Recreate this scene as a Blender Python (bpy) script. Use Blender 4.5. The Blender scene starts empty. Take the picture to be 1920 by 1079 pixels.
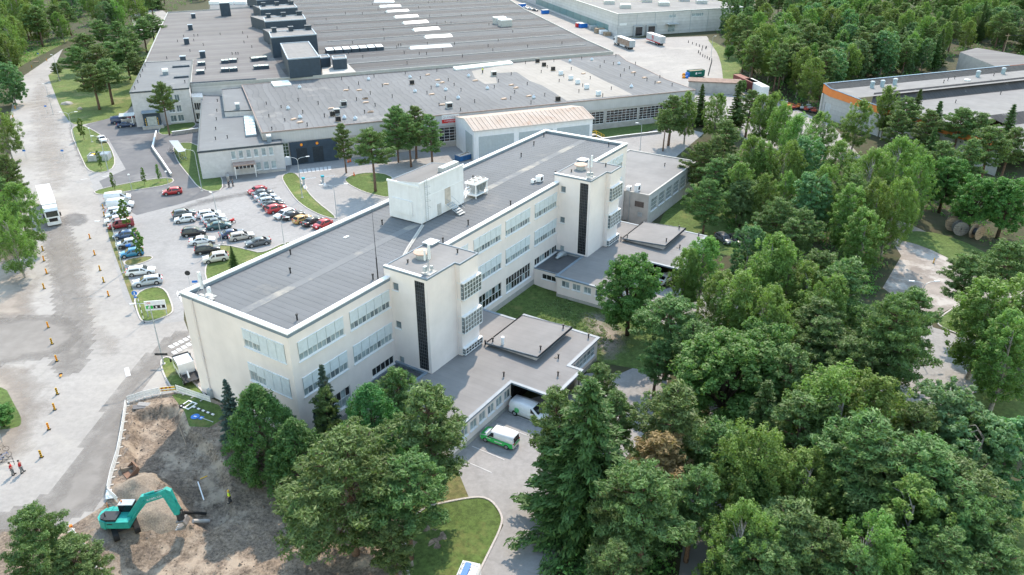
import bpy, bmesh, math, random
import numpy as np
from mathutils import Vector, Matrix

random.seed(7); np.random.seed(7)
SC = bpy.context.scene
COL = SC.collection

# ---------------------------------------------------------------- camera, sky, sun, exposure
CAM_H = 58.86
FOC = 1440.0                     # focal length in pixels of the 1920 px wide photograph
PITCH = math.radians(26.9)
cam_d = bpy.data.cameras.new('camera'); cam_d.sensor_width = 36.0; cam_d.lens = 27.0
cam_d.clip_start = 0.5; cam_d.clip_end = 6000
cam = bpy.data.objects.new('camera', cam_d); COL.objects.link(cam)
cam.location = (0, 0, CAM_H); cam.rotation_euler = (math.pi/2 - PITCH, 0, 0)
SC.camera = cam

SUN_EL, SUN_AZ = math.radians(46), math.radians(80)      # azimuth of the sun, from +X towards +Y
world = bpy.data.worlds.new('World'); SC.world = world; world.use_nodes = True
wn = world.node_tree; wn.nodes.clear()
sky = wn.nodes.new('ShaderNodeTexSky'); sky.sky_type = 'NISHITA'; sky.sun_disc = False
sky.sun_elevation = SUN_EL; sky.sun_rotation = math.pi/2 - SUN_AZ
sky.air_density = 2.1; sky.dust_density = 0.4; sky.ozone_density = 0.0
bg = wn.nodes.new('ShaderNodeBackground'); bg.inputs[1].default_value = 0.15
wo = wn.nodes.new('ShaderNodeOutputWorld')
wn.links.new(sky.outputs[0], bg.inputs[0]); wn.links.new(bg.outputs[0], wo.inputs[0])
sun_d = bpy.data.lights.new('sun', 'SUN'); sun_d.energy = 2.4; sun_d.angle = math.radians(0.6)
sun_d.color = (1.0, 0.84, 0.67)
sun = bpy.data.objects.new('sun', sun_d); COL.objects.link(sun)
sdir = Vector((math.cos(SUN_AZ)*math.cos(SUN_EL), math.sin(SUN_AZ)*math.cos(SUN_EL), math.sin(SUN_EL)))
sun.rotation_euler = sdir.to_track_quat('Z', 'Y').to_euler(); sun.location = (0, 60, 90)
vs = SC.view_settings
vs.view_transform = 'Standard'; vs.look = 'None'; vs.gamma = 1.0; vs.use_curve_mapping = False
vs.exposure = 1.36
SC.cycles.use_denoising = True
try: SC.cycles.denoiser = 'OPENIMAGEDENOISE'
except Exception: pass
SC.cycles.use_adaptive_sampling = True; SC.cycles.adaptive_threshold = 0.02
SC.cycles.max_bounces = 4; SC.cycles.diffuse_bounces = 2; SC.cycles.glossy_bounces = 2
SC.cycles.transmission_bounces = 3; SC.cycles.transparent_max_bounces = 6

# ---------------------------------------------------------------- where things stand
# survey helpers: a sight line of the photograph cut with a level plane gives a place on the ground
_f = np.array([0, math.cos(PITCH), -math.sin(PITCH)]); _d = np.array([0, -math.sin(PITCH), -math.cos(PITCH)]); _r = np.array([1., 0, 0])
def G(x, y, z=0.0):
    r = _f + _r*(x-960)/FOC + _d*(y-539.5)/FOC
    t = (CAM_H - z)/-r[2]
    return np.array([0, 0, CAM_H]) + r*t
YAW = math.radians(57.285)
OO = np.array([-25.371, 74.945, 0.0]); LU = 89.77; WV = 19.1
UU = np.array([math.cos(YAW), math.sin(YAW), 0]); VV = np.array([-math.sin(YAW), math.cos(YAW), 0])
_kv = np.array([-3, -1.5, 0, 1.5, 3, 4.5, 6, 7.5, 9.0])
_kz = -1.8*(0.5+0.5*np.cos(np.linspace(0, math.pi, 9)))
def to_uv(P): q = np.asarray(P)[:3] - OO; return float(q@UU), float(q@VV)
def gzv(v): return float(np.interp(v, _kv, _kz))
def gz(P):
    return gzv(to_uv(P)[1])
def GG(x, y, dz=0.0):
    z = 0.0
    for _ in range(12):
        P = G(x, y, z+dz); z = gz(P)
    P[2] = z + dz
    return P
def W(u, v, z=0.0): return OO + UU*u + VV*v + np.array([0, 0, z])

# ---------------------------------------------------------------- mesh helpers
class MB:
    def __init__(s): s.v = []; s.f = []
    def add(s, vs, fs):
        n = len(s.v); s.v += [tuple(map(float, p)) for p in vs]; s.f += [tuple(i+n for i in q) for q in fs]; return s
    def box(s, a, b):
        x0, y0, z0 = a; x1, y1, z1 = b
        return s.add([(x0,y0,z0),(x1,y0,z0),(x1,y1,z0),(x0,y1,z0),(x0,y0,z1),(x1,y0,z1),(x1,y1,z1),(x0,y1,z1)],
                     [(0,3,2,1),(4,5,6,7),(0,1,5,4),(1,2,6,5),(2,3,7,6),(3,0,4,7)])
    def cbox(s, c, d, rz=0.0, ry=0.0):
        m = Matrix.Rotation(rz, 3, 'Z') @ Matrix.Rotation(ry, 3, 'Y')
        P = []
        for sx, sy, sz in ((-1,-1,-1),(1,-1,-1),(1,1,-1),(-1,1,-1),(-1,-1,1),(1,-1,1),(1,1,1),(-1,1,1)):
            q = m @ Vector((sx*d[0]/2, sy*d[1]/2, sz*d[2]/2)); P.append((c[0]+q.x, c[1]+q.y, c[2]+q.z))
        return s.add(P, [(0,3,2,1),(4,5,6,7),(0,1,5,4),(1,2,6,5),(2,3,7,6),(3,0,4,7)])
    def prism(s, pts, z0, z1, bottom=True):
        n = len(pts)
        if sum(pts[i][0]*pts[(i+1)%n][1]-pts[(i+1)%n][0]*pts[i][1] for i in range(n)) < 0: pts = pts[::-1]
        za = (lambda i: z0[i]) if hasattr(z0, '__len__') else (lambda i: z0)
        zb = (lambda i: z1[i]) if hasattr(z1, '__len__') else (lambda i: z1)
        P = [(p[0], p[1], za(i)) for i, p in enumerate(pts)] + [(p[0], p[1], zb(i)) for i, p in enumerate(pts)]
        F = [(i, (i+1)%n, n+(i+1)%n, n+i) for i in range(n)] + [tuple(range(n, 2*n))]
        if bottom: F.append(tuple(range(n-1, -1, -1)))
        return s.add(P, F)
    def extr_y(s, prof, y0, y1):
        n = len(prof)
        P = [(p[0], y0, p[1]) for p in prof] + [(p[0], y1, p[1]) for p in prof]
        return s.add(P, [((i+1)%n, i, n+i, n+(i+1)%n) for i in range(n)] + [tuple(range(n)), tuple(range(2*n-1, n-1, -1))])
    def tube(s, pts, r, n=6, cap=True):
        pts = [Vector(p) for p in pts]; R = r if hasattr(r, '__len__') else [r]*len(pts)
        base = len(s.v); ref = Vector((0, 0, 1))
        rings = []
        for i, p in enumerate(pts):
            t = (pts[min(i+1, len(pts)-1)] - pts[max(i-1, 0)]).normalized()
            a = t.cross(ref if abs(t.z) < 0.95 else Vector((1, 0, 0))).normalized(); b = t.cross(a)
            rings.append([p + (a*math.cos(2*math.pi*k/n) + b*math.sin(2*math.pi*k/n))*R[i] for k in range(n)])
        P = [tuple(q) for rg in rings for q in rg]; F = []
        for i in range(len(pts)-1):
            for k in range(n):
                F.append((i*n+k, i*n+(k+1)%n, (i+1)*n+(k+1)%n, (i+1)*n+k))
        if cap: F += [tuple(range(n-1, -1, -1)), tuple((len(pts)-1)*n+k for k in range(n))]
        return s.add(P, F)
    def disc(s, c, r, axis, th, n=16):
        c = Vector(c); axis = Vector(axis).normalized()
        return s.tube([c-axis*th/2, c+axis*th/2], r, n)
    def xf(s, m):
        s.v = [tuple(m @ Vector(p)) for p in s.v]; return s
    def mesh(s, name, smooth=False):
        me = bpy.data.meshes.new(name); me.from_pydata(s.v, [], s.f); me.update()
        if smooth: me.polygons.foreach_set('use_smooth', [True]*len(me.polygons))
        return me
def link(name, data, parent=None, mat=None):
    o = bpy.data.objects.new(name, data); COL.objects.link(o)
    if mat is not None and data is not None:
        if len(data.materials) == 0: data.materials.append(mat)
    if parent is not None: o.parent = parent
    return o
def part(name, mb, mat, parent=None, smooth=False):
    return link(name, mb.mesh(name, smooth), parent, mat)
def tag(o, label, cat, group=None):
    o['label'] = label; o['category'] = cat
    if group: o['group'] = group
    return o
def struct(o): o['kind'] = 'structure'; return o
def stuff(o, label=None):
    o['kind'] = 'stuff'
    if label: o['label'] = label
    return o
def root(name, loc, rz, label, cat, group=None):
    o = bpy.data.objects.new(name, None); COL.objects.link(o); o.empty_display_size = 0.2
    o.location = tuple(loc); o.rotation_euler = (0, 0, rz)
    return tag(o, label, cat, group)
def copy_tree(o, parent=None):
    c = o.copy(); COL.objects.link(c); c.parent = parent
    for ch in list(o.children): copy_tree(ch, c)
    return c
def dup(o, loc, rz, label, group=None, scale=None):
    c = copy_tree(o); c.location = tuple(loc); c.rotation_euler = (0, 0, rz); c['label'] = label
    if group: c['group'] = group
    if scale is not None: c.scale = scale if hasattr(scale, '__len__') else (scale,)*3
    return c
def kill(o):
    for ch in list(o.children): kill(ch)
    bpy.data.objects.remove(o)

# ---------------------------------------------------------------- materials
_mats = {}
def S(r, g, b):        # a colour read off as 0-255 screen values, as reflectance
    f = lambda c: (c/255/12.92) if c/255 <= 0.04045 else ((c/255+0.055)/1.055)**2.4
    return (f(r), f(g), f(b))
def mat(name, col, rough=0.7, var=0.12, scale=1.5, col2=None, bump=0.0, bscale=None, metal=0.0, spec=0.3,
        stripe=None, big=None, coat=0.0, blotch=None, bands=None, fine=None, streak=None, cracks=None):
    """Procedural surface. col2: second colour mixed by noise; stripe=(axis, period m, strength, wobble);
    big=(scale, strength): broad tone variation; blotch=(scale, threshold, colour, strength): patches with a shape."""
    if name in _mats: return _mats[name]
    m = bpy.data.materials.new(name); m.use_nodes = True; nt = m.node_tree; N = nt.nodes; L = nt.links
    b = N['Principled BSDF']; b.inputs['Roughness'].default_value = rough; b.inputs['Metallic'].default_value = metal
    b.inputs['Specular IOR Level'].default_value = spec
    if coat: b.inputs['Coat Weight'].default_value = coat; b.inputs['Coat Roughness'].default_value = 0.08
    tc = N.new('ShaderNodeTexCoord'); co = tc.outputs['Object']
    def noise(sc, det=4, w=0.6):
        n = N.new('ShaderNodeTexNoise'); n.inputs['Scale'].default_value = sc; n.inputs['Detail'].default_value = det
        n.inputs['Roughness'].default_value = w; L.new(co, n.inputs['Vector']); return n.outputs['Fac']
    def mix(fac, a, c, typ='MIX'):
        x = N.new('ShaderNodeMix'); x.data_type = 'RGBA'; x.blend_type = typ
        if isinstance(fac, float): x.inputs[0].default_value = fac
        else: L.new(fac, x.inputs[0])
        for s_, v in ((6, a), (7, c)):
            if isinstance(v, tuple): x.inputs[s_].default_value = (*v[:3], 1)
            else: L.new(v, x.inputs[s_])
        return x.outputs[2]
    def ramp(src, lo, hi):
        r = N.new('ShaderNodeMapRange'); r.inputs[1].default_value = lo; r.inputs[2].default_value = hi; L.new(src, r.inputs[0]); return r.outputs[0]
    c2 = col2 if col2 else tuple(max(0, c*(1-2*var)) for c in col)
    c1 = col if col2 else tuple(min(1, c*(1+var)) for c in col)
    nf = noise(scale, 5)
    out = mix(ramp(nf, 0.3, 0.7), c1, c2)
    if bands:                                   # (axis, period, colour): alternating shade of shallow roof slopes, put into the felt colour
        sp_ = N.new('ShaderNodeSeparateXYZ'); L.new(co, sp_.inputs[0]); pp = N.new('ShaderNodeMath'); pp.operation = 'PINGPONG'; L.new(sp_.outputs[bands[0]], pp.inputs[0]); pp.inputs[1].default_value = bands[1]/2
        dv_ = N.new('ShaderNodeMath'); dv_.operation = 'DIVIDE'; L.new(pp.outputs[0], dv_.inputs[0]); dv_.inputs[1].default_value = bands[1]/2
        out = mix(ramp(dv_.outputs[0], 0.42, 0.60), out, mix(1.0, out, bands[2], 'MULTIPLY'))
    if fine:                                    # (scale, strength): crumbly dark and light specks
        out = mix(1.0, out, mix(ramp(noise(fine[0], 6, 0.75), 0.38, 0.62), (1-fine[1],)*3, (1+fine[1]*.6,)*3), 'MULTIPLY')
    if streak:                                  # (strength,): rain streaks, drawn out downwards
        mp = N.new('ShaderNodeMapping'); mp.inputs['Scale'].default_value = (1.6, 1.6, 0.06); L.new(co, mp.inputs[0])
        ns = N.new('ShaderNodeTexNoise'); ns.inputs['Scale'].default_value = 1.0; ns.inputs['Detail'].default_value = 6; ns.inputs['Roughness'].default_value = 0.7; L.new(mp.outputs[0], ns.inputs['Vector'])
        out = mix(ramp(ns.outputs['Fac'], 0.48, 0.75), out, mix(1.0, out, (1-streak, 1-streak*1.05, 1-streak*1.15), 'MULTIPLY'))
    if cracks:                                  # (scale, strength): irregular crack lines
        vo_ = N.new('ShaderNodeTexVoronoi'); vo_.feature = 'DISTANCE_TO_EDGE'; vo_.inputs['Scale'].default_value = cracks[0]
        wv_ = N.new('ShaderNodeTexNoise'); wv_.inputs['Scale'].default_value = 0.5; wv_.inputs['Detail'].default_value = 5; L.new(co, wv_.inputs['Vector'])
        vm = N.new('ShaderNodeVectorMath'); vm.operation = 'MULTIPLY_ADD'; L.new(wv_.outputs['Color'], vm.inputs[0]); vm.inputs[1].default_value = (3, 3, 0); L.new(co, vm.inputs[2]); L.new(vm.outputs[0], vo_.inputs['Vector'])
        out = mix(ramp(vo_.outputs['Distance'], 0.0, 0.012), mix(1.0, out, (1-cracks[1],)*3, 'MULTIPLY'), out)
    if big:
        out = mix(ramp(noise(big[0], 3), 0.35, 0.65), out, mix(1.0, out, (1-big[1],)*3, 'MULTIPLY'))
    if stripe:
        ax, per, st, wob = stripe
        sp = N.new('ShaderNodeSeparateXYZ'); L.new(co, sp.inputs[0])
        src = sp.outputs[ax]
        if wob:
            ad = N.new('ShaderNodeMath'); ad.operation = 'MULTIPLY_ADD'; L.new(noise(0.12, 2), ad.inputs[0]); ad.inputs[1].default_value = wob; L.new(src, ad.inputs[2]); src = ad.outputs[0]
        mm = N.new('ShaderNodeMath'); mm.operation = 'DIVIDE'; L.new(src, mm.inputs[0]); mm.inputs[1].default_value = per
        fr = N.new('ShaderNodeMath'); fr.operation = 'FRACT'; L.new(mm.outputs[0], fr.inputs[0])
        pk = ramp(fr.outputs[0], 0.0, 1.0)
        cr = N.new('ShaderNodeValToRGB'); cr.color_ramp.elements[0].color = (1-st,)*3+(1,); cr.color_ramp.elements[1].color = (1-st,)*3+(1,)
        e = cr.color_ramp.elements.new(0.12); e.color = (1, 1, 1, 1); e = cr.color_ramp.elements.new(0.85); e.color = (1-st*0.2,)*3+(1,)
        L.new(pk, cr.inputs[0])
        fl = N.new('ShaderNodeMath'); fl.operation = 'FLOOR'; L.new(mm.outputs[0], fl.inputs[0])
        wnz = N.new('ShaderNodeTexWhiteNoise'); wnz.noise_dimensions = '1D'; L.new(fl.outputs[0], wnz.inputs['W'])
        out = mix(1.0, out, cr.outputs[0], 'MULTIPLY')
        out = mix(ramp(wnz.outputs['Value'], 0, 1), out, mix(1.0, out, (1-st*0.5,)*3, 'MULTIPLY'))
    if blotch:
        out = mix(ramp(noise(blotch[0], 6, 0.65), blotch[1], blotch[1]+0.12), out, mix(float(blotch[3]), out, blotch[2]))
    L.new(out, b.inputs['Base Color'])
    if bump:
        bn = N.new('ShaderNodeBump'); bn.inputs['Strength'].default_value = bump; bn.inputs['Distance'].default_value = 0.1
        L.new(noise(bscale or scale*4, 4), bn.inputs['Height']); L.new(bn.outputs[0], b.inputs['Normal'])
    _mats[name] = m; return m
def paint(name, col, rough=0.32): return mat(name, col, rough, var=0.03, scale=3, spec=0.5, coat=0.5)
def glass(name, col, rough=0.08): return mat(name, col, rough, var=0.25, scale=0.9, spec=0.6)
def leafmat(name, col, trans=0.25, hue=0.03, var=0.35):
    m = bpy.data.materials.new(name); m.use_nodes = True; nt = m.node_tree; N = nt.nodes; L = nt.links
    b = N['Principled BSDF']; b.inputs['Roughness'].default_value = 0.55; b.inputs['Specular IOR Level'].default_value = 0.25
    at = N.new('ShaderNodeAttribute'); at.attribute_name = 'tint'
    oi = N.new('ShaderNodeObjectInfo')
    hs = N.new('ShaderNodeHueSaturation'); hs.inputs['Color'].default_value = (*col, 1)
    def mr(src, a, c):
        r = N.new('ShaderNodeMapRange'); r.inputs[3].default_value = a; r.inputs[4].default_value = c; L.new(src, r.inputs[0]); return r.outputs[0]
    L.new(mr(oi.outputs['Random'], 0.5-hue*.5, 0.5+hue), hs.inputs['Hue'])
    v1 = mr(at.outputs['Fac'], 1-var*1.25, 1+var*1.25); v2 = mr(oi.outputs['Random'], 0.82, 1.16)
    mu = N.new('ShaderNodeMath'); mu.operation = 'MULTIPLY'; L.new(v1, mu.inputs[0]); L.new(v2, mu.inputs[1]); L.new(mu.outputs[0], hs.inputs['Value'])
    L.new(hs.outputs[0], b.inputs['Base Color'])
    tr = N.new('ShaderNodeBsdfTranslucent'); mixc = N.new('ShaderNodeMix'); mixc.data_type = 'RGBA'; mixc.blend_type = 'MULTIPLY'; mixc.inputs[0].default_value = 1
    L.new(hs.outputs[0], mixc.inputs[6]); mixc.inputs[7].default_value = (1.05, 1.25, 0.5, 1); L.new(mixc.outputs[2], tr.inputs[0])
    ms = N.new('ShaderNodeMixShader'); ms.inputs[0].default_value = trans; L.new(b.outputs[0], ms.inputs[1]); L.new(tr.outputs[0], ms.inputs[2])
    L.new(ms.outputs[0], N['Material Output'].inputs[0])
    return m

def decal(name, col, col2, scale=0.6, noise=0.35, cover=-0.95):
    """Worn layer whose rim breaks up into the surface below (vertex attribute 'rim' = 0 at its edge)."""
    m = mat(name, col, 0.95, scale=scale, col2=col2, big=(0.1, 0.15), bump=0.2, bscale=5); nt = m.node_tree; N = nt.nodes; L = nt.links
    at = N.new('ShaderNodeAttribute'); at.attribute_name = 'rim'; tc = N.new('ShaderNodeTexCoord'); no = N.new('ShaderNodeTexNoise'); no.inputs['Scale'].default_value = noise; no.inputs['Detail'].default_value = 8; no.inputs['Roughness'].default_value = 0.7
    L.new(tc.outputs['Object'], no.inputs['Vector']); ad = N.new('ShaderNodeMath'); ad.operation = 'MULTIPLY_ADD'; L.new(no.outputs['Fac'], ad.inputs[0]); ad.inputs[1].default_value = 1.5; ad.inputs[2].default_value = cover
    a2 = N.new('ShaderNodeMath'); a2.operation = 'ADD'; L.new(ad.outputs[0], a2.inputs[0]); L.new(at.outputs['Fac'], a2.inputs[1])
    mr = N.new('ShaderNodeMapRange'); mr.inputs[1].default_value = 0.05; mr.inputs[2].default_value = 1.0; L.new(a2.outputs[0], mr.inputs[0])
    tr = N.new('ShaderNodeBsdfTransparent'); ms = N.new('ShaderNodeMixShader'); L.new(mr.outputs[0], ms.inputs[0]); L.new(tr.outputs[0], ms.inputs[1]); L.new(N['Principled BSDF'].outputs[0], ms.inputs[2]); L.new(ms.outputs[0], N['Material Output'].inputs[0])
    return m
M_forest = mat('forest_floor', (0.035, 0.05, 0.018), 0.95, scale=0.4, col2=(0.065, 0.055, 0.032), bump=0.6, bscale=1.2)
M_road = mat('dusty_asphalt', (0.335, 0.318, 0.302), 0.9, scale=0.35, col2=(0.295, 0.281, 0.270), big=(0.05, 0.16), cracks=(0.045, 0.10), fine=(1.3, 0.10), bump=0.12, bscale=9, blotch=(0.09, 0.52, (0.35, 0.33, 0.305), 0.7))
M_park = mat('parking_asphalt', (0.31, 0.303, 0.30), 0.9, scale=0.5, col2=(0.275, 0.27, 0.268), big=(0.06, 0.12), cracks=(0.05, 0.10), fine=(1.6, 0.10), bump=0.1, bscale=9, blotch=(0.14, 0.56, (0.22, 0.218, 0.22), 0.5))
M_newasph = mat('new_asphalt', (0.135, 0.135, 0.145), 0.9, scale=0.4, col2=(0.165, 0.165, 0.17), big=(0.08, 0.2), bump=0.12, bscale=9, blotch=(0.1, 0.55, (0.21, 0.205, 0.205), 0.6))
M_midasph = mat('worn_asphalt', (0.20, 0.195, 0.195), 0.9, scale=0.4, col2=(0.235, 0.23, 0.226), big=(0.07, 0.15), bump=0.12, bscale=9, blotch=(0.12, 0.52, (0.27, 0.26, 0.25), 0.6))
M_dirt = mat('excavated_soil', (0.30, 0.235, 0.178), 1.0, scale=0.9, col2=(0.175, 0.14, 0.115), fine=(3.2, 0.52), big=(0.16, 0.35), bump=1.0, bscale=3.0, blotch=(0.3, 0.5, (0.37, 0.305, 0.24), 0.8))
M_sand = mat('sandy_dirt', (0.32, 0.285, 0.255), 1.0, scale=0.5, col2=(0.245, 0.215, 0.195), big=(0.1, 0.25), bump=0.5, bscale=3, blotch=(0.2, 0.5, (0.47, 0.44, 0.41), 0.7))
M_mud = mat('muddy_track', (0.21, 0.185, 0.17), 1.0, scale=0.7, col2=(0.29, 0.265, 0.25), big=(0.12, 0.2), bump=0.4, bscale=3)
M_grass = mat('lawn_grass', (0.095, 0.15, 0.036), 0.95, fine=(1.8, 0.35), scale=0.6, col2=(0.14, 0.185, 0.05), bump=0.7, bscale=7, big=(0.15, 0.25), blotch=(0.16, 0.53, (0.24, 0.215, 0.10), 0.65))
M_green = mat('fresh_grass', (0.080, 0.13, 0.030), 0.95, fine=(1.6, 0.38), blotch=(0.22, 0.58, (0.17, 0.165, 0.06), 0.6), scale=0.6, col2=(0.105, 0.16, 0.045), bump=0.7, bscale=7, big=(0.2, 0.2))
M_dry = mat('dry_grass', (0.22, 0.185, 0.085), 0.95, fine=(1.8, 0.35), scale=0.8, col2=(0.13, 0.155, 0.05), bump=0.6, bscale=7, big=(0.2, 0.25), blotch=(0.3, 0.5, (0.10, 0.15, 0.04), 0.7))
M_kerb = mat('granite_kerb', (0.45, 0.42, 0.40), 0.85, var=0.12, scale=4)
M_white = mat('white_paint', (0.72, 0.73, 0.74), 0.6, var=0.06, scale=2)
M_worn = mat('worn_white_paint', (0.62, 0.62, 0.62), 0.8, scale=3, col2=(0.42, 0.42, 0.42))
M_yellow = mat('yellow_paint', (0.75, 0.45, 0.03), 0.6, var=0.05)
M_cream = mat('cream_render', (0.835, 0.757, 0.735), 0.9, var=0.035, scale=0.35, big=(0.09, 0.06), streak=0.035, bump=0.04, bscale=15)
M_plinth = mat('grey_plinth', (0.44, 0.43, 0.41), 0.9, var=0.08, scale=0.9)
M_coping = mat('white_coping_sheet', (0.78, 0.80, 0.83), 0.45, var=0.04, scale=0.6)
M_flash = mat('blue_grey_flashing', (0.20, 0.25, 0.30), 0.5, var=0.08, scale=1)
M_dedge = mat('dark_roof_edge', (0.055, 0.07, 0.085), 0.5, var=0.08)
M_roof = mat('office_roof_felt', (0.170, 0.178, 0.19), 0.95, scale=0.25, col2=(0.152, 0.16, 0.17), stripe=(0, 1.05, 0.07, 0.5), big=(0.06, 0.12), bump=0.1, bscale=4, blotch=(0.10, 0.62, (0.27, 0.255, 0.235), 0.5))
M_wroof = mat('wing_roof_felt', (0.255, 0.25, 0.248), 0.95, scale=0.4, col2=(0.222, 0.218, 0.218), stripe=(0, 1.0, 0.06, 0.3), big=(0.12, 0.16), bump=0.1, bscale=4)
M_hroof = mat('hall_roof_felt', (0.195, 0.20, 0.21), 0.95, scale=0.22, col2=(0.168, 0.174, 0.185), stripe=(0, 1.7, 0.24, 3.0), big=(0.03, 0.16), bump=0.1, bscale=4, blotch=(0.07, 0.60, (0.33, 0.315, 0.30), 0.55))
M_froof = mat('factory_roof_felt', (0.128, 0.135, 0.145), 0.95, scale=0.2, col2=(0.112, 0.118, 0.127), bands=(1, 19.7, (0.80, 0.74, 0.72)), stripe=(1, 9.85, 0.12, 0.6), big=(0.02, 0.14), bump=0.1, bscale=4, blotch=(0.05, 0.62, (0.19, 0.187, 0.185), 0.5))
M_broof = mat('brown_roof_felt', (0.20, 0.194, 0.192), 0.95, scale=0.25, col2=(0.18, 0.174, 0.174), bands=(1, 11.5, (0.86, 0.85, 0.87)), stripe=(1, 11.5, 0.12, 0.6), big=(0.03, 0.16), bump=0.1, bscale=4)
M_lroof = mat('pale_roof_felt', (0.185, 0.195, 0.205), 0.95, scale=0.3, col2=(0.162, 0.17, 0.18), stripe=(1, 1.0, 0.05, 0.3), big=(0.06, 0.12), bump=0.1, bscale=4, blotch=(0.18, 0.60, (0.30, 0.29, 0.28), 0.6))
M_newroof = mat('pale_new_membrane', (0.33, 0.31, 0.29), 0.9, scale=0.3, col2=(0.285, 0.268, 0.25), stripe=(0, 1.7, 0.10, 2.0), big=(0.05, 0.12))
M_brick = mat('grey_brick', (0.60, 0.585, 0.60), 0.9, var=0.06, scale=1.2, stripe=(2, 0.32, 0.08, 0.0), big=(0.05, 0.08))
M_conc = mat('concrete_wall', (0.46, 0.435, 0.42), 0.9, var=0.08, scale=0.8, big=(0.08, 0.12), blotch=(0.4, 0.62, (0.28, 0.25, 0.23), 0.6))
M_panel = mat('pale_concrete_panel', (0.58, 0.58, 0.585), 0.9, var=0.06, scale=0.5, stripe=(2, 1.35, 0.16, 0.0), big=(0.04, 0.1))
M_navy = mat('navy_cladding', (0.035, 0.058, 0.088), 0.6, var=0.10, scale=0.8, spec=0.35, stripe=(2, 0.5, 0.10, 0.0))
M_navycap = mat('navy_cap', (0.33, 0.40, 0.48), 0.5, var=0.05, scale=1)
M_metal = mat('galvanised_metal', (0.42, 0.46, 0.49), 0.45, var=0.1, scale=2, metal=0.3)
M_dkmetal = mat('dark_metal', (0.04, 0.042, 0.047), 0.5, var=0.1, scale=3, metal=0.2)
M_corr = mat('pale_blue_sheet', (0.74, 0.76, 0.80), 0.5, var=0.04, scale=0.8, stripe=(0, 0.28, 0.10, 0.0))
M_corry = mat('pale_blue_sheet_side', (0.74, 0.76, 0.80), 0.5, var=0.04, scale=0.8, stripe=(1, 0.28, 0.10, 0.0))
M_rusty = mat('rusty_white_roof', (0.40, 0.35, 0.315), 0.75, scale=0.25, col2=(0.34, 0.265, 0.22), stripe=(0, 1.2, 0.08, 0.5), blotch=(0.22, 0.56, (0.26, 0.145, 0.095), 0.7))
M_glass = glass('window_glass', (0.16, 0.20, 0.225))
M_curt = glass('curtained_glass', (0.33, 0.40, 0.43), 0.2)
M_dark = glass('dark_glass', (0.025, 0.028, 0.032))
M_sky = mat('skylight_plastic', (0.72, 0.75, 0.76), 0.4, var=0.05, scale=1)
M_skyb = mat('skylight_glass', (0.45, 0.56, 0.62), 0.15, var=0.1, scale=2, spec=0.6)
M_tyre = mat('tyre_rubber', (0.018, 0.018, 0.019), 0.85, var=0.1)
M_rim = mat('alloy_rim', (0.45, 0.46, 0.47), 0.35, var=0.05, metal=0.6)
M_carglass = glass('car_glass', (0.02, 0.025, 0.03), 0.04)
M_lamp = mat('headlamp', (0.75, 0.77, 0.8), 0.15, var=0.03, spec=0.8)
M_tail = mat('tail_lamp', (0.45, 0.02, 0.02), 0.25, var=0.03, spec=0.6)
M_black = mat('black_plastic', (0.02, 0.02, 0.022), 0.55, var=0.1)
M_orange = mat('orange_sheet', (0.62, 0.20, 0.055), 0.6, var=0.06, scale=0.6)
M_red = mat('red_print', (0.55, 0.03, 0.03), 0.6, var=0.03)
M_blue = mat('blue_sign', (0.02, 0.16, 0.55), 0.5, var=0.03)
M_wood = mat('weathered_wood', (0.34, 0.26, 0.19), 0.9, var=0.15, scale=3)
M_stone = mat('stone', (0.36, 0.34, 0.32), 0.95, var=0.15, scale=2, bump=0.5)
M_gravel = mat('gravel', (0.33, 0.28, 0.225), 1.0, scale=6, col2=(0.17, 0.14, 0.115), bump=1.0, bscale=9)
M_skin = mat('skin', (0.50, 0.33, 0.25), 0.7, var=0.03)
# ================================================================= THE GROUND
PIT = (-34.0, -0.35, -24.0, 27.0)            # u0, u1, v0, v1 of the dug-over patch (its own relief)
def ground_sheet():
    vs_ = [-3000, -400, -150, PIT[2]] + [k for k in _kv] + [PIT[3], 150, 400, 900, 3000]
    mb = MB()
    for a, b in zip(vs_[:-1], vs_[1:]):
        us = [-3000, -400, PIT[0], PIT[1], 120, 400, 3000]
        for c, d in zip(us[:-1], us[1:]):
            if c == PIT[0] and a >= PIT[2] and b <= PIT[3]: continue
            mb.add([W(c, a, gzv(a)), W(d, a, gzv(a)), W(d, b, gzv(b)), W(c, b, gzv(b))], [(0, 1, 2, 3)])
    return struct(part('ground', mb, M_forest))
ground_sheet()
_vN = Vector(VV)
def drape(name, pts, m, layer, px=True, subdiv=None):
    """A sheet that follows the ground, `layer` x 4 mm above it."""
    P = [GG(*p) if px else np.array([p[0], p[1], 0.]) for p in pts]
    bm = bmesh.new()
    f = bm.faces.new([bm.verts.new((p[0], p[1], 0)) for p in P])
    bm.normal_update()
    if f.normal.z < 0: bmesh.ops.reverse_faces(bm, faces=[f])
    bmesh.ops.triangulate(bm, faces=bm.faces[:], ngon_method='EAR_CLIP')
    for k in _kv:
        bmesh.ops.bisect_plane(bm, geom=bm.verts[:]+bm.edges[:]+bm.faces[:], plane_co=Vector(W(0, float(k), 0)), plane_no=_vN)
    for v in bm.verts: v.co.z = gz((v.co.x, v.co.y, 0)) + layer*0.004
    me = bpy.data.meshes.new(name); bm.to_mesh(me); bm.free()
    return struct(link(name, me, None, m))
def inside(poly, x, y):
    c = np.zeros(x.shape, bool); n = len(poly)
    for i in range(n):
        x0, y0 = poly[i]; x1, y1 = poly[(i+1) % n]
        c ^= ((y0 > y) != (y1 > y)) & (x < (x1-x0)*(y-y0)/(y1-y0+1e-12)+x0)
    return c
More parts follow.
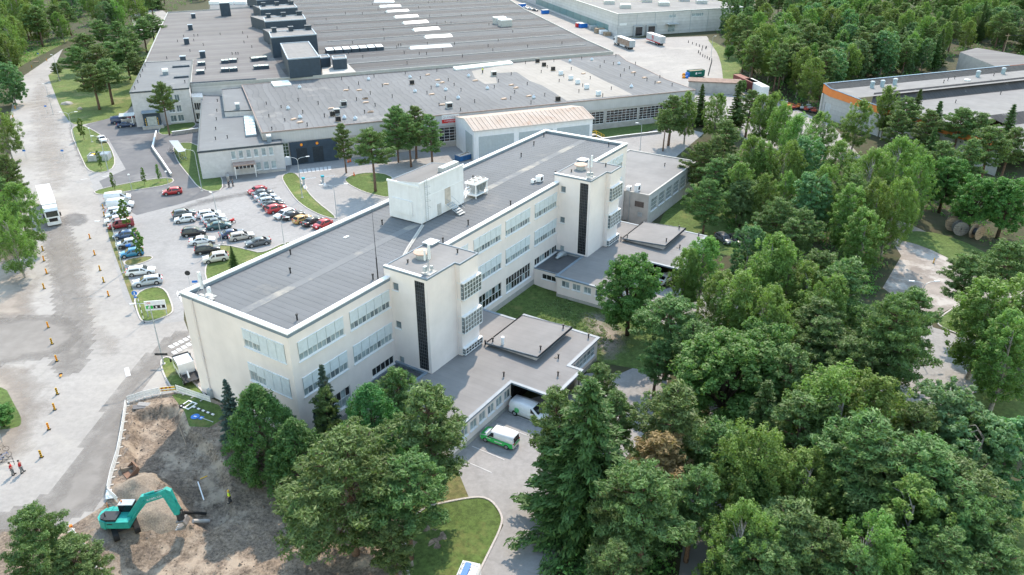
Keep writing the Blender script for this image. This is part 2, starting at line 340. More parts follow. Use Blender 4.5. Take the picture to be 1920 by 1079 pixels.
def edge_dist(poly, x, y):
    d = np.full(x.shape, 1e9); n = len(poly)
    for i in range(n):
        a = np.array(poly[i]); b = np.array(poly[(i+1) % n]); e = b-a
        t = np.clip(((x-a[0])*e[0]+(y-a[1])*e[1])/(e@e), 0, 1)
        d = np.minimum(d, np.hypot(x-a[0]-t*e[0], y-a[1]-t*e[1]))
    return d
def smooth_pts(pts, closed=True, it=2):
    """Chaikin corner cutting for kerb lines and verges."""
    for _ in range(it):
        q = []; n = len(pts)
        for i in range(n if closed else n-1):
            a, b = np.array(pts[i], float), np.array(pts[(i+1) % n], float)
            q += [tuple(a*0.75+b*0.25), tuple(a*0.25+b*0.75)]
        if not closed: q = [pts[0]] + q + [pts[-1]]
        pts = q
    return pts
def kerb(pts, w=0.22, h=0.12, closed=True, px=True, m=None):
    P = [GG(*p) if px else np.array([p[0], p[1], gz(p)]) for p in pts]
    n = len(P); mb = MB(); rows = []
    for i in range(n):
        a = P[(i-1) % n] if closed or i > 0 else P[i]; b = P[(i+1) % n] if closed or i < n-1 else P[i]
        t = b-a; t[2] = 0; t /= (np.linalg.norm(t)+1e-9); nn = np.array([-t[1], t[0], 0])
        rows.append([P[i]-nn*w/2+[0,0,-.05], P[i]-nn*w/2+[0,0,h], P[i]+nn*w/2+[0,0,h], P[i]+nn*w/2+[0,0,-.05]])
    mb.v = [tuple(q) for r in rows for q in r]
    for i in range(n if closed else n-1):
        j = (i+1) % n
        for k in range(3): mb.f.append((4*i+k, 4*j+k, 4*j+k+1, 4*i+k+1))
    return struct(part('kerb', mb, m or M_kerb))

# sealed surfaces, lowest first
drape('road', [(118,92),(100,130),(122,220),(168,335),(182,362),(232,560),(272,612),(345,600),(366,655),(384,742),(330,735),(238,757),(222,830),(205,932),(192,950),(132,988),(60,990),(-120,1000),(-160,560),(46,480),(20,330),(16,240),(30,152),(66,128)], M_road, 1)
drape('car_park', [(168,348),(345,330),(384,352),(432,345),(545,325),(600,300),(760,330),(900,305),(930,345),(560,540),(345,575),(345,602),(272,612),(232,560),(182,362)], M_park, 2)
drape('service_road', [(540,330),(548,306),(602,300),(625,298),(720,285),(905,255),(1180,258),(1260,235),(1320,250),(1250,310),(900,340),(700,400),(640,420),(575,365)], M_park, 1)
drape('dock_yard', [(168,232),(235,212),(300,232),(372,236),(378,300),(425,350),(390,368),(330,385),(256,404),(205,372),(186,340),(236,318),(203,260),(160,236)], M_newasph, 3)
drape('footpath', [(310,262),(330,268),(372,258),(372,290),(336,285),(340,300),(388,358),(352,375),(322,330)], M_newasph, 4)
drape('truck_yard', [(880,-8),(1010,-8),(1085,40),(1157,68),(1200,72),(1325,68),(1352,110),(1360,150),(1345,190),(1300,200),(1150,110),(1040,48),(990,20)], M_road, 1)
drape('side_yard', [(1290,170),(1360,150),(1480,200),(1560,235),(1620,300),(1500,300),(1300,215)], M_road, 2)
drape('van_lot', [(845,850),(965,755),(1045,735),(1100,700),(1165,700),(1255,660),(1262,690),(1222,790),(1195,832),(1140,900),(1075,960),(1020,1110),(880,1110),(944,985),(925,952),(880,935)], M_park, 1)
drape('dirt_road', [(1640,400),(1700,418),(1790,460),(1850,500),(1990,560),(1990,640),(1890,610),(1850,562),(1780,580),(1738,602),(1690,565),(1655,540),(1690,480)], M_sand, 1)
drape('lane', [(1560,640),(1640,612),(1700,580),(1745,598),(1752,625),(1690,618),(1600,660)], M_midasph, 2)
drape('visitor_lot', [(1180,560),(1330,520),(1420,560),(1560,640),(1700,600),(1770,620),(1830,640),(1850,740),(1780,745),(1745,780),(1600,770),(1450,700),(1300,650)], M_park, 1)
drape('back_road', [(245,30),(300,15),(330,40),(300,60),(255,62)], M_road, 1)
drape('forest_track', [(1320,560),(1480,650),(1470,760),(1380,900),(1340,1100),(1270,1100),(1290,950),(1330,800)], M_midasph, 3)
drape('pavement', [(116,205),(250,200),(385,235),(445,352),(262,412),(188,378),(150,300)], M_park, .5); drape('pavement', [(372,338),(560,300),(600,300),(560,338),(430,364)], M_midasph, .6); drape('lawn', [(760,830),(850,800),(880,935),(770,980)], M_dry, .5)
# worn lanes, patches and tracks
def worn(name, pts, m, layer, fade=3.0, cell=0.9):
    P = [GG(*p) for p in smooth_pts(pts)]; poly = [(float(p[0]), float(p[1])) for p in P]
    xs = np.arange(min(p[0] for p in poly)-cell, max(p[0] for p in poly)+cell, cell); ys = np.arange(min(p[1] for p in poly)-cell, max(p[1] for p in poly)+cell, cell)
    X, Y = np.meshgrid(xs, ys); ins = inside(poly, X, Y); d = np.where(ins, edge_dist(poly, X, Y), 0); rim = np.clip(d/fade, 0, 1)
    Z = np.interp((X-OO[0])*VV[0]+(Y-OO[1])*VV[1], _kv, _kz)+layer*.004+.004
    keep = np.zeros_like(ins); keep[:-1,:-1] = ins[:-1,:-1] | ins[1:,:-1] | ins[:-1,1:] | ins[1:,1:]
    n = X.shape[1]; idx = np.argwhere(keep); mb = MB(); mb.v = list(zip(X.ravel().tolist(), Y.ravel().tolist(), Z.ravel().tolist())); mb.f = [(int(j*n+i), int(j*n+i+1), int((j+1)*n+i+1), int((j+1)*n+i)) for j, i in idx]
    o = struct(part(name, mb, m)); at = o.data.attributes.new('rim', 'FLOAT', 'POINT'); at.data.foreach_set('value', rim.ravel().astype(np.float32)); return o
D_mud = decal('mud_layer', (0.205, 0.190, 0.178), (0.25, 0.234, 0.22), cover=-0.40); D_dust = decal('dust_layer', (0.40, 0.365, 0.33), (0.33, 0.30, 0.275)); D_dark = decal('dark_wear', (0.175, 0.172, 0.172), (0.215, 0.21, 0.208)); D_sandy = decal('sand_layer', (0.34, 0.30, 0.262), (0.26, 0.225, 0.198), cover=-0.7)
worn('worn_lane', [(-140,985),(60,962),(140,880),(190,780),(270,672),(345,612),(372,640),(290,690),(240,760),(222,860),(195,945),(60,1000),(-140,1010)], D_mud, 3, 3.0)
worn('worn_lane', [(70,400),(118,405),(142,470),(160,560),(172,640),(150,700),(100,700),(110,600),(100,500)], D_mud, 4, 3.5)
worn('muddy_ground', [(-140,620),(60,590),(140,600),(150,640),(90,670),(-40,690),(-140,700)], D_mud, 5, 3.0)
worn('sandy_ground', [(-140,690),(40,670),(90,720),(84,800),(40,880),(-140,930)], D_sandy, 4, 5.0)
worn('sandy_ground', [(-120,470),(40,470),(80,560),(60,610),(-120,600)], D_sandy, 3, 4.0)
worn('dust_patch', [(60,430),(160,420),(200,520),(215,600),(260,640),(200,700),(150,660),(120,540)], D_dust, 5, 6.0)
worn('dust_patch', [(40,160),(100,130),(130,240),(170,350),(60,380),(40,260)], D_dust, 2, 8.0)
worn('dark_wear', [(112,402),(150,396),(178,408),(150,430),(112,425)], D_dark, 5, 1.5); worn('dark_wear', [(120,225),(150,230),(175,330),(165,345),(135,290)], D_dark, 3, 2.0)
worn('dark_wear', [(330,385),(410,362),(540,345),(520,360),(400,385),(300,410)], D_dark, 4, 4.0); worn('sandy_ground', [(140,990),(205,940),(215,960),(230,1100),(190,1100)], D_sandy, 6, 2.0)
# lawns and verges with kerbs
LAWNS = [
 ('lawn', [(140,236),(160,236),(203,262),(222,318),(168,328),(150,290),(132,248)], M_grass, True),
 ('lawn', [(174,356),(320,330),(329,345),(250,358),(182,368)], M_grass, True),
 ('lawn', [(322,268),(378,268),(430,356),(380,362),(350,325),(330,300)], M_green, True),
 ('lawn', [(296,238),(366,226),(368,240),(300,258)], M_green, True),
 ('lawn', [(86,128),(250,130),(290,60),(330,20),(300,150),(250,178),(244,212),(168,232),(140,236),(120,218),(98,165)], M_grass, False),
 ('lawn', [(250,550),(306,533),(326,578),(320,592),(270,608),(258,590)], M_grass, True),
 ('verge', [(197,400),(205,400),(214,440),(232,500),(252,548),(262,600),(245,560),(220,490),(202,440)], M_dry, False),
 ('lawn', [(230,488),(283,479),(288,487),(238,503)], M_dry, True),
 ('lawn', [(380,512),(402,466),(416,458),(470,470),(492,476),(540,452),(560,460),(400,545)], M_grass, True),
 ('lawn', [(526,330),(548,322),(562,332),(582,370),(640,414),(600,405),(560,382),(538,352)], M_grass, True),
 ('lawn', [(642,334),(690,322),(742,330),(742,374),(690,364),(655,348)], M_green, True),
 ('lawn', [(-120,722),(8,722),(22,750),(44,790),(30,806),(-120,812)], M_green, False),
 ('lawn', [(300,674),(320,668),(345,700),(398,752),(340,738),(325,735),(306,702)], M_grass, True),
 ('lawn', [(868,935),(915,932),(940,962),(942,985),(915,1040),(880,1110),(760,1110),(760,960)], M_green, True),
 ('lawn', [(1215,440),(1290,345),(1345,330),(1480,420),(1480,480),(1300,480)], M_green, False),
 ('lawn', [(1752,602),(1800,570),(1860,560),(1990,600),(1990,660),(1840,642),(1770,618)], M_green, True),
 ('lawn', [(1805,742),(1860,730),(1990,720),(1990,830),(1900,800),(1850,782)], M_grass, False),
 ('lawn', [(1860,930),(1990,860),(1990,1110),(1900,1110)], M_green, False),
 ('lawn', [(1325,72),(1400,110),(1380,150),(1358,175),(1352,110),(1330,78)], M_grass, False),
 ('verge', [(1080,235),(1230,212),(1260,225),(1230,245),(1120,262)], M_green, False),
 ('verge', [(1650,440),(1760,430),(1900,500),(1860,540),(1760,470)], M_green, False),
 ('verge', [(15,140),(60,112),(100,92),(125,80),(140,60),(40,100)], M_grass, False),
 ('verge', [(1500,590),(1690,560),(1740,600),(1640,640),(1520,660)], M_green, False),
]
for nm, pts, m, kb in LAWNS:
    q = smooth_pts(pts, True, 2)
    drape(nm, q, m, 6)
    if kb: kerb(q)
# courtyard between the two wings, and the ramp's retaining wall
drape('lawn', [tuple(W(*p)[:2]) for p in ((36,0.2),(54.5,0.2),(54.5,-6),(53,-6),(53,-22),(50,-30),(40,-30),(38,-22),(38,-8),(36,-8))], M_green, 6, px=False)

worn('bare_soil', [(1075,590),(1125,580),(1170,610),(1185,650),(1150,690),(1110,660)], D_sandy, 8, 3.5, .5)
# painted markings
def mark(pts, layer=9, m=None, name='road_marking'): return drape(name, pts, m or M_worn, layer)
def bar(a, b, w, layer=9):
    A, B = GG(*a), GG(*b); t = B-A; t[2] = 0; t /= np.linalg.norm(t); n = np.array([-t[1], t[0], 0])*w/2
    return drape('road_marking', [tuple(q[:2]) for q in (A-n, B-n, B+n, A+n)], M_worn, layer, px=False)
for k in range(8):                                   # zebra in front of the loading doors
    x = 564.5 + k*7.6; y = 321.5 - k*0.85
    bar((x-0.6, y-3.2), (x+0.9, y+3.6), 0.75)
for k in range(5):                                   # crossing by the office corner
    bar((318+9*k, 652-4.5*k), (325+9*k, 649-4.5*k), 1.0); bar((323+9*k, 663-5*k), (331+9*k, 660-5*k), 1.0)
bar((237,690),(241,706),0.6)
for k in range(6):                                   # bay lines of the van lot
    a = W(9.2+2.75*k, -16.6); b = W(9.2+2.75*k, -21.4)
    drape('road_marking', [tuple(q[:2]) for q in (a-UU*.06, b-UU*.06, b+UU*.06, a+UU*.06)], M_worn, 9, px=False)
bar((1799,634),(1813,706),0.14); bar((336,553),(342,566),0.35)
mark([(333,545),(338,556),(333,557),(331,551)])
bar((151,338),(164,335.5),0.3); bar((192,332),(206,330),0.3)

# ---------------------------------------------------------------- the dug-over patch with its trench
def vnoise(x, y, s, seed):
    """Smooth value noise."""
    rng = np.random.RandomState(seed); T = rng.rand(64, 64)
    X, Y = x/s, y/s; i, j = np.floor(X).astype(int), np.floor(Y).astype(int); fx, fy = X-i, Y-j
    fx, fy = fx*fx*(3-2*fx), fy*fy*(3-2*fy); g = lambda a, b: T[a % 64, b % 64]
    return (g(i,j)*(1-fx)+g(i+1,j)*fx)*(1-fy)+(g(i,j+1)*(1-fx)+g(i+1,j+1)*fx)*fy - 0.5
TRENCH = [to_uv(G(*p)) for p in [(246,775),(336,756),(347,785),(362,808),(402,838),(428,880),(436,945),(385,978),(352,962),(330,925),(296,895),(252,885),(228,872)]]
FLAT = [to_uv(G(*p)) for p in [(330,735),(238,757),(205,932),(192,950),(132,988),(60,990),(-120,1000),(-120,500),(300,500),(345,600),(384,742)]]
GRS = [to_uv(G(*p)) for p in [(322,741),(345,737),(410,760),(425,782),(392,802),(355,800),(346,772)]]
def patch():
    st = 0.35
    u = np.arange(PIT[0], PIT[1]+1e-6, (PIT[1]-PIT[0])/96); v = np.arange(PIT[2], PIT[3]+1e-6, (PIT[3]-PIT[2])/146)
    U, V = np.meshgrid(u, v); z = np.interp(V, _kv, _kz)
    ins = inside(TRENCH, U, V); d = edge_dist(TRENCH, U, V)
    dep = np.where(ins, np.clip(d/1.3, 0, 1), 0); dep = dep*dep*(3-2*dep)
    fl = inside(FLAT, U, V) | inside(GRS, U, V); fd = np.where(fl, 0, np.clip(np.minimum(edge_dist(FLAT, U, V), edge_dist(GRS, U, V))/1.5, 0, 1))
    bd = np.minimum(np.minimum(U-PIT[0], PIT[1]-U), np.minimum(V-PIT[2], PIT[3]-V)); bd = np.clip(bd/1.0, 0, 1)
    rough = vnoise(U, V, 2.3, 1)*0.55 + vnoise(U, V, 0.9, 2)*0.42 + vnoise(U, V, 0.42, 3)*0.34
    lip = np.where(~ins, np.exp(-d/0.8), 0)*0.22
    z = z - dep*1.25 + (rough*np.where(ins, 0.85, 0.30) + lip)*fd*bd - 0.003
    mb = MB(); nu, nv = len(u), len(v)
    mb.v = [tuple(W(U[j,i], V[j,i], z[j,i])) for j in range(nv) for i in range(nu)]
    mb.f = [(j*nu+i, j*nu+i+1, (j+1)*nu+i+1, (j+1)*nu+i) for j in range(nv-1) for i in range(nu-1)]
    return struct(part('excavated_ground', mb, M_dirt, None, True)), (U, V, z)
_, PITZ = patch()
def pit_z(P):
    u, v = to_uv(P); U, V, z = PITZ
    i = int(np.clip(round((u-PIT[0])/(PIT[1]-PIT[0])*96), 0, 96)); j = int(np.clip(round((v-PIT[2])/(PIT[3]-PIT[2])*146), 0, 146))
    return float(z[j, i])
drape('lawn', [tuple(W(*p)[:2]) for p in GRS], M_green, 6, px=False)
def mound(name, px, r, h, label, m, seed, squash=1.0):
    c = GG(*px); c[2] = pit_z(c) if PIT[0] < to_uv(c)[0] < PIT[1] else c[2]
    n = 26; rng = np.random.RandomState(seed); mb = MB(); P = []
    a = np.linspace(-1.15, 1.15, n); X, Y = np.meshgrid(a, a); R = np.hypot(X, Y)
    rr = 1 + 0.16*np.sin(3*np.arctan2(Y, X)+seed) + vnoise(X*3+9, Y*3+9, 1.0, seed)*0.25
    gr = np.array([[pit_z(c+np.array([X[j,i]*r, Y[j,i]*r*squash, 0]))-c[2] for i in range(n)] for j in range(n)])
    Z = np.minimum(gr, 0.3)*np.clip(R, 0, 1) + np.clip(1-(R/rr), 0, 1)**0.9*h + vnoise(X*r+50, Y*r+50, 0.5, seed+1)*0.2*(R < rr) - 0.12 - 0.5*np.clip(R/rr-1, 0, 1)
    mb.v = [(X[j,i]*r, Y[j,i]*r*squash, Z[j,i]) for j in range(n) for i in range(n)]
    mb.f = [(j*n+i, j*n+i+1, (j+1)*n+i+1, (j+1)*n+i) for j in range(n-1) for i in range(n-1)]
    o = part(name, mb, m, None, True); o.location = tuple(c); return tag(o, label, 'gravel pile', 'gravel piles at the dig')
mound('gravel_pile', (258,916), 2.7, 1.5, 'dark gravel pile behind the excavator boom, beside the white barrier sheet', M_gravel, 4)
mound('gravel_pile', (296,966), 3.2, 1.2, 'flatter brown gravel pile below the excavator boom', M_gravel, 9, 0.85)
# stones and clods lying about the dig
rb = MB(); rng = np.random.RandomState(3)
for k in range(2200):
    u = rng.uniform(-26, -1.2); v = rng.uniform(-14, 25)
    if bool(inside(FLAT, np.array([u]), np.array([v]))[0]) or bool(inside(GRS, np.array([u]), np.array([v]))[0]): continue
    P = W(u, v); P[2] = pit_z(P); s = rng.uniform(0.05, 0.17)*(1.9 if rng.rand() < .08 else 1)
    q = []
    for a in range(5): q.append(P + [math.cos(a*1.257+u)*s*rng.uniform(.7,1.2), math.sin(a*1.257+u)*s*rng.uniform(.7,1.2), -0.05])
    q.append(P + [rng.uniform(-.3,.3)*s, rng.uniform(-.3,.3)*s, s*rng.uniform(.5,1.0)])
    rb.add(q, [(0,1,5),(1,2,5),(2,3,5),(3,4,5),(4,0,5)])
stuff(part('rubble', rb, mat('soil_clods', (0.25, 0.205, 0.165), 1.0, scale=2, col2=(0.14, 0.115, 0.098), bump=.5)), 'loose stones and clods scattered over the dug-up soil')
# ================================================================= BUILDINGS: tools
def wall_holes(mb, org, du, w0, w1, z0, z1, holes, nrm, depth=0.22):
    """A wall plane with real openings. org + du*a + (0,0,z); nrm points outwards; holes = (a0, a1, z0, z1)."""
    org, du, nrm = np.array(org, float), np.array(du, float), np.array(nrm, float)
    xs = sorted({w0, w1, *[h[0] for h in holes], *[h[1] for h in holes]}); zs = sorted({z0, z1, *[h[2] for h in holes], *[h[3] for h in holes]})
    P = lambda a, z, d=0.0: org + du*a + nrm*d + np.array([0, 0, z])
    flip = np.cross(du, [0, 0, 1])@nrm < 0
    def quad(a, b, c, d): mb.add([a, b, c, d], [(3, 2, 1, 0) if flip else (0, 1, 2, 3)])
    for i in range(len(xs)-1):
        for j in range(len(zs)-1):
            cx, cz = (xs[i]+xs[i+1])/2, (zs[j]+zs[j+1])/2
            if any(h[0] < cx < h[1] and h[2] < cz < h[3] for h in holes): continue
            quad(P(xs[i], zs[j]), P(xs[i+1], zs[j]), P(xs[i+1], zs[j+1]), P(xs[i], zs[j+1]))
    for a0, a1, b0, b1 in holes:
        quad(P(a0, b0), P(a1, b0), P(a1, b0, -depth), P(a0, b0, -depth)); quad(P(a0, b1, -depth), P(a1, b1, -depth), P(a1, b1), P(a0, b1))
        quad(P(a0, b0), P(a0, b0, -depth), P(a0, b1, -depth), P(a0, b1)); quad(P(a1, b0, -depth), P(a1, b0), P(a1, b1), P(a1, b1, -depth))
class Face:
    """Local axes of a facade: a along it, z up, d outwards."""
    def __init__(s, org, du, nrm): s.o, s.u, s.n = np.array(org, float), np.array(du, float), np.array(nrm, float)
    def box(s, mb, a0, a1, z0, z1, d0, d1):
        P = [s.o+s.u*a+s.n*d+np.array([0,0,z]) for z in (z0, z1) for a, d in ((a0,d0),(a1,d0),(a1,d1),(a0,d1))]
        fl = np.cross(s.u, s.n)[2] < 0
        F = [(0,3,2,1),(4,5,6,7),(0,1,5,4),(1,2,6,5),(2,3,7,6),(3,0,4,7)]
        mb.add(P, [q[::-1] for q in F] if fl else F); return mb
_pane_rng = random.Random(5)
def grid_window(parent, F, a0, a1, z0, z1, nc, nr, d=-0.12, fw=0.07, gm=None, frame_m=None, sill=True, name='window', mix=None, gap=None):
    """A window part with its panes (each one a sub-part), frame and sill. gap: every gap-th mullion is wider."""
    fr = MB(); gm = gm or M_glass
    F.box(fr, a0, a1, z0, z0+fw, d-0.05, d+0.04); F.box(fr, a0, a1, z1-fw, z1, d-0.05, d+0.04)
    cw, rh = (a1-a0)/nc, (z1-z0)/nr
    for i in range(nc+1):
        w = fw if (gap and i % gap == 0) or i in (0, nc) else fw*0.6
        x = min(max(a0+i*cw, a0+w/2), a1-w/2); F.box(fr, x-w/2, x+w/2, z0+fw, z1-fw, d-0.05, d+0.035)
    for j in range(1, nr):
        for i in range(nc): F.box(fr, a0+i*cw+fw/2, a0+(i+1)*cw-fw/2, z0+j*rh-fw*.3, z0+j*rh+fw*.3, d-0.045, d+0.03)
    w = part(name, fr, frame_m or M_white, parent)
    if nc*nr <= 40:
        for i in range(nc):
            for j in range(nr):
                mb = MB(); F.box(mb, a0+i*cw, a0+(i+1)*cw, z0+j*rh, z0+(j+1)*rh, d-0.03, d-0.02)
                g = gm if mix is None else (mix if _pane_rng.random() < 0.25 else gm)
                part('pane', mb, g, w)
    else:
        mb = MB(); F.box(mb, a0, a1, z0, z1, d-0.03, d-0.02); part('glazing', mb, gm, w)
    if sill:
        mb = MB(); F.box(mb, a0-0.12, a1+0.06, z0-0.10, z0-0.003, -0.12, 0.14); part('sill', mb, M_coping, w)
    return w
def blind(parent, F, a0, a1, z0, z1, d):
    """Outside louvre blind: box on top, slats below."""
    mb = MB(); F.box(mb, a0, a1, z1-0.10, z1, d-0.05, d+0.07)
    n = max(3, int((z1-z0-0.10)/0.20)); F.box(mb, a0+0.02, a1-0.02, z0+0.01, z1-0.1, d-0.04, d-0.012)
    for k in range(n):
        zz = z0 + (z1-z0-0.10)*k/n
        F.box(mb, a0+0.012, a1-0.012, zz+0.006, zz+(z1-z0-0.10)/n-0.018, d-0.01, d+0.018)
    return part('blind', mb, M_blind, parent)
M_blind = mat('white_blind_slat', (0.66, 0.72, 0.77), 0.5, var=0.05, scale=1.5)
def band_window(parent, F, a0, a1, z0, z1, shut, dark=None):
    """Five-bay office window: two lights per bay, white louvre blind over the upper part of each bay."""
    w = grid_window(parent, F, a0, a1, z0, z1, 10, 1, d=-0.10, fw=0.09, gm=M_curt, mix=M_glass, gap=2)
    bw = (a1-a0)/5
    for i in range(5):
        s = shut[i] if hasattr(shut, '__len__') else shut
        blind(w, F, a0+i*bw+0.02, a0+(i+1)*bw-0.02, z1-(z1-z0)*s, z1+0.06, 0.05)
    return w
def vent_post(parent, x, y, z, h=0.7):
    mb = MB(); mb.tube([(x,y,z),(x,y,z+h*0.8)], 0.10, 8); mb.tube([(x,y,z+h*0.8-0.02),(x,y,z+h)], [0.16,0.15], 8)
    return part('roof_vent', mb, M_dkmetal, parent)
def coping_loop(pts, w, z0, z1, inset=0.0):
    """Border strip along a closed outline (local xy); returns MB."""
    n = len(pts); mb = MB(); A = [np.array(p, float) for p in pts]
    if sum(A[i][0]*A[(i+1)%n][1]-A[(i+1)%n][0]*A[i][1] for i in range(n)) < 0: A = A[::-1]
    inn, out = [], []
    for i in range(n):
        a, b, c = A[(i-1)%n], A[i], A[(i+1)%n]; e1 = (b-a)/np.linalg.norm(b-a); e2 = (c-b)/np.linalg.norm(c-b)
        n1 = np.array([-e1[1], e1[0]]); n2 = np.array([-e2[1], e2[0]]); m_ = n1+n2; m_ = m_/max(0.2, (m_@n1))
        out.append(b-m_*inset); inn.append(b+m_*w)
    for i in range(n):
        j = (i+1) % n
        q = [(*out[i],z0),(*out[j],z0),(*inn[j],z0),(*inn[i],z0),(*out[i],z1),(*out[j],z1),(*inn[j],z1),(*inn[i],z1)]
        mb.add(q, [(0,1,5,4),(4,5,6,7),(2,3,7,6),(1,0,3,2)])
    return mb
def flat_sheet(pts, z):
    n = len(pts)
    if sum(pts[i][0]*pts[(i+1)%n][1]-pts[(i+1)%n][0]*pts[i][1] for i in range(n)) < 0: pts = pts[::-1]
    return MB().add([(p[0], p[1], z if not hasattr(z, '__len__') else z[i]) for i, p in enumerate(pts)], [tuple(range(n))])

# ================================================================= THE OFFICE BUILDING (local axes: x = u, y = v)
off = root('office_building', OO, YAW, 'long cream office building with flat grey roof, white coping and two stair towers', 'office building')
FR = Face((0,0,0), (1,0,0), (0,-1,0)); EN = Face((0,0,0), (0,1,0), (-1,0,0))
BAYS = [1.15, 9.7, 27.9, 36.3, 45.05, 54.0, 71.9, 80.6]; BW = 7.45
holes = []
for b in BAYS:
    w = BW if b != 27.9 else 6.9
    holes += [(b, b+w, 10.6, 13.2), (b, b+w, 5.65, 8.3)]
gh = [(12.7, 17.1, 1.95, 3.25), (2.0, 8.5, 0.55, 3.2), (36.6, 43.85, 0.55, 3.2), (45.15, 52.85, 0.45, 3.2), (54.2, 62.0, 1.75, 3.15), (28.3, 34.8, 2.3, 3.3)]
mb = MB(); wall_holes(mb, (0,0,0), (1,0,0), 0, LU, -0.6, 14.62, holes+gh, (0,-1,0)); part('wall', mb, M_cream, off)
eh = [(0.9, 8.1, 10.7, 13.2), (0.9, 8.1, 5.85, 8.45), (0.7, 8.3, 0.9, 3.3)]
mb = MB(); wall_holes(mb, (0,0,0), (0,1,0), 0, WV, -0.6, 14.62, eh, (-1,0,0)); part('wall', mb, M_cream, off)
mb = MB(); mb.add([(0,WV,-2.2),(LU,WV,-2.2),(LU,WV,14.62),(0,WV,14.62)], [(0,1,2,3)]); part('wall', mb, M_cream, off)
mb = MB(); mb.add([(LU,0,-2.2),(LU,WV,-2.2),(LU,WV,14.62),(LU,0,14.62)], [(0,1,2,3)]); part('wall', mb, M_cream, off)
mb = MB(); mb.box((0.02,0.02,-3),(LU-.02,WV-.02,-0.6)); mb.box((-0.03,-0.03,-3),(LU+.03,WV+.03,-0.55)); part('plinth', mb, M_plinth, off)
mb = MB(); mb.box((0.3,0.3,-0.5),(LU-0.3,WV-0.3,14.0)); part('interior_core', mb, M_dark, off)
mb = flat_sheet([(0.4,0.4),(LU-.4,0.4),(LU-.4,WV-.4),(0.4,WV-.4)], 14.42); part('roof', mb, M_roof, off)
part('coping', coping_loop([(0,0),(LU,0),(LU,WV),(0,WV)], 0.62, 14.84, 15.0, 0.10), M_coping, off)
part('flashing', coping_loop([(0,0),(LU,0),(LU,WV),(0,WV)], 0.52, 14.40, 14.836, 0.045), M_flash, off)
# raised seams of the roofing felt and the shallow centre gutter
sm = MB(); x = 1.6
while x < LU-1: sm.box((x-.03,0.6,14.421),(x+.03,WV-0.6,14.434)); x += 1.05
part('roof_seam', sm, M_roof, off)['kind'] = 'stuff'
gt = MB()
gt.box((1, 8.6, 14.423),(LU-1, 9.9, 14.442))
part('roof_gutter', gt, mat('gutter_silt', (0.178,0.185,0.195), 0.95, scale=0.5, col2=(0.160,0.168,0.178), blotch=(0.13,0.50,(0.33,0.31,0.275),0.85)), off)
for b in BAYS:
    if b == 27.9: continue
    band_window(off, FR, b, b+BW, 10.6, 13.2, [0.6+0.02*random.random()]*5); band_window(off, FR, b, b+BW, 5.65, 8.3, [0.58+0.03*random.random()]*5)
band_window(off, FR, 27.9, 34.8, 10.6, 13.2, 0.6); band_window(off, FR, 27.9, 34.8, 5.65, 8.3, 0.6)
band_window(off, EN, 0.9, 8.1, 10.7, 13.2, [0.99, 0.99, 0.99, 0.58, 0.56]); band_window(off, EN, 0.9, 8.1, 5.85, 8.45, [0.99, 0.99, 0.99, 0.55, 0.42])
grid_window(off, EN, 0.7, 8.3, 0.9, 3.3, 8, 1, gm=M_dark, mix=M_glass)
for a0, a1, z0, z1 in gh:
    tall = z1-z0 > 2
    grid_window(off, FR, a0, a1, z0, z1, int(round((a1-a0)/0.86)), 2 if tall else 1, gm=M_dark, mix=M_curt, fw=0.10)
for (x, y) in ((3.5,2.2),(12,12.5),(16.2,17),(16.5,2.0),(31.5,13.6),(31,1.6),(38.5,2.5),(49,1.6),(56,14),(66,3),(72,14),(80,16),(86.5,17.5),(87.5,3.0),(76,3.2)): vent_post(off, x, y, 14.42, 0.85)
mb = MB(); mb.box((24.5,14.6,14.425),(25.4,15.0,14.52)); part('roof_hatch', mb, M_coping, off)
# drain pipe on the end wall, with brackets and a guard at its foot
mb = MB(); mb.tube([(-0.14,16.9,14.6),(-0.14,16.9,0.2)], 0.07, 8); mb.tube([(-0.12,17.15,14.6),(-0.12,17.15,4)], 0.025, 5)
for z in (3,6,9,12): mb.box((-0.2,16.75,z),(-0.005,17.2,z+0.05))
part('drain_pipe', mb, M_cream, off); mb = MB(); mb.box((-0.45,16.6,-0.4),(-0.02,17.3,1.3)); part('pipe_guard', mb, M_metal, off)

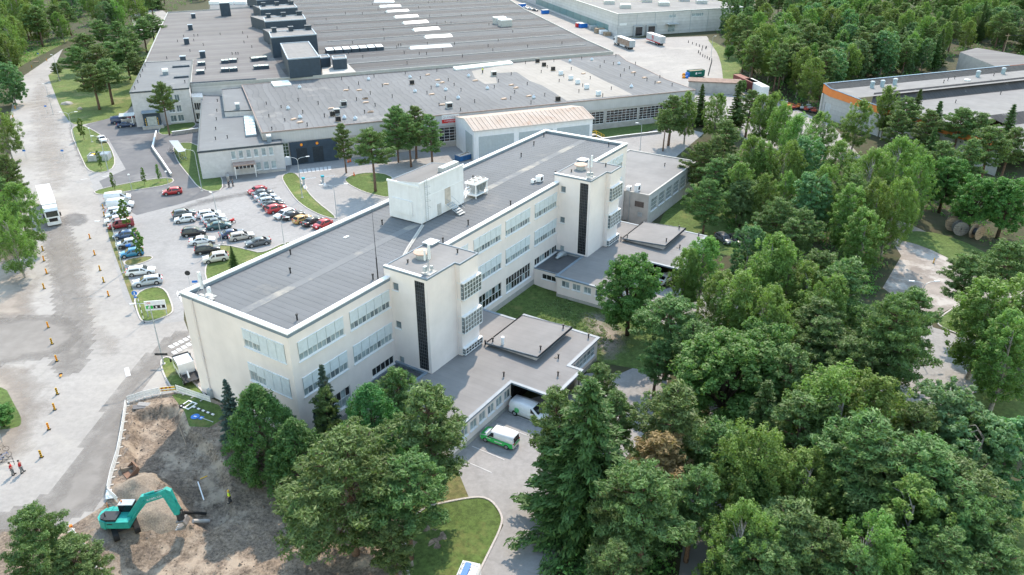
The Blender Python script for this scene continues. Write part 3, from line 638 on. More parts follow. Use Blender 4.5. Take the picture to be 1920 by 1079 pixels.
def stair_tower(x0):
    """Projecting stair tower: blank front, jogged bay with corner windows, tall glazed strip on its near flank."""
    tw = MB()
    strip = (4.15, 5.75, 2.35, 15.55); smalls = [(0.45,1.4,13.2,14.3),(0.45,1.4,7.5,8.6),(0.65,1.45,2.1,3.1)]
    wall_holes(tw, (x0,0,0), (0,-1,0), 0, 6.2, -1.9, 16.15, [strip]+smalls, (-1,0,0), 0.18)
    wall_holes(tw, (x0,-6.2,0), (1,0,0), 0, 5.9, -1.9, 16.15, [], (0,-1,0))
    wall_holes(tw, (x0+5.9,-6.2,0), (0,-1,0), 0, 0.8, -1.9, 16.15, [], (-1,0,0))
    wall_holes(tw, (x0+5.9,-7.0,0), (1,0,0), 0, 4.1, -1.9, 16.15, [], (0,-1,0))
    wall_holes(tw, (x0+10,-7.0,0), (0,1,0), 0, 7.0, -1.9, 16.15, [], (1,0,0))
    tw.add([(x0,0,14.5),(x0,0.9,14.5),(x0,0.9,16.15),(x0,0,16.15)], [(3,2,1,0)]); tw.add([(x0+10,0,14.5),(x0+10,0.9,14.5),(x0+10,0.9,16.15),(x0+10,0,16.15)], [(0,1,2,3)])
    tw.add([(x0,0.9,14.5),(x0+10,0.9,14.5),(x0+10,0.9,16.15),(x0,0.9,16.15)], [(3,2,1,0)])
    t = part('stair_tower', tw, M_cream, off)
    ol = [(x0,0.9),(x0,-6.2),(x0+5.9,-6.2),(x0+5.9,-7.0),(x0+10,-7.0),(x0+10,0.9)]
    part('roof', flat_sheet(ol, 16.155), M_wroof, t); part('coping', coping_loop(ol, 0.10, 16.0, 16.26, 0.06), M_flash, t)
    mb = MB(); mb.box((x0-.03,-5.2,16.262),(x0+.42,0.95,16.36)); part('coping', mb, M_coping, t)
    mb = MB(); mb.box((x0+8.3,-0.5,16.18),(x0+9.9,0.95,16.5)); part('parapet_box', mb, M_flash, t); mb = MB(); mb.box((x0+8.2,-0.6,16.503),(x0+10.0,1.05,16.57)); part('coping', mb, M_coping, t)
    SF = Face((x0,0,0), (0,-1,0), (-1,0,0))
    grid_window(off, SF, *strip, 5, 26, d=-0.08, fw=0.05, gm=M_dark, frame_m=mat('strip_frame', (0.10,0.105,0.115), 0.6), sill=False, name='stair_window')
    for s in smalls: grid_window(off, SF, *s, 1, 1, d=-0.10, fw=0.07, gm=M_glass if s[3] > 4 else M_curt, frame_m=M_conc, name='window')
    B = Face((x0+6.05,-7.0,0), (1,0,0), (0,-1,0))
    for z0, z1, nr in ((10.8,13.4,4),(5.65,8.35,4),(2.3,3.4,2)):
        # glazed corner box: white frame grid standing proud of the wall
        fr = MB(); dd = 0.5; a1 = 4.05
        for zz in (z0, z1-0.14): B.box(fr, 0, a1, zz, zz+0.14, 0.003, dd); B.box(fr, -0.16, -0.003, zz, zz+0.14, -0.62, dd)
        for i in range(7): B.box(fr, i*(a1-.1)/6, i*(a1-.1)/6+0.085, z0+.14, z1-.14, dd-.09, dd-.01)
        for j in range(1, nr): B.box(fr, 0.085, a1-.1, z0+(z1-z0)*j/nr-.03, z0+(z1-z0)*j/nr+.03, dd-.085, dd-.02)
        for i in range(2): B.box(fr, -0.15, -0.07, z0+.14, z1-.14, -0.6+i*0.55, -0.52+i*0.55)
        for j in range(1, nr): B.box(fr, -0.145, -0.075, z0+(z1-z0)*j/nr-.03, z0+(z1-z0)*j/nr+.03, -0.52, dd-.10)
        B.box(fr, a1-.1, a1+0.02, z0+.14, z1-.14, 0.003, dd)
        w = part('corner_window', fr, M_white, off)
        for i in range(6):
            g = MB(); B.box(g, i*(a1-.1)/6+.04, (i+1)*(a1-.1)/6+.04, z0+.14, z1-.14, dd-.07, dd-.06); part('pane', g, M_bay if z0 > 4 else M_dark, w)
        g = MB(); B.box(g, -0.12, -0.11, z0+.14, z1-.14, -0.55, dd-.1); part('pane', g, M_glass, w)
    cp = MB(); cp.tube([(x0+4.85,-1.6,16.16),(x0+4.85,-1.6,16.95)], 0.8, 18); v = part('vent_stack', cp, M_metal, t)
    cp = MB(); cp.tube([(x0+4.85,-1.6,16.95),(x0+4.85,-1.6,17.07),(x0+4.85,-1.6,17.25)], [1.15,1.15,0.2], 20); part('vent_cap', cp, mat('copper_cap', (0.50,0.36,0.29), 0.7, var=0.12), v)
    vent_post(t, x0+8.7, -4.6, 16.16, 0.6); vent_post(t, x0+2.6, -1.0, 16.16, 0.5)
    # mobile-phone aerial on a paving-slab base
    an = MB(); an.box((x0+1.0,-5.9,16.17),(x0+2.6,-4.5,16.26)); base = part('aerial_base', an, M_plinth, t)
    an = MB(); an.tube([(x0+1.9,-5.0,16.2),(x0+1.9,-5.0,19.4)], 0.06, 8); an.tube([(x0+1.2,-5.5,16.3),(x0+1.9,-5.0,17.6),(x0+2.5,-5.6,16.3)], 0.03, 5); part('aerial_mast', an, M_metal, t)
    an = MB(); an.box((x0+1.82,-5.3,18.0),(x0+2.12,-5.08,20.0)); an.box((x0+1.45,-4.9,17.9),(x0+1.65,-4.7,19.3)); part('aerial', an, M_coping, t)
    an = MB(); an.box((x0+1.0,-5.2,16.5),(x0+1.5,-4.8,17.2)); an.box((x0+2.2,-5.3,16.4),(x0+2.5,-5.0,16.9)); part('equipment_box', an, M_metal, t)
    return t
M_bay = glass('bay_glass', (0.16, 0.18, 0.18), 0.12)
stair_tower(17.5); stair_tower(62.0)
# aerial on the near left roof corner
mb = MB(); mb.box((0.8,15.2,14.43),(2.4,16.9,14.5)); mb.box((1.2,14.6,14.5),(1.6,17.3,14.62)); base = part('aerial_base', mb, M_plinth, off)
mb = MB(); mb.tube([(1.4,16.2,14.5),(1.4,16.2,17.4)], 0.06, 8); mb.tube([(0.6,17.2,14.5),(1.4,16.2,16.4),(2.2,15.4,14.5)], 0.03, 5); part('aerial_mast', mb, M_metal, off)
mb = MB(); mb.box((1.2,16.35,15.6),(1.5,16.65,17.9)); mb.box((1.7,15.8,14.9),(2.1,16.1,15.7)); part('aerial', mb, M_coping, off)
# lattice whip mast behind the near tower
mb = MB(); mb.tube([(17.0,1.6,14.4),(17.0,1.6,17.5)], 0.09, 5); mb.tube([(17.0,1.6,17.5),(17.0,1.6,24.4)], [0.05,0.015], 5)
for k in range(10): mb.tube([(16.9,1.5,14.6+k*.3),(17.1,1.7,14.9+k*.3)], 0.02, 4)
part('whip_mast', mb, M_dkmetal, off)
# cable tray from plant room to tower
mb = MB(); mb.tube([(34.5,8.25,14.5),(26.6,4.6,14.5),(20.2,1.3,14.5)], 0.16, 6); mb.tube([(34.5,7.95,14.5),(26.6,4.3,14.5),(20.4,1.2,14.5)], 0.10, 6); part('cable_tray', mb, M_plinth, off)

# plant room on the roof
pr = MB(); A, B_, C_, D_ = (34.6,8.4), (45.6,8.4), (45.6,14.7), (34.6,14.7)
pr.add([(*A,14.6),(*B_,14.6),(*B_,21.0),(*A,21.2)], [(0,1,2,3)]); pr.add([(*D_,14.6),(*C_,14.6),(*C_,20.3),(*D_,20.4)], [(3,2,1,0)])
ph = part('plant_room', pr, M_corr, off)
pr = MB(); pr.add([(*A,14.6),(*D_,14.6),(*D_,20.4),(*A,21.2)], [(3,2,1,0)]); pr.add([(*B_,14.6),(*C_,14.6),(*C_,20.3),(*B_,21.0)], [(0,1,2,3)]); part('side_wall', pr, M_corry, ph)
pr = MB(); pr.box((34.75,8.55,14.43),(45.4,14.5,14.62)); part('base_frame', pr, M_dkmetal, ph)
part('roof', MB().add([(34.6,8.4,21.02),(45.6,8.4,20.85),(45.6,14.7,20.2),(34.6,14.7,20.25)], [(0,1,2,3)]), M_broof, ph)
part('coping', MB().box((34.5,8.28,20.9),(45.7,8.52,21.12)), M_coping, ph); part('coping', MB().box((34.5,8.53,20.3),(34.72,14.8,20.62)).add([], []), M_coping, ph)
part('roof_unit', MB().box((41.0,8.9,20.85),(45.2,9.9,21.55)), M_metal, ph)
part('louvre_panel', MB().box((34.44,10.0,15.6),(34.597,13.9,17.9)), M_corry, ph)
part('door', MB().box((40.6,8.33,15.9),(42.0,8.397,18.4)), mat('beige_door', (0.50,0.46,0.42), 0.6), ph)
part('door', MB().box((38.6,8.33,14.6),(39.5,8.397,16.5)), mat('grey_door', (0.46,0.47,0.48), 0.6), ph)
part('wall_band', MB().box((34.62,8.36,18.45),(45.58,8.397,18.53)), M_coping, ph)
ld = MB()
for xx in (35.5, 36.1): ld.tube([(xx,8.2,14.6),(xx,8.2,21.6)], 0.03, 5)
for k in range(20): ld.tube([(35.5,8.2,14.9+k*.33),(36.1,8.2,14.9+k*.33)], 0.018, 4)
for k in range(4):
    zz = 17+k*1.1; ld.tube([(35.45,8.2,zz),(35.5,7.6,zz),(36.1,7.6,zz),(36.15,8.2,zz)], 0.018, 4)
part('ladder', ld, M_metal, ph)
st = MB()
for k in range(6): st.box((41.0+0.28*k, 6.9-0.0*k, 15.85-k*.24),(41.24+0.28*k, 8.2, 15.89-k*.24))
st = MB()
for k in range(6): st.box((40.7, 8.1-0.42*k-.4, 15.85-k*.24),(42.1, 8.1-0.42*k, 15.89-k*.24))
for xx in (40.68, 42.08): st.tube([(xx,8.2,15.9),(xx,5.7,14.5)], 0.05, 5); st.tube([(xx,8.2,16.8),(xx,5.7,15.4)], 0.03, 5)
part('stairs', st, M_metal, ph)

# air chiller standing on the roof
ch = root('roof_chiller', W(49.9,8.9,14.44), YAW, 'white roof chiller unit with six fans on legs beside the plant room', 'chiller')
mb = MB()
for sx in (-1.6, 1.6):
    for sy in (-.95, .95): mb.box((sx-.07,sy-.07,0),(sx+.07,sy+.07,2.5))
mb.box((-1.75,-1.1,0.45),(1.75,1.1,0.62)); part('frame', mb, M_coping, ch)
mb = MB(); mb.box((-1.8,-1.15,2.35),(1.8,1.15,2.62)); part('top_panel', mb, M_coping, ch)
for i in range(3):
    for j in (-1, 1):
        f = MB(); f.tube([(-1.15+1.15*i,0.55*j,2.62),(-1.15+1.15*i,0.55*j,2.80)], 0.46, 16); fo = part('fan', f, M_coping, ch)
        f = MB(); f.tube([(-1.15+1.15*i,0.55*j,2.802),(-1.15+1.15*i,0.55*j,2.806)], 0.39, 16); part('fan_grille', f, M_dkmetal, fo)
for i in range(2):
    c = MB(); x = -0.85+1.7*i
    c.add([(x-.75,-1.0,2.33),(x-.05,-0.9,0.66),(x-.05,0.9,0.66),(x-.75,1.0,2.33),(x-.68,-1.0,2.33),(x+.02,-0.9,0.66),(x+.02,0.9,0.66),(x-.68,1.0,2.33)], [(0,1,2,3),(7,6,5,4),(0,4,5,1),(3,2,6,7)])
    c.add([(x+.75,-1.0,2.33),(x+.05,-0.9,0.66),(x+.05,0.9,0.66),(x+.75,1.0,2.33),(x+.68,-1.0,2.33),(x-.02+.06,-0.9,0.66),(x-.02+.06,0.9,0.66),(x+.68,1.0,2.33)], [(3,2,1,0),(4,5,6,7),(1,5,4,0),(7,6,2,3)])
    part('coil', c, M_metal, ch)
mb = MB(); mb.tube([(-.9,0,.95),(.2,0,.95)], .24, 10); mb.tube([(.5,.4,.9),(1.3,.4,.9)], .18, 10); part('compressor', mb, M_dkmetal, ch)
mb = MB(); mb.tube([(-1.6,0.3,1.9),(-2.6,0.3,1.9),(-4.3,-0.4,1.2),(-4.3,-.4,2.3)], 0.11, 7); mb.tube([(-1.6,0.0,1.6),(-2.6,0.0,1.6),(-4.25,-0.7,0.95)], 0.11, 7); part('pipe', mb, M_coping, ch)
def small_unit(px_uvz, d, label):
    o = root('air_unit', W(*px_uvz), YAW, label, 'air unit'); part('casing', MB().box((-d[0]/2,-d[1]/2,0.15),(d[0]/2,d[1]/2,d[2])), M_coping, o)
    part('fan_grille', MB().disc((0,-d[1]/2-.01,d[2]*.55), min(d[0],d[2])*.32, (0,1,0), .02, 14), M_dkmetal, o)
    part('stand', MB().box((-d[0]/2,-.08,0),(-d[0]/2+.1,.08,.15)).box((d[0]/2-.1,-.08,0),(d[0]/2,.08,.15)), M_metal, o); return o
small_unit((61.5,3.6,14.43), (1.2,0.9,1.1), 'larger of two pale box vents on the office roof beside the far stair tower')
small_unit((60.2,4.1,14.43), (0.7,0.6,0.7), 'smaller of two pale box vents on the office roof beside the far stair tower')

# ---------------------------------------------------------------- the two low wings in front
def wing(x0, label):
    w = root('office_wing', W(x0,0,0), YAW, label, 'building wing')
    gl = -2.0
    ol = [(8.1,-5.4),(8.1,-16),(21.75,-16),(21.75,-22.5),(29.1,-22.5),(29.1,-20.5),(38,-20.5),(38,-8),(36,-8),(36,-0.03),(17.47,-0.03),(17.47,-5.4)]
    segs = [((8.1,-5.4),(8.1,-16)),((8.1,-16),(21.75,-16)),((29.1,-22.5),(29.1,-20.5)),((29.1,-20.5),(38,-20.5)),((38,-20.5),(38,-8)),((38,-8),(36,-8)),((36,-8),(36,-0.05))]
    hs = {0: [(0.9,2.4,.3,1.5),(2.95,4.5,.3,1.5),(5.1,6.5,.3,1.5),(7.2,8.7,.3,1.5)], 1: [(0.55+1.92*k, 2.0+1.92*k, -.15, 1.25) for k in range(7)], 3: [(1.2,8.1,-0.35,1.25)], 4: [(2+2.2*k,3.5+2.2*k,0,1.4) for k in range(4)]}
    for i, (a, b) in enumerate(segs):
        a, b = np.array([*a,0.]), np.array([*b,0.]); du = (b-a); Ln = np.linalg.norm(du); du /= Ln
        nr = np.array([du[1], -du[0], 0]); 
        mb = MB(); wall_holes(mb, a, du, 0, Ln, gl+0.75, 2.0, hs.get(i, []), nr, 0.15); part('wall', mb, M_cream, w)
        mb = MB(); wall_holes(mb, a+nr*0.03, du, -.03, Ln+.03, gl-.5, gl+0.75, [], nr, 0.15); part('plinth', mb, M_plinth, w)
        F = Face(a, du, nr)
        for h in hs.get(i, []):
            grid_window(w, F, *h, *((2,1) if h[1]-h[0] < 3 else (6,2)), d=-.08, fw=.09, gm=M_curt, mix=M_glass)
    part('roof', flat_sheet(ol, 2.1), M_wroof, w); part('roof_edge', coping_loop(ol, 0.18, 1.92, 2.16, 0.28), M_flash, w)
    part('soffit', flat_sheet(ol, 1.9), M_cream, w)
    # car port under the projecting roof
    mb = MB()
    for p in ((22.1,-22.1),(28.7,-22.1),(25.4,-22.1)): mb.box((p[0]-.17,p[1]-.17,gl-.4),(p[0]+.17,p[1]+.17,1.9))
    part('post', mb, M_plinth, w) if False else None
    for p in ((22.1,-22.1),(28.7,-22.1)): part('post', MB().box((p[0]-.17,p[1]-.17,gl-.4),(p[0]+.17,p[1]+.17,1.9)), M_plinth, w)
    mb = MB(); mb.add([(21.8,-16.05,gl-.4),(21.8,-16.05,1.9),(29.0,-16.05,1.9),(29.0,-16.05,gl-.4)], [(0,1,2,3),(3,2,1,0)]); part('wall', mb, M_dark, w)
    mb = MB(); mb.add([(29.05,-22.4,gl-.4),(29.05,-16,gl-.4),(29.05,-16,1.9),(29.05,-22.4,1.9)], [(3,2,1,0),(0,1,2,3)]); part('wall', mb, M_conc, w)
    # lower link roof against the office
    ol2 = [(9.5,-0.03),(9.5,-5.0),(17.46,-5.0),(17.46,-0.03)]
    part('link_roof', flat_sheet(ol2, 1.6), mat('dark_link_felt', (0.10,0.102,0.11), 0.95, var=.1, scale=.5), w); part('roof_edge', coping_loop(ol2[:3]+[(17.46,-0.03)], 0.15, 1.5, 1.68, 0.02), M_flash, w)
    mb = MB(); wall_holes(mb, (9.5,-0.03,0), (0,-1,0), 0, 5.0, gl-.4, 1.5, [(1.6,4.4,.0,1.0)], (-1,0,0), .12); part('wall', mb, M_cream, w)
    grid_window(w, Face((9.5,-0.03,0),(0,-1,0),(-1,0,0)), 1.6,4.4,.0,1.0,3,1, d=-.06, gm=M_dark)
    mb = MB(); mb.box((8.12,-5.38,1.5),(17.45,-5.02,2.0)); part('wall', mb, M_cream, w)
    # tilted roof-light slab
    sl = MB(); q = [(27.2,-8.3),(27.2,-16.9),(36.8,-16.9),(36.8,-8.3)]; zz = [2.72,3.28,3.28,2.72]
    sl.prism(q, [z-.16 for z in zz], zz); s_ = part('tilted_roof', sl, M_wroof, w)
    sl = MB(); sl.prism([(27.9,-8.9),(27.9,-16.2),(36.0,-16.2),(36.0,-8.9)], 2.11, [2.55,3.0,3.0,2.55], False); part('clerestory', sl, M_cream, s_)
    ed = coping_loop(q, 0.12, 0, 0.01, 0.05); ed = MB()
    for i in range(4):
        a, b = q[i], q[(i+1)%4]; za, zb = zz[i], zz[(i+1)%4]
        c = (np.array(q[i])+np.array(q[(i+1)%4]))/2 - np.array([31.95,-12.8]); n = c/np.linalg.norm(c)
        n = np.array([round(n[0]), round(n[1])])*0.06
        ed.add([(a[0]+n[0],a[1]+n[1],za-.2),(b[0]+n[0],b[1]+n[1],zb-.2),(b[0]+n[0],b[1]+n[1],zb+.05),(a[0]+n[0],a[1]+n[1],za+.05),(a[0]-n[0]*2,a[1]-n[1]*2,za+.05),(b[0]-n[0]*2,b[1]-n[1]*2,zb+.05)], [(0,1,2,3),(3,2,5,4),(3,2,1,0),(4,5,2,3)])
    part('slab_edge', ed, M_flash, s_)
    for p in ((27.9,-9.0,2.72),(35.9,-15.9,3.18),(29,-16.2,3.2)): vent_post(s_, *p, .75)
    for p in ((27.6,-7.9,2.1),(22.2,-14.6,2.1),(26.2,-20.6,2.1),(37.2,-19.4,2.1),(30,-18.5,2.1)): vent_post(w, *p, .75)
    part('roof_drain', MB().box((29.8,-18.3,2.105),(30.3,-17.9,2.16)), M_dkmetal, w)
    return w
wing(0, 'low flat-roofed office wing with a tilted roof slab, beside the two delivery vans')
wing(44.5, 'low flat-roofed office wing with a tilted roof slab, beyond the courtyard lawn')
o = root('ventilation_unit', W(60.2,-1.6,1.62), YAW, 'grey humped ventilation unit on the dark link roof by the far tower', 'ventilation unit'); o.scale = (.75,.75,.55)
mb = MB(); mb.tube([(-1.6,0,.5),(-.5,0,.55),(-.4,0,.8),(1.4,0,.8),(1.5,0,.5),(2.2,.3,.45)], [.35,.5,.75,.78,.5,.3], 9); part('duct', mb, M_metal, o, True); mb = MB(); mb.tube([(1.9,-.3,.1),(1.9,-.3,1.1)], [.55,.35], 10); part('cowl', mb, M_metal, o)
o = root('roof_fan', W(28.0,-10.6,2.85), YAW, 'small pale cylinder fan on the tilted roof slab near the vans', 'roof fan'); part('housing', MB().tube([(0,0,0),(0,0,1.0)], .22, 10), M_coping, o); part('cap', MB().tube([(0,0,1.02),(0,0,1.2)], [.3,.25], 10), M_coping, o)

# ---------------------------------------------------------------- annex behind the far end
an = root('office_annex', W(90.0,-5.5,0), YAW, 'low grey brick annex with a flat roof behind the far end of the office', 'annex')
AZ = 4.75; ol = [(0,0),(27,0),(27,17),(0,17)]
hs = [(1.4+4.05*k, 4.6+4.05*k, 0.9, 3.6) for k in range(6)]
mb = MB(); wall_holes(mb, (0,0,0), (1,0,0), 0, 27, -2.4, AZ, hs, (0,-1,0)); part('wall', mb, M_brick, an)
mb = MB(); wall_holes(mb, (0,0,0), (0,1,0), 0, 17, -2.4, AZ, [(1.0,3.0,2.0,3.2)], (-1,0,0)); part('wall', mb, M_conc, an)
mb = MB(); mb.add([(27,0,-2.4),(27,17,-2.4),(27,17,AZ),(27,0,AZ)], [(0,1,2,3)]); mb.add([(0,17,-2.4),(27,17,-2.4),(27,17,AZ),(0,17,AZ)], [(3,2,1,0)]); part('wall', mb, M_brick, an)
for h in hs: grid_window(an, Face((0,0,0),(1,0,0),(0,-1,0)), *h, 5, 3, gm=M_glass, fw=.09)
part('vent_grille', MB().box((-.05,1.0,2.0),(.1,3.0,3.2)), mat('brown_louvre', (0.15,0.12,0.11), .7, stripe=(2,.15,.4,0)), an)
part('vent_grille', MB().box((-.05,1.2,-.1),(-.003,2.2,.9)), M_metal, an); part('drain_pipe', MB().tube([(-.1,4.2,AZ),(-.1,4.2,-1.9)], .06, 6), M_metal, an)
part('roof', flat_sheet(ol, AZ+.02), M_wroof, an); part('coping', coping_loop(ol, .3, AZ-.05, AZ+.22, .05), M_plinth, an)
for p in ((4,9),(8,11),(12,13),(20,5),(1.5,15)): vent_post(an, *p, AZ+.02, .8)
for i, (x, y, d) in enumerate(((1.2,3.2,(1.4,.8,1.5)),(0.9,5.0,(1.1,.8,.9)),(0.8,6.6,(1.2,.8,1.1)))):
    small_unit((90+x,-5.5+y,AZ+.03), d, ['tall white air unit on the annex roof edge, rightmost of three','small middle air unit on the annex roof edge','white air unit on the annex roof edge, closest to the office wall'][i])
# ================================================================= THE FACTORY (local axes: x along its front, y to the rear)
FYAW = math.radians(22.088); FO = np.array([-59.959, 181.065, 0.0])
FS = np.array([math.cos(FYAW), math.sin(FYAW), 0]); FT = np.array([-math.sin(FYAW), math.cos(FYAW), 0])
def FL(x, y, z):
    P = G(x, y, z) - FO; return (float(P@FS), float(P@FT))
def FW(a, b, z=0.0): return FO + FS*a + FT*b + np.array([0, 0, z])
def walls(parent, ol, z0, z1, m, holes=None, depth=0.25, skip=()):
    """One wall part per side of the outline; holes: {side: [(a0,a1,z0,z1)]}. Returns the sides as Face objects."""
    n = len(ol); faces = []
    ccw = sum(ol[i][0]*ol[(i+1)%n][1]-ol[(i+1)%n][0]*ol[i][1] for i in range(n)) > 0
    for i in range(n):
        a, b = np.array([*ol[i],0.]), np.array([*ol[(i+1)%n],0.]); du = b-a; Ln = np.linalg.norm(du); du /= Ln
        nr = np.array([du[1], -du[0], 0]) * (1 if ccw else -1)
        faces.append((Face(a, du, nr), Ln))
        if i in skip: continue
        mb = MB(); wall_holes(mb, a, du, 0, Ln, z0, z1, (holes or {}).get(i, []), nr, depth); part('wall', mb, m, parent)
    return faces
def back_panel(parent, F, a0, a1, z0, z1, d=-0.3, m=None):
    mb = MB(); F.box(mb, a0, a1, z0, z1, d-.02, d); return part('backing', mb, m or M_dark, parent)

# ---- front hall
hall = root('front_hall', FO, FYAW, 'long low factory hall with ribbed felt roof and a pale new roof patch', 'factory hall')
HZ = 8.6
hol = [(0,0), FL(1304,169,HZ), FL(1250,150,HZ), FL(1210,130,HZ), FL(1175,115,HZ), FL(1160,103,HZ), FL(897,123,HZ), FL(600,147.6,HZ), (13.5,57.2), (0,57)]
fh = [(44.1,51.3,1.4,5.3), (87.4,92.9,1.6,5.2), (93.6,103.8,1.6,5.2), (104.3,113.5,1.6,5.2), (114.2,121.8,1.6,5.2), (24,31.5,1.4,5.2), (32.2,43.4,1.4,5.2)]
hf = walls(hall, hol, -2.2, HZ-.05, M_conc, {0: fh})
hF = hf[0][0]
for a0, a1, z0, z1 in fh: grid_window(hall, hF, a0, a1, z0, z1, max(4, int((a1-a0)/1.25)), 5, d=-.15, fw=.12, gm=M_dark, mix=mat('brown_glass', (0.10,0.075,0.07), .2), sill=False)
mb = MB(); hF.box(mb, 0.4, 122.6, 5.75, 8.2, 0.003, 0.12); part('cladding_band', mb, mat('pale_grey_sheet', (0.50,0.49,0.495), .7, var=.05, scale=.3, stripe=(0,.6,.08,0)), hall)
part('roof', flat_sheet(hol, HZ), M_hroof, hall)
part('roof_edge', coping_loop(hol, .12, HZ-.12, HZ+.10, .10), mat('brown_edge_sheet', (0.26,0.20,0.185), .7), hall)
pw = [FL(900+x/6.4, 100+y/6.4, HZ) for x, y in ((-100,215),(0,195),(380,128),(700,85),(960,78),(1300,230),(1480,325),(1640,400),(1830,498),(1420,535),(1040,573),(900,480),(740,385),(600,335),(440,228),(180,240),(205,362),(60,370),(-60,300))]
part('roof_patch', flat_sheet(pw, HZ+.006), M_newroof, hall)
# navy loading bay with two doors
mb = MB(); hF.box(mb, 5.9, 17.4, 0.0, 5.6, 0.125, 0.7); nb = part('loading_bay', mb, M_navy, hall)
for a in (7.3, 11.2):
    mb = MB()
    for k in range(10): hF.box(mb, a, a+2.6, 0.3+.38*k, 0.3+.38*k+.355, 0.703, 0.735)
    part('roller_door', mb, mat('dark_door', (0.022,0.033,0.045), .5), nb)
for a, tx in ((8.7, '1'), (12.5, '2')):
    c = hF.o + hF.u*a + hF.n*0.74 + np.array([0,0,4.9]); part('door_roundel', MB().disc(c, .34, hF.n, .05, 20), mat('orange_roundel', (0.85,0.22,0.02), .5), nb)
    part('roundel_centre', MB().disc(c+hF.n*.03, .17, hF.n, .03, 16), M_yellow, nb)
mb = MB(); hF.box(mb, 4.2, 5.6, 2.2, 5.6, 0.06, 0.3); sw = part('stair_glazing', mb, mat('green_glass', (0.05,0.085,0.05), .15), hall)
mb = MB()
for k in range(5): hF.box(mb, 4.15, 5.65, 2.15+.86*k, 2.22+.86*k, 0.303, 0.34)
for k in range(3): hF.box(mb, 4.15+.72*k, 4.22+.72*k, 2.15, 5.62, 0.303, 0.335)
part('frame', mb, M_white, sw); mb = MB(); hF.box(mb, 4.2, 5.85, 0, 2.1, 0.06, .3); part('base_panel', mb, M_coping, hall)

# company sign on the hall wall
def text(parent, s, size, loc, rot, m, name='lettering', ext=0.004, xs=1.0):
    c = bpy.data.curves.new(name, 'FONT'); c.body = s; c.size = size; c.extrude = ext; c.align_x = 'CENTER'; c.align_y = 'CENTER'; c.resolution_u = 2
    t_ = bpy.data.objects.new(name, c); COL.objects.link(t_); bpy.context.view_layer.update()
    me = bpy.data.meshes.new_from_object(t_.evaluated_get(bpy.context.evaluated_depsgraph_get())); bpy.data.objects.remove(t_); me.materials.clear()
    o = link(name, me, parent, m); o.location = tuple(loc); o.rotation_euler = rot; o.scale = (xs, 1, 1); return o
sg = root('company_sign', FW(47.35,-.16,6.4), FYAW, 'white and red lettered company sign high on the factory hall wall', 'sign')
part('white_board', MB().box((-2.4,-.06,1.0),(2.4,0,2.15)), M_white, sg); part('red_board', MB().box((-2.4,-.06,0),(2.4,0,0.995)), M_red, sg)
text(sg, 'LOGENT', .72, (0.35,-.07,1.55), (math.pi/2,0,0), mat('faded_red_print', (0.42,0.17,0.19), .6), xs=1.25)
mb = MB(); mb.tube([(-1.85+.28*math.cos(a*math.pi/9),-.066,1.55+.28*math.sin(a*math.pi/9)) for a in range(19)], .035, 5); part('ring_emblem', mb, mat('faded_red_print', (0.42,0.17,0.19), .6), sg)
text(sg, 'Logistiikkahallit', .55, (0,-.07,.62), (math.pi/2,0,0), M_white, xs=1.05); text(sg, 'vuokrataan', .32, (0,-.07,.2), (math.pi/2,0,0), M_white)

# ---- left two-storey office block of the factory
lo = root('factory_office', FO, FYAW, 'grey brick two-storey factory office with a glazed roof light, behind the car park', 'office building')
LZ = 6.6; bl = FL(378.4,180,LZ); lol = [(-15,-3.5),(4.1,-3.5),(4.1,-.01),(-.02,-.01),(-.02,50),(bl[0],bl[1])]
lh = {0: [(7.1+1.72*k, 8.15+1.72*k, 4.0, 5.9) for k in range(6)] + [(12.3+1.75*k, 13.5+1.75*k, 0.7, 2.6) for k in range(3)], 5: [(6,9,3.6,5.6),(6,9,.6,2.6)]}
lf = walls(lo, lol, -.3, LZ-.02, M_brick, lh)
for i, hh in lh.items():
    for h in hh: grid_window(lo, lf[i][0], *h, 1 if h[1]-h[0] < 2 else 3, 2 if False else 1, d=-.12, gm=M_curt, mix=M_glass, fw=.08)
mb = MB()
for k in range(7): lf[0][0].box(mb, 6.68+1.72*k, 6.86+1.72*k, .6, 6.2, .003, .12)
part('pilaster', mb, M_brick, lo)['kind'] = 'stuff'
part('roof', flat_sheet(lol, LZ), M_lroof, lo); part('roof_edge', coping_loop(lol, .2, LZ-.35, LZ+.12, .12), M_dedge, lo)
up = [FL(421,210,8.0), (0,26.4), (0,55.5), (-6.0,55.5)]
walls(lo, up, LZ, 8.0, M_brick); part('upper_roof', flat_sheet(up, 8.02), M_lroof, lo); part('roof_edge', coping_loop(up, .18, 7.9, 8.15, .06), M_dedge, lo)
rl = [FL(360+x/7.195, 180+y/7.195, 7.1) for x, y in ((695,270),(838,262),(870,520),(725,535))]
sk = part('roof_light', MB().prism(rl, LZ+.01, 7.05), M_flash, lo)
for i in range(6):
    for j in range(2):
        q = []
        for a, b in ((i/6+.012, j/2+.03), ((i+1)/6-.012, j/2+.03), ((i+1)/6-.012, (j+1)/2-.03), (i/6+.012, (j+1)/2-.03)):
            l = np.array(rl[0])*(1-a)+np.array(rl[3])*a; r = np.array(rl[1])*(1-a)+np.array(rl[2])*a; q.append(tuple(l*(1-b)+r*b))
        part('pane', MB().prism(q, 7.051, 7.13), M_skyb, sk)
for x, y in ((345,80),(337,215),(332,330),(323,460),(320,595),(480,575)): vent_post(lo, *FL(360+x/7.195, 180+y/7.195, LZ), LZ, .8)
for x, y in ((1005,118),(1040,290),(1080,460),(1205,165),(1255,345)): vent_post(hall, *FL(360+x/7.195, 180+y/7.195, HZ), HZ, .8)
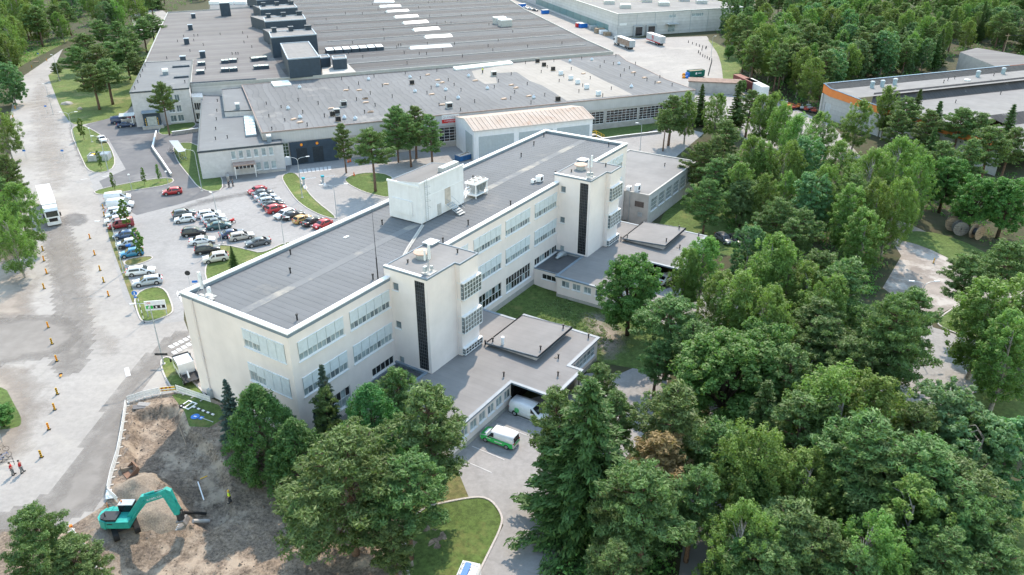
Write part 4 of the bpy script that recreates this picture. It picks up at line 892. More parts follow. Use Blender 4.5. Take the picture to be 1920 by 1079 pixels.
for (x, y, zz, nm) in ((620,180,8.02,0),(1045,620,LZ,1)):
    c = FL(360+x/7.195, 180+y/7.195, zz); v = part('vent_box', MB().box((c[0]-.5,c[1]-.5,zz),(c[0]+.5,c[1]+.5,zz+1.3)), M_flash, lo); part('vent_cap', MB().box((c[0]-.55,c[1]-.55,zz+1.303),(c[0]+.55,c[1]+.55,zz+1.7)), M_coping, v)
# porch of the factory office
pc = part('porch', MB().box((-7.9,-6.4,3.0),(-2.9,-3.55,3.2)), mat('rusty_porch_roof', (0.27,0.17,0.14), .8, scale=1.2, col2=(0.42,0.33,0.28)), lo)
for x in (-7.7, -3.2):
    part('post', MB().box((x,-6.3,-.2),(x+.15,-6.15,3.0)), M_white, pc)
mb = MB(); mb.box((-7.5,-6.2,2.3),(-3.3,-6.12,2.98)); part('glazing', mb, M_dark, pc); mb = MB()
for k in range(6): mb.box((-7.55+.84*k,-6.24,2.25),(-7.45+.84*k,-6.205,3.0))
part('frame', mb, M_white, pc)
part('planter_wall', MB().box((-9.8,-7.2,-.2),(-9.2,-4.2,1.1)), M_stone, lo); part('step', MB().box((-2.6,-4.3,-.2),(4.0,-3.6,.5)), M_conc, lo)

# ---- main factory with its long roofs
fac = root('main_factory', FO, FYAW, 'vast flat factory roof with rows of white skylights and navy plant towers', 'factory')
MZ = 9.6
fe = [FL(606,141,MZ), FL(700,133,MZ), FL(900,117,MZ), FL(1150,97,MZ), FL(1100,75,MZ), FL(1040,45,MZ), FL(985,18,MZ), FL(925,-20,MZ), FL(880,-50,MZ), FL(470,-30,MZ), FL(467,14,MZ), FL(314,23,MZ), FL(271,117,MZ), FL(361,113,MZ), FL(357,158,MZ), FL(480,150,MZ)]
mf = walls(fac, fe, -.5, MZ-.3, M_panel)
part('roof', flat_sheet(fe, MZ-.28), M_froof, fac)
br = [FL(540,146,MZ), FL(513,107,MZ), FL(498,70,MZ), FL(488,40,MZ), FL(480,10,MZ), FL(467,15,MZ), FL(315,24,MZ), FL(272,117,MZ), FL(361,113,MZ), FL(358,157,MZ), FL(480,149,MZ)]
part('brown_roof', flat_sheet(br, MZ-.27), M_broof, fac)
part('parapet', coping_loop(fe, .25, MZ-.9, MZ+.05, .06), mat('parapet_sheet', (0.36,0.37,0.37), .6, var=.06), fac)
part('parapet_cap', coping_loop([FL(357,157.5,MZ), FL(480,149.5,MZ), FL(480,148.5,MZ), FL(357.3,156.5,MZ)], .1, MZ+.06, MZ+.25, .12), M_navy, fac)
sm = MB()                                    # welted bay joints
for t0 in range(66, 330, 8):
    big = (t0-66) % 24 == 8
    a = np.array([33.0+.06*(t0-57), t0-.06*15]); b = np.array([124.0+.14*(t0-57), t0+.06*60]); dd = b-a; dd /= np.linalg.norm(dd); nn = np.array([-dd[1], dd[0]])*(.22 if big else .07); h = .22 if big else .05
    sm.prism([tuple(a-nn), tuple(b-nn), tuple(b+nn), tuple(a+nn)], MZ-.275, MZ-.28+h)
part('roof_joint', sm, mat('pale_joint_felt', (0.34,0.345,0.35), .9, var=.1), fac)['kind'] = 'stuff'
zz_ = lambda x, y: (480+x/2.998, y/2.998)
SKY = [((660,12),(775,12),4),((697,40),(818,35),4),((740,70),(865,62),4),((785,100),(917,92),4),((835,134),(973,124),4),((892,173),(1037,162),4),((955,213),(1107,204),4),((868,275),(1105,260),3)]
for a, b, w in SKY:
    A = np.array(FL(*zz_(*a), MZ)); B = np.array(FL(*zz_(*b), MZ)); d = (B-A)/np.linalg.norm(B-A); n = np.array([-d[1], d[0]])*w
    mb = MB(); q = [A, B, B+n, A+n]; mb.v = [(*p, MZ-.26) for p in q] + [(*(A+n*.5+d*.4), MZ+.65), (*(B+n*.5-d*.4), MZ+.65)]
    mb.f = [(0,1,5,4),(1,2,5),(2,3,4,5),(3,0,4)]; part('skylight', mb, M_sky, fac)
A = np.array(FL(*zz_(397,302), MZ)); B = np.array(FL(*zz_(722,279), MZ)); d = (B-A); Ln = np.linalg.norm(d); d /= Ln; n = np.array([-d[1], d[0]])*3.6
for k in range(7):
    a = A+d*(Ln*k/7+.15); b = A+d*(Ln*(k+1)/7-.15)
    mb = MB(); mb.prism([tuple(a),tuple(b),tuple(b+n),tuple(a+n)], MZ-.26, [MZ+.9,MZ+.9,MZ+1.3,MZ+1.3]); s_ = part('skylight', mb, M_navy, fac)
    mb = MB(); mb.prism([tuple(a+d*.1+n*.05),tuple(b-d*.1+n*.05),tuple(b-d*.1+n*.95),tuple(a+d*.1+n*.95)], MZ+.95, [MZ+1.0,MZ+1.0,MZ+1.42,MZ+1.42]); part('pane', mb, M_sky, s_)
# small twin roof lights on the brown roof
for x, y in ((1135,150),(1125,275),(365,330),(460,330)):
    pass
for (x, y) in ((378,121),(376,137),(422,117),(437,115.5),(422,133),(438,132),(481,112),(494,111),(483,128),(497,127),(478,113)):
    c = FL(x, y, MZ); b = part('roof_light', MB().box((c[0]-1.2,c[1]-1.2,MZ-.26),(c[0]+1.2,c[1]+1.2,MZ+.75)), M_navy, fac)
    for sx in (-1, 1): part('pane', MB().box((c[0]+sx*.6-.5,c[1]-1.0,MZ+.753),(c[0]+sx*.6+.5,c[1]+1.0,MZ+.83)), M_skyb, b)
# navy plant towers
def tower_box(px4, zt, m=None, zb=MZ-.26):
    q = [FL(*p, zt) for p in px4]
    t = part('plant_tower', MB().prism(q, zb, zt, False), M_navy, fac); part('roof', flat_sheet([tuple(np.array(p)*.985+np.mean(q,0)*.015) for p in q], zt+.02), M_wroof, t)
    part('parapet', coping_loop(q, .3, zt-.1, zt+.25, .04), M_navycap, t); return t, q
tower_box([(539.5,112.3),(599.3,107.7),(579,79),(525.6,82.7)], 15)
CH = []
for (a, b, c, d) in ([(508,71.6),(593.7,65.3),(585.4,55),(504,61)], [(496.4,41.7),(573.5,36.8),(568,27.8),(494.3,34)], [(488,18.8),(557.6,14.6),(552,8.3),(486,12.5)], [(481,1),(545,-3),(540,-9),(479,-5)]):
    t, q = tower_box([a, b, c, d], 16)
    q = [np.array(p) for p in q]
    for f in (.12, .5, .9):
        p = q[3]*(1-f)+q[2]*f; s_ = 1.0 if f > .8 else .75
        c_ = part('chimney', MB().box((p[0]-s_,p[1]-1.6,15.5),(p[0]+s_,p[1]+.2,17.3)), M_navy, t); part('chimney_cap', MB().box((p[0]-s_-.2,p[1]-1.8,17.303),(p[0]+s_+.2,p[1]+.4,17.6)), M_navy, c_)
    # narrower link roof running to the next tower
    a0 = q[3]+(q[2]-q[3])*.2; a1 = q[3]+(q[2]-q[3])*.78; n = np.array([-(q[2]-q[3])[1], (q[2]-q[3])[0]]); n = n/np.linalg.norm(n)*26
    l = part('link_duct', MB().prism([tuple(a0),tuple(a1),tuple(a1+n),tuple(a0+n)], MZ-.26, 13.6, False), M_navy, fac); part('roof', flat_sheet([tuple(a0),tuple(a1),tuple(a1+n),tuple(a0+n)], 13.62), M_wroof, l)
tower_box([(601,110),(619,108),(615,103),(599,104.5)], 12.6); tower_box([(624,112),(650,110),(648,104.5),(622,106.5)], 12.9)
part('walkway', MB().prism([FL(605,141,MZ),FL(668,136,MZ),FL(652,120,MZ),FL(603,124,MZ)], MZ-.25, MZ+.05), M_plinth, fac)
for (x, y, h) in ((424,24,5.5),(363,28.5,1.6),(357.5,50.5,1.8),(350.5,77,1.8),(380.5,102,1.8),(343.5,108,1.2)):
    c = FL(x, y+5, MZ); w = 2.2 if h > 3 else .9
    b = part('vent_box', MB().box((c[0]-w,c[1]-w*.8,MZ-.26),(c[0]+w,c[1]+w*.8,MZ+h)), M_navy, fac); part('vent_cap', MB().box((c[0]-w-.1,c[1]-w*.8-.1,MZ+h+.003),(c[0]+w+.1,c[1]+w*.8+.1,MZ+h+.2)), M_navycap, b)
for x, y in ((1370,122),(1400,135)):
    c = FL(480+x/2.998, y/2.998+3, MZ); b = part('roof_unit', MB().box((c[0]-2.5,c[1]-2,MZ-.26),(c[0]+2.5,c[1]+2,MZ+2.2)), M_metal, fac); part('unit_cap', MB().box((c[0]-2.6,c[1]-2.1,MZ+2.203),(c[0]+2.6,c[1]+2.1,MZ+2.6)), M_coping, b)
rng = random.Random(11)
for k in range(46):
    t0 = rng.uniform(66, 230); s0 = rng.uniform(36, 118)+.06*(t0-57); vent_post(fac, s0, t0, MZ-.28, 1.0)
for k in range(26):
    t0 = rng.choice([70,82,94,106,118,130,142,154]); s0 = rng.uniform(-24, 8)+.06*(t0-57)
    if s0 < -11 and t0 < 105: continue
    vent_post(fac, s0, t0, MZ-.27, .9)

# ---- dock building at the left
DZ = 9.9; dol = [FL(243,174,DZ), FL(354,165.5,DZ), FL(361,113,DZ), FL(271,118,DZ)]
dk = root('dock_building', FO, FYAW, 'pale grey three-storey block with a dark loading dock, left of the factory', 'building')
dF0 = None
dh = {0: [(9.2,10.9,6.4,8.4),(11.3,12.7,6.4,8.4),(9.2,10.9,3.3,5.3),(11.3,12.7,3.3,5.3),(9.2,10.9,.6,2.5),(11.2,12.9,.6,2.5)]}
dff = walls(dk, dol, -.3, DZ-.02, M_brick, dh)
for h in dh[0]: grid_window(dk, dff[0][0], *h, 2, 1, d=-.12, gm=M_glass, fw=.1)
part('roof', flat_sheet(dol, DZ), M_lroof, dk); part('roof_edge', coping_loop(dol, .25, DZ-.3, DZ+.12, .1), M_dedge, dk)
for x, y in ((378,180),(345,250),(315,325),(280,405),(240,490),(915,405)): vent_post(dk, *FL(220+x/7.195, 100+y/7.195, DZ), DZ, .9)
for x, y, w in ((860,187,2.6),(865,330,2.1)):
    c = FL(220+x/7.195, 100+y/7.195, DZ); part('roof_light', MB().box((c[0]-w,c[1]-.7,DZ),(c[0]+w,c[1]+.7,DZ+.5)), M_navy, dk)
c = FL(220+655/7.195, 100+290/7.195, DZ); b = part('vent_box', MB().box((c[0]-.8,c[1]-.8,DZ),(c[0]+.8,c[1]+.8,DZ+1.0)), M_flash, dk); part('vent_cap', MB().box((c[0]-.85,c[1]-.85,DZ+1.003),(c[0]+.85,c[1]+.85,DZ+1.8)), M_coping, b)
dF = dff[0][0]
mb = MB(); dF.box(mb, 2.2, 6.6, 0, 4.4, .003, 3.2); ld = part('loading_dock', mb, M_navy, dk)
mb = MB(); dF.box(mb, 3.1, 5.7, .9, 3.4, 3.203, 3.25); part('dock_door', mb, mat('pale_door', (0.42,0.44,0.43), .6), ld)
mb = MB(); dF.box(mb, 2.0, 6.8, 4.4, 4.6, .003, 3.6); part('canopy', mb, M_flash, ld)
for a in (2.65, 5.85):
    mb = MB()
    for k in range(4): dF.box(mb, a, a+.2, 1.0+.55*k, 1.3+.55*k, 3.203, 3.26)
    part('bumper_marking', mb, M_yellow, ld)
mb = MB(); dF.box(mb, 1.6, 7.2, -.1, .85, .9, 3.9); part('ramp_kerb', mb, M_conc, dk)
pcx = FL(240,194,3); part('porch_roof', MB().box((dol[0][0]-4.4,dol[0][1]+2,2.8),(dol[0][0]-.3,dol[0][1]+6,3.0)), M_metal, dk)
part('porch_post', MB().box((dol[0][0]-1.2,dol[0][1]+2.1,-.1),(dol[0][0]-.95,dol[0][1]+2.35,2.8)), M_white, dk); part('porch_wall', MB().box((dol[0][0]-4.3,dol[0][1]+5.5,-.1),(dol[0][0]-.3,dol[0][1]+5.8,1.3)), M_brick, dk)
# glazed link between dock building and factory office
lk = root('glazed_link', FO, FYAW, 'dark glazed stair link between the dock block and the factory office', 'link building')
lko = [(-14.6,52.5),(-11.5,51.0),(-11.5,57.3),(-14.6,57.3)]; lff = walls(lk, lko, -.2, 7.2, M_brick, {0: [(.3,3.2,.6,2.6),(.3,3.2,3.4,5.6)]})
for h in ((.3,3.2,.6,2.6),(.3,3.2,3.4,5.6)): grid_window(lk, lff[0][0], *h, 4, 1, d=-.1, gm=M_dark, fw=.1, sill=False)
part('roof', flat_sheet(lko, 7.21), M_flash, lk)

# ---- white shed with the rust-stained roof
sh = root('white_shed', FW(48.6,-14.8,0), FYAW, 'white metal shed with a rust-stained pale roof against the factory hall', 'shed')
SW, SD = 32.8, 14.6
mb = MB(); mb.add([(0,0,-.5),(SW,0,-.5),(SW,0,7.9),(0,0,7.9)], [(0,1,2,3)]); part('wall', mb, M_corr, sh)
mb = MB(); mb.add([(0,SD,-.5),(0,0,-.5),(0,0,7.9),(0,6.6,9.3),(0,SD,7.9)], [(0,1,2,3,4)]); part('gable_wall', mb, M_corry, sh); mb = MB(); mb.add([(SW,0,-.5),(SW,SD,-.5),(SW,SD,7.9),(SW,6.6,9.3),(SW,0,7.9)], [(0,1,2,3,4)]); part('gable_wall', mb, M_corry, sh)
mb = MB(); mb.add([(-.3,-.35,7.87),(SW+.3,-.35,7.87),(SW+.3,6.6,9.36),(-.3,6.6,9.36),(-.3,SD,7.9),(SW+.3,SD,7.9)], [(0,1,2,3),(3,2,5,4)]); part('roof', mb, M_rusty, sh)
for k in range(27): pass
mb = MB()
for k in range(28): x = .2+k*1.2; mb.add([(x-.03,-.34,7.89),(x+.03,-.34,7.89),(x+.03,6.6,9.40),(x-.03,6.6,9.40),(x,-.34,7.95),(x,6.6,9.46)], [(0,4,5,3),(4,1,2,5)])
part('roof_seam', mb, M_rusty, sh)['kind'] = 'stuff'
part('gutter', MB().box((-.3,-.5,7.72),(SW+.3,-.36,7.86)), M_conc, sh)
gp = mat('blue_grey_panel', (0.38,0.43,0.46), .6, var=.05, stripe=(0,.35,.07,0))
for a0, a1 in ((1.2,10.6),(12.0,21.3),(22.6,31.9)): part('door_panel', MB().box((a0,-.07,.3),(a1,-.003,6.2)), gp, sh)
part('side_panel', MB().box((-.07,1.2,.3),(-.003,6.4,6.4)), gp, sh); part('drain_pipe', MB().tube([(.4,-.12,7.7),(.4,-.12,0)], .07, 6), M_coping, sh)

# ---- far concrete warehouse
wh = root('warehouse', (0,0,0), 0, 'pale concrete panel warehouse with roof ventilators at the far truck yard', 'warehouse')
wo_ = [(49.5,377.8),(115,404),(70,560),(-2,556)]
wf = walls(wh, wo_, -.3, 10.4, M_panel, {0: [(28,32,7.4,8.9),(41,47.5,7.4,8.9)]})
for h in ((28,32,7.4,8.9),(41,47.5,7.4,8.9)): grid_window(wh, wf[0][0], *h, 6, 1, d=-.1, gm=M_curt, sill=False)
part('roof', flat_sheet(wo_, 10.42), M_wroof, wh); part('roof_edge', coping_loop(wo_, .3, 10.1, 10.6, .15), M_metal, wh)
for a in (8.5, 15.4):
    mb = MB(); wf[0][0].box(mb, a, a+5.4, 0, 4.9, .003, 1.2); d = part('dock_shelter', mb, mat('grey_shelter', (0.36,0.38,0.40), .7), wh); mb = MB(); wf[0][0].box(mb, a+.9, a+4.5, .3, 4.2, 1.203, 1.25); part('dock_door', mb, M_dark, d)
mb = MB(); wf[0][0].box(mb, 26.5, 32.5, 4.6, 4.9, .003, 2.8); part('canopy', mb, M_metal, wh); mb = MB(); wf[0][0].box(mb, 28, 31.6, 1, 4.2, .02, .25); part('dock_door', mb, M_curt, wh)
mb = MB(); wf[3][0].box(mb, 60, 175, 1.0, 4.2, .003, .1); part('glass_band', mb, mat('teal_glass', (0.16,0.28,0.29), .3, stripe=(0,3,.2,0)), wh)
for k in range(6): mb = MB(); wf[0][0].box(mb, .3+10*k, .45+10*k, 0, 10.3, .003, .12); part('drain_pipe', mb, M_metal, wh)
mb = MB(); wf[0][0].box(mb, 1.2, 5.0, 5.2, 6.2, .003, .08); part('name_board', mb, M_white, wh)
for x, y in ((400,75),(232,32),(620,12),(800,50),(1190,28),(1010,2)):
    p = G(1100+x/5.535, y/5.535+2, 10.4); v = part('roof_ventilator', MB().box((p[0]-2.6,p[1]-2.2,10.42),(p[0]+2.6,p[1]+2.2,12.0)), M_metal, wh); part('cap', MB().prism([(p[0]-2.3,p[1]-1.9),(p[0]+2.3,p[1]-1.9),(p[0]+2.3,p[1]+1.9),(p[0]-2.3,p[1]+1.9)], 12.003, 12.4), M_coping, v)

# ---- orange-banded hall at the right
oa = np.array([69.,26.8]); oa /= np.linalg.norm(oa); OYAW = math.atan2(oa[1], oa[0])
og = root('orange_hall', (95.6,237.6,0), OYAW, 'long concrete hall with an orange fascia and stepped grey roof among the trees', 'industrial hall')
OL, OW, OZ = 150.0, 62.0, 7.9
mb = MB(); wall_holes(mb, (0,0,0), (0,-1,0), 0, OW, -2.2, 5.3, [(1.6,4.2,-1.7,2.9)], (-1,0,0)); part('wall', mb, mat('concrete_hall_panel', (0.42,0.42,0.42), .9, var=.06, stripe=(2,1.4,.12,0)), og)
mb = MB(); mb.box((.1,-4.1,-1.8),(.2,-1.7,2.9)); part('door', mb, M_metal, og)
for k in range(5): part('pilaster', MB().box((-.35,-.5-12*k,-2.2),(-.003,-12*k+.1,5.3)), M_plinth, og)
prof = [0, -3, -9, -20, -40, -OW]; top = [8.2, 7.3, 7.0, 6.4, 6.2, 6.2]; bot = [5.6, 5.0, 4.9, 4.5, 4.4, 4.4]
mb = MB()
for i in range(5): mb.add([(-.25,prof[i],bot[i]),(-.25,prof[i+1],bot[i+1]),(-.25,prof[i+1],top[i+1]),(-.25,prof[i],top[i])], [(3,2,1,0)])
mb.add([(-.25,.1,5.6),(OL,.1,5.6),(OL,.1,8.2),(-.25,.1,8.2)], [(0,1,2,3),(3,2,1,0)]); part('fascia', mb, M_orange, og)
mb = MB()
for i in range(5): mb.add([(-.35,prof[i],top[i]),(-.35,prof[i+1],top[i+1]),(.15,prof[i+1],top[i+1]),(.15,prof[i],top[i]),(-.35,prof[i],top[i]+.15),(-.35,prof[i+1],top[i+1]+.15),(.15,prof[i+1],top[i+1]+.15),(.15,prof[i],top[i]+.15)], [(4,5,6,7),(0,1,5,4),(3,2,6,7),(4,7,6,5),(4,5,1,0)])
mb.box((-.35,-.2,8.2),(78,.2,8.35)); part('coping', mb, mat('blue_coping', (0.20,0.33,0.45), .5), og)
mb = MB(); mb.add([(0,-.2,8.15),(OL,-.2,8.15),(OL,-2.8,6.9),(0,-2.8,6.9)], [(0,1,2,3),(3,2,1,0)]); part('parapet', mb, mat('ribbed_upstand', (0.17,0.175,0.18), .8, var=.08, stripe=(0,.5,.25,0)), og)
part('roof', flat_sheet([(0,-2.8),(OL,-2.8),(OL,-14),(9,-14),(0,-14)], 6.9), M_wroof, og)
mb = MB(); mb.add([(8,-12,7.3),(OL,-12,7.3),(OL,-16,4.6),(12,-16,4.6),(3,-16.5,4.7)], [(3,2,1,0),(0,3,4)]); part('dark_step', mb, mat('dark_streaked_step', (0.075,0.075,0.08), .9, scale=.3, col2=(0.055,0.055,0.06), stripe=(0,1.3,.3,1.5), blotch=(0.25,.62,(0.30,0.29,0.28),.7)), og)
part('lower_roof', flat_sheet([(0,-15),(OL,-15),(OL,-40),(0,-40)], 4.6), M_wroof, og)
mb = MB(); mb.add([(22,-39,5.6),(OL,-39,5.6),(OL,-43,3.4),(26,-43,3.4)], [(3,2,1,0)]); part('dark_step', mb, _mats['dark_streaked_step'], og); part('lower_roof', flat_sheet([(0,-42),(OL,-42),(OL,-OW),(0,-OW)], 3.4), M_wroof, og)
for (x, y) in ((14,-5),(18,-5),(23.5,-4.5),(58,-5),(70,-4.5)):
    v = part('roof_ventilator', MB().tube([(x,y,6.9),(x,y,8.6)], .6, 10), mat('blue_grey_metal', (0.30,0.40,0.46), .5), og); part('cap', MB().tube([(x,y,8.62),(x,y,8.9)], [.75,.5], 10), M_metal, v)
for (x, y, z) in ((44,-6,6.9),(48,-5,6.9),(40,-8,6.9),(64,-6,6.9),(30,-22,4.6),(52,-19,4.6),(68,-26,4.6),(75,-33,4.6),(90,-20,4.6)): vent_post(og, x, y, z, 1.0)
part('roof_light', MB().disc((50,-8,7.1), .9, (0,0,1), .4, 14), M_sky, og)
for a in ((56,-11.6),(66,-38.5)):
    mb = MB()
    for k in range(7): mb.tube([(a[0]-.4,a[1]-.5*k,7.4-.36*k-(1.7 if a[1] < -30 else 0)),(a[0]+.4,a[1]-.5*k,7.4-.36*k-(1.7 if a[1] < -30 else 0))], .05, 4)
    part('roof_ladder', mb, M_dkmetal, og)
fb = root('far_hall', (0,0,0), 0, 'brown-roofed low building beyond the orange-banded hall at the wood edge', 'building')
fo_ = [tuple(G(*p, 6)[:2]) for p in ((1800,98),(1832,90),(2000,118),(2000,160),(1880,130))]
walls(fb, fo_, -2.5, 6, M_conc); part('roof', flat_sheet(fo_, 6.01), M_broof, fb)
# white building beyond the factory, at the top edge
vb = root('pale_rear_building', (0,0,0), 0, 'pale roofed rear building with rooftop pipes behind the brown factory roof', 'building')
vo = [tuple(G(*p, 9)[:2]) for p in ((393,18),(470,12),(466,-14),(395,-4))]; walls(vb, vo, -.3, 9, M_panel); part('roof', flat_sheet(vo, 9.01), M_lroof, vb)
for k in range(3): p = G(405+24*k, 8, 9); part('roof_unit', MB().box((p[0]-3,p[1]-2,9.02),(p[0]+3,p[1]+2,10.6)), M_coping, vb)
# ================================================================= TREES
def np_mesh(name, V, F, tint=None):
    me = bpy.data.meshes.new(name); V = np.asarray(V, np.float32); F = np.asarray(F, np.int32); k = F.shape[1]
    me.vertices.add(len(V)); me.vertices.foreach_set('co', V.ravel())
    me.loops.add(F.size); me.loops.foreach_set('vertex_index', F.ravel())
    me.polygons.add(len(F)); me.polygons.foreach_set('loop_start', np.arange(0, F.size, k, dtype=np.int32))
    try: me.polygons.foreach_set('loop_total', np.full(len(F), k, np.int32))
    except Exception: pass
    me.update(calc_edges=True)
    if tint is not None:
        at = me.attributes.new('tint', 'FLOAT', 'FACE'); at.data.foreach_set('value', np.asarray(tint, np.float32))
    return me
class Crown:
    """Leaf sprays spread through a crown's volume."""
    def __init__(s, seed): s.r = np.random.RandomState(seed); s.P = []; s.T = []
    def clump(s, c, rad, n, size, aspect=1.8, out=0.9, up=0.35, tint=None, droop=0.0, axis=None):
        r = s.r; c = np.array(c, float); rad = np.array(rad if hasattr(rad, '__len__') else (rad,)*3, float)
        d = r.normal(size=(n,3)); d /= np.linalg.norm(d, axis=1)[:,None]
        q = d*(r.uniform(0.25, 1.0, n)**0.5)[:,None]
        pos = c + q*rad
        nrm = d*out + r.normal(size=(n,3))*0.55 + np.array([0,0,up]); nrm /= np.linalg.norm(nrm, axis=1)[:,None]
        if axis is None:
            t = d*0.5 + r.normal(size=(n,3))*0.9 + np.array([0,0,-droop])
        else: t = np.array(axis)[None,:] + r.normal(size=(n,3))*0.5 + np.array([0,0,-droop])
        t -= (t*nrm).sum(1)[:,None]*nrm; t /= np.linalg.norm(t, axis=1)[:,None]+1e-9
        b = np.cross(nrm, t); sz = size*r.uniform(0.65, 1.35, n)[:,None]
        a1 = t*sz*aspect*0.5; b1 = b*sz*0.5
        s.P.append(np.stack([pos-a1, pos+b1-a1*0.1, pos+a1, pos-b1-a1*0.1], 1))
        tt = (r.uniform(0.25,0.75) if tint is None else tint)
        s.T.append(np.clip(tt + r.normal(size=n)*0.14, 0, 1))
    def mesh(s, name):
        P = np.concatenate(s.P); n = len(P)
        return np_mesh(name, P.reshape(-1,3), np.arange(n*4).reshape(n,4), np.concatenate(s.T))
M_pine = leafmat('pine_needles', (0.125, 0.190, 0.066), 0.28)
M_pined = leafmat('stone_pine_needles', (0.088, 0.186, 0.055), 0.28)
M_spruce = leafmat('spruce_needles', (0.070, 0.126, 0.036), 0.22)
M_bspruce = leafmat('blue_spruce_needles', (0.065, 0.105, 0.085), 0.15)
M_birch = leafmat('birch_leaves', (0.165, 0.252, 0.068), 0.38)
M_broad = leafmat('broad_leaves', (0.120, 0.228, 0.062), 0.36)
M_aspen = leafmat('aspen_leaves', (0.135, 0.235, 0.105), 0.36)
M_willow = leafmat('willow_leaves', (0.18, 0.26, 0.11), 0.36)
M_yellowp = leafmat('yellowing_needles', (0.265, 0.205, 0.085), 0.25)
M_barkp = mat('pine_bark', (0.15, 0.10, 0.076), 0.95, var=0.25, scale=3, bump=0.6)
M_barkd = mat('dark_bark', (0.085, 0.065, 0.05), 0.95, var=0.25, scale=3, bump=0.6)
M_barkb = mat('birch_bark', (0.42, 0.40, 0.36), 0.9, scale=4, col2=(0.10, 0.09, 0.08), bump=0.3)
def limb_path(a, b, sag, r, n=4):
    a, b = np.array(a, float), np.array(b, float)
    return [tuple(a*(1-t)+b*t+np.array([0,0,-sag*4*t*(1-t)])+r.normal(size=3)*0.05*(0 < t < 1)) for t in np.linspace(0, 1, n)]
def make_pine(seed, h, cw, base=0.42, dens=1.0, lean=0.0, leaf=0.105):
    r = np.random.RandomState(seed); c = Crown(seed); tr = MB()
    ph = r.uniform(0, 6.28); bend = lambda z: np.array([math.sin(z/h*2.2+ph)*0.35*z/h + lean*z, math.cos(z/h*1.7+ph)*0.35*z/h, z])
    zs = np.linspace(-0.4, h*0.97, 9); tr.tube([tuple(bend(max(z,0))*np.array([1,1,0])+np.array([0,0,z])) for z in zs], [0.019*h*(1-0.86*max(z,0)/h)+0.02 for z in zs], 8)
    nl = int(40*dens); z0 = h*base
    for k in range(nl):
        f = (k+r.uniform(-.4,.4))/nl; f = min(max(f,0),1); z = z0+(h*0.97-z0)*f
        prof = math.sin(math.pi*min(0.98, 0.26+0.70*f))**0.75*(1.0 if f < .6 else 1.0-0.22*(f-.6)/.4)
        a = k*2.4+r.uniform(-.5,.5); L = cw*prof*r.uniform(0.60,1.14)
        p0 = bend(z); end = p0+np.array([math.cos(a)*L, math.sin(a)*L, L*(0.10+0.42*f)]); side = np.array([-math.sin(a), math.cos(a), 0])
        pth = limb_path(p0, end, 0.06*L, r); tr.tube(pth, [0.05+0.011*L*(1-t) for t in (0,.33,.66,.95)], 4, False)
        m = max(5, int(L*5.4)); lt = 0.34+0.3*r.rand()+0.12*f
        for j in range(m):
            t = 0.30+0.74*(j+r.uniform(0,.8))/m; q = p0*(1-t)+end*t+side*r.normal()*(.16*L*(1.25-t)+.22)+np.array([0,0,abs(r.normal())*.22-.06])
            s = r.uniform(0.24,0.48)*(0.75+0.08*cw)
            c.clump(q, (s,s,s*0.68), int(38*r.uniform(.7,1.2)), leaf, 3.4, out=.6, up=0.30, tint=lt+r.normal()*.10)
    for k in range(8): c.clump(bend(h*0.965)+r.normal(size=3)*np.array([.4,.4,.3]), (.45,.45,.4), 40, leaf, 3.4, up=.4)
    return tr, c
def make_dense_pine(seed, h, cw, leaf=0.11):
    r = np.random.RandomState(seed); c = Crown(seed); tr = MB(); tr.tube([(0,0,-.4),(0,0,h*.5),(0,0,h*.93)], [.02*h,.013*h,.03], 8)
    n = 520
    for k in range(n):
        f = (k+.5)/n; z = h*(0.05+0.93*f); prof = (1-f**2.2)**0.75*min(1, .55+f*2.2)
        a = k*2.399+r.uniform(-.3,.3); R = cw*prof*r.uniform(.62,1.06)
        q = np.array([math.cos(a)*R, math.sin(a)*R, z+r.normal()*.15]); s = r.uniform(.34,.62)*(.6+.13*cw)
        c.clump(q, (s*.75,s*.75,s), 56, leaf, 3.2, out=.7, up=.45, tint=.22+.56*r.rand(), axis=(math.cos(a)*.5, math.sin(a)*.5, 1.0))
        if k % 9 == 0: tr.tube([(0,0,max(.3,z-.5*R)), tuple(q)], [.06,.02], 4, False)
    return tr, c
def make_spruce(seed, h, cw, leaf=0.11, base=0.06):
    r = np.random.RandomState(seed); c = Crown(seed); tr = MB(); tr.tube([(0,0,-.4),(0,0,h*.5),(0,0,h*.99)], [.018*h,.011*h,.02], 8)
    n = int(h*10)
    for k in range(n):
        f = (k+r.rand())/n; z = h*(base+(1-base)*f); L = cw*(1-f)**0.82*r.uniform(.68,1.14)+.12; a = k*2.399+r.uniform(-.4,.4)
        end = np.array([math.cos(a)*L, math.sin(a)*L, z-0.22*L]); p0 = np.array([0,0,z]); tr.tube([tuple(p0), tuple((p0+end)/2+[0,0,-.05*L]), tuple(end)], [.035,.025,.01], 3, False)
        m = max(3, int(L*4.2)); ax = np.array([math.cos(a), math.sin(a), -.3]); side = np.array([-math.sin(a), math.cos(a), 0])
        for j in range(m):
            t = .12+.9*(j+.8)/m; q = p0*(1-t)+end*t+np.array([0,0,-.08*L*math.sin(min(t,1)*3.1)])+side*r.normal()*.16*L*(1.1-t); s = min(.16+.15*L*(1-t*.55), .5)
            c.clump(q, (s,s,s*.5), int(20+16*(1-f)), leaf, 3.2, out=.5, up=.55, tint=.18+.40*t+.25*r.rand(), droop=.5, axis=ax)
    return tr, c
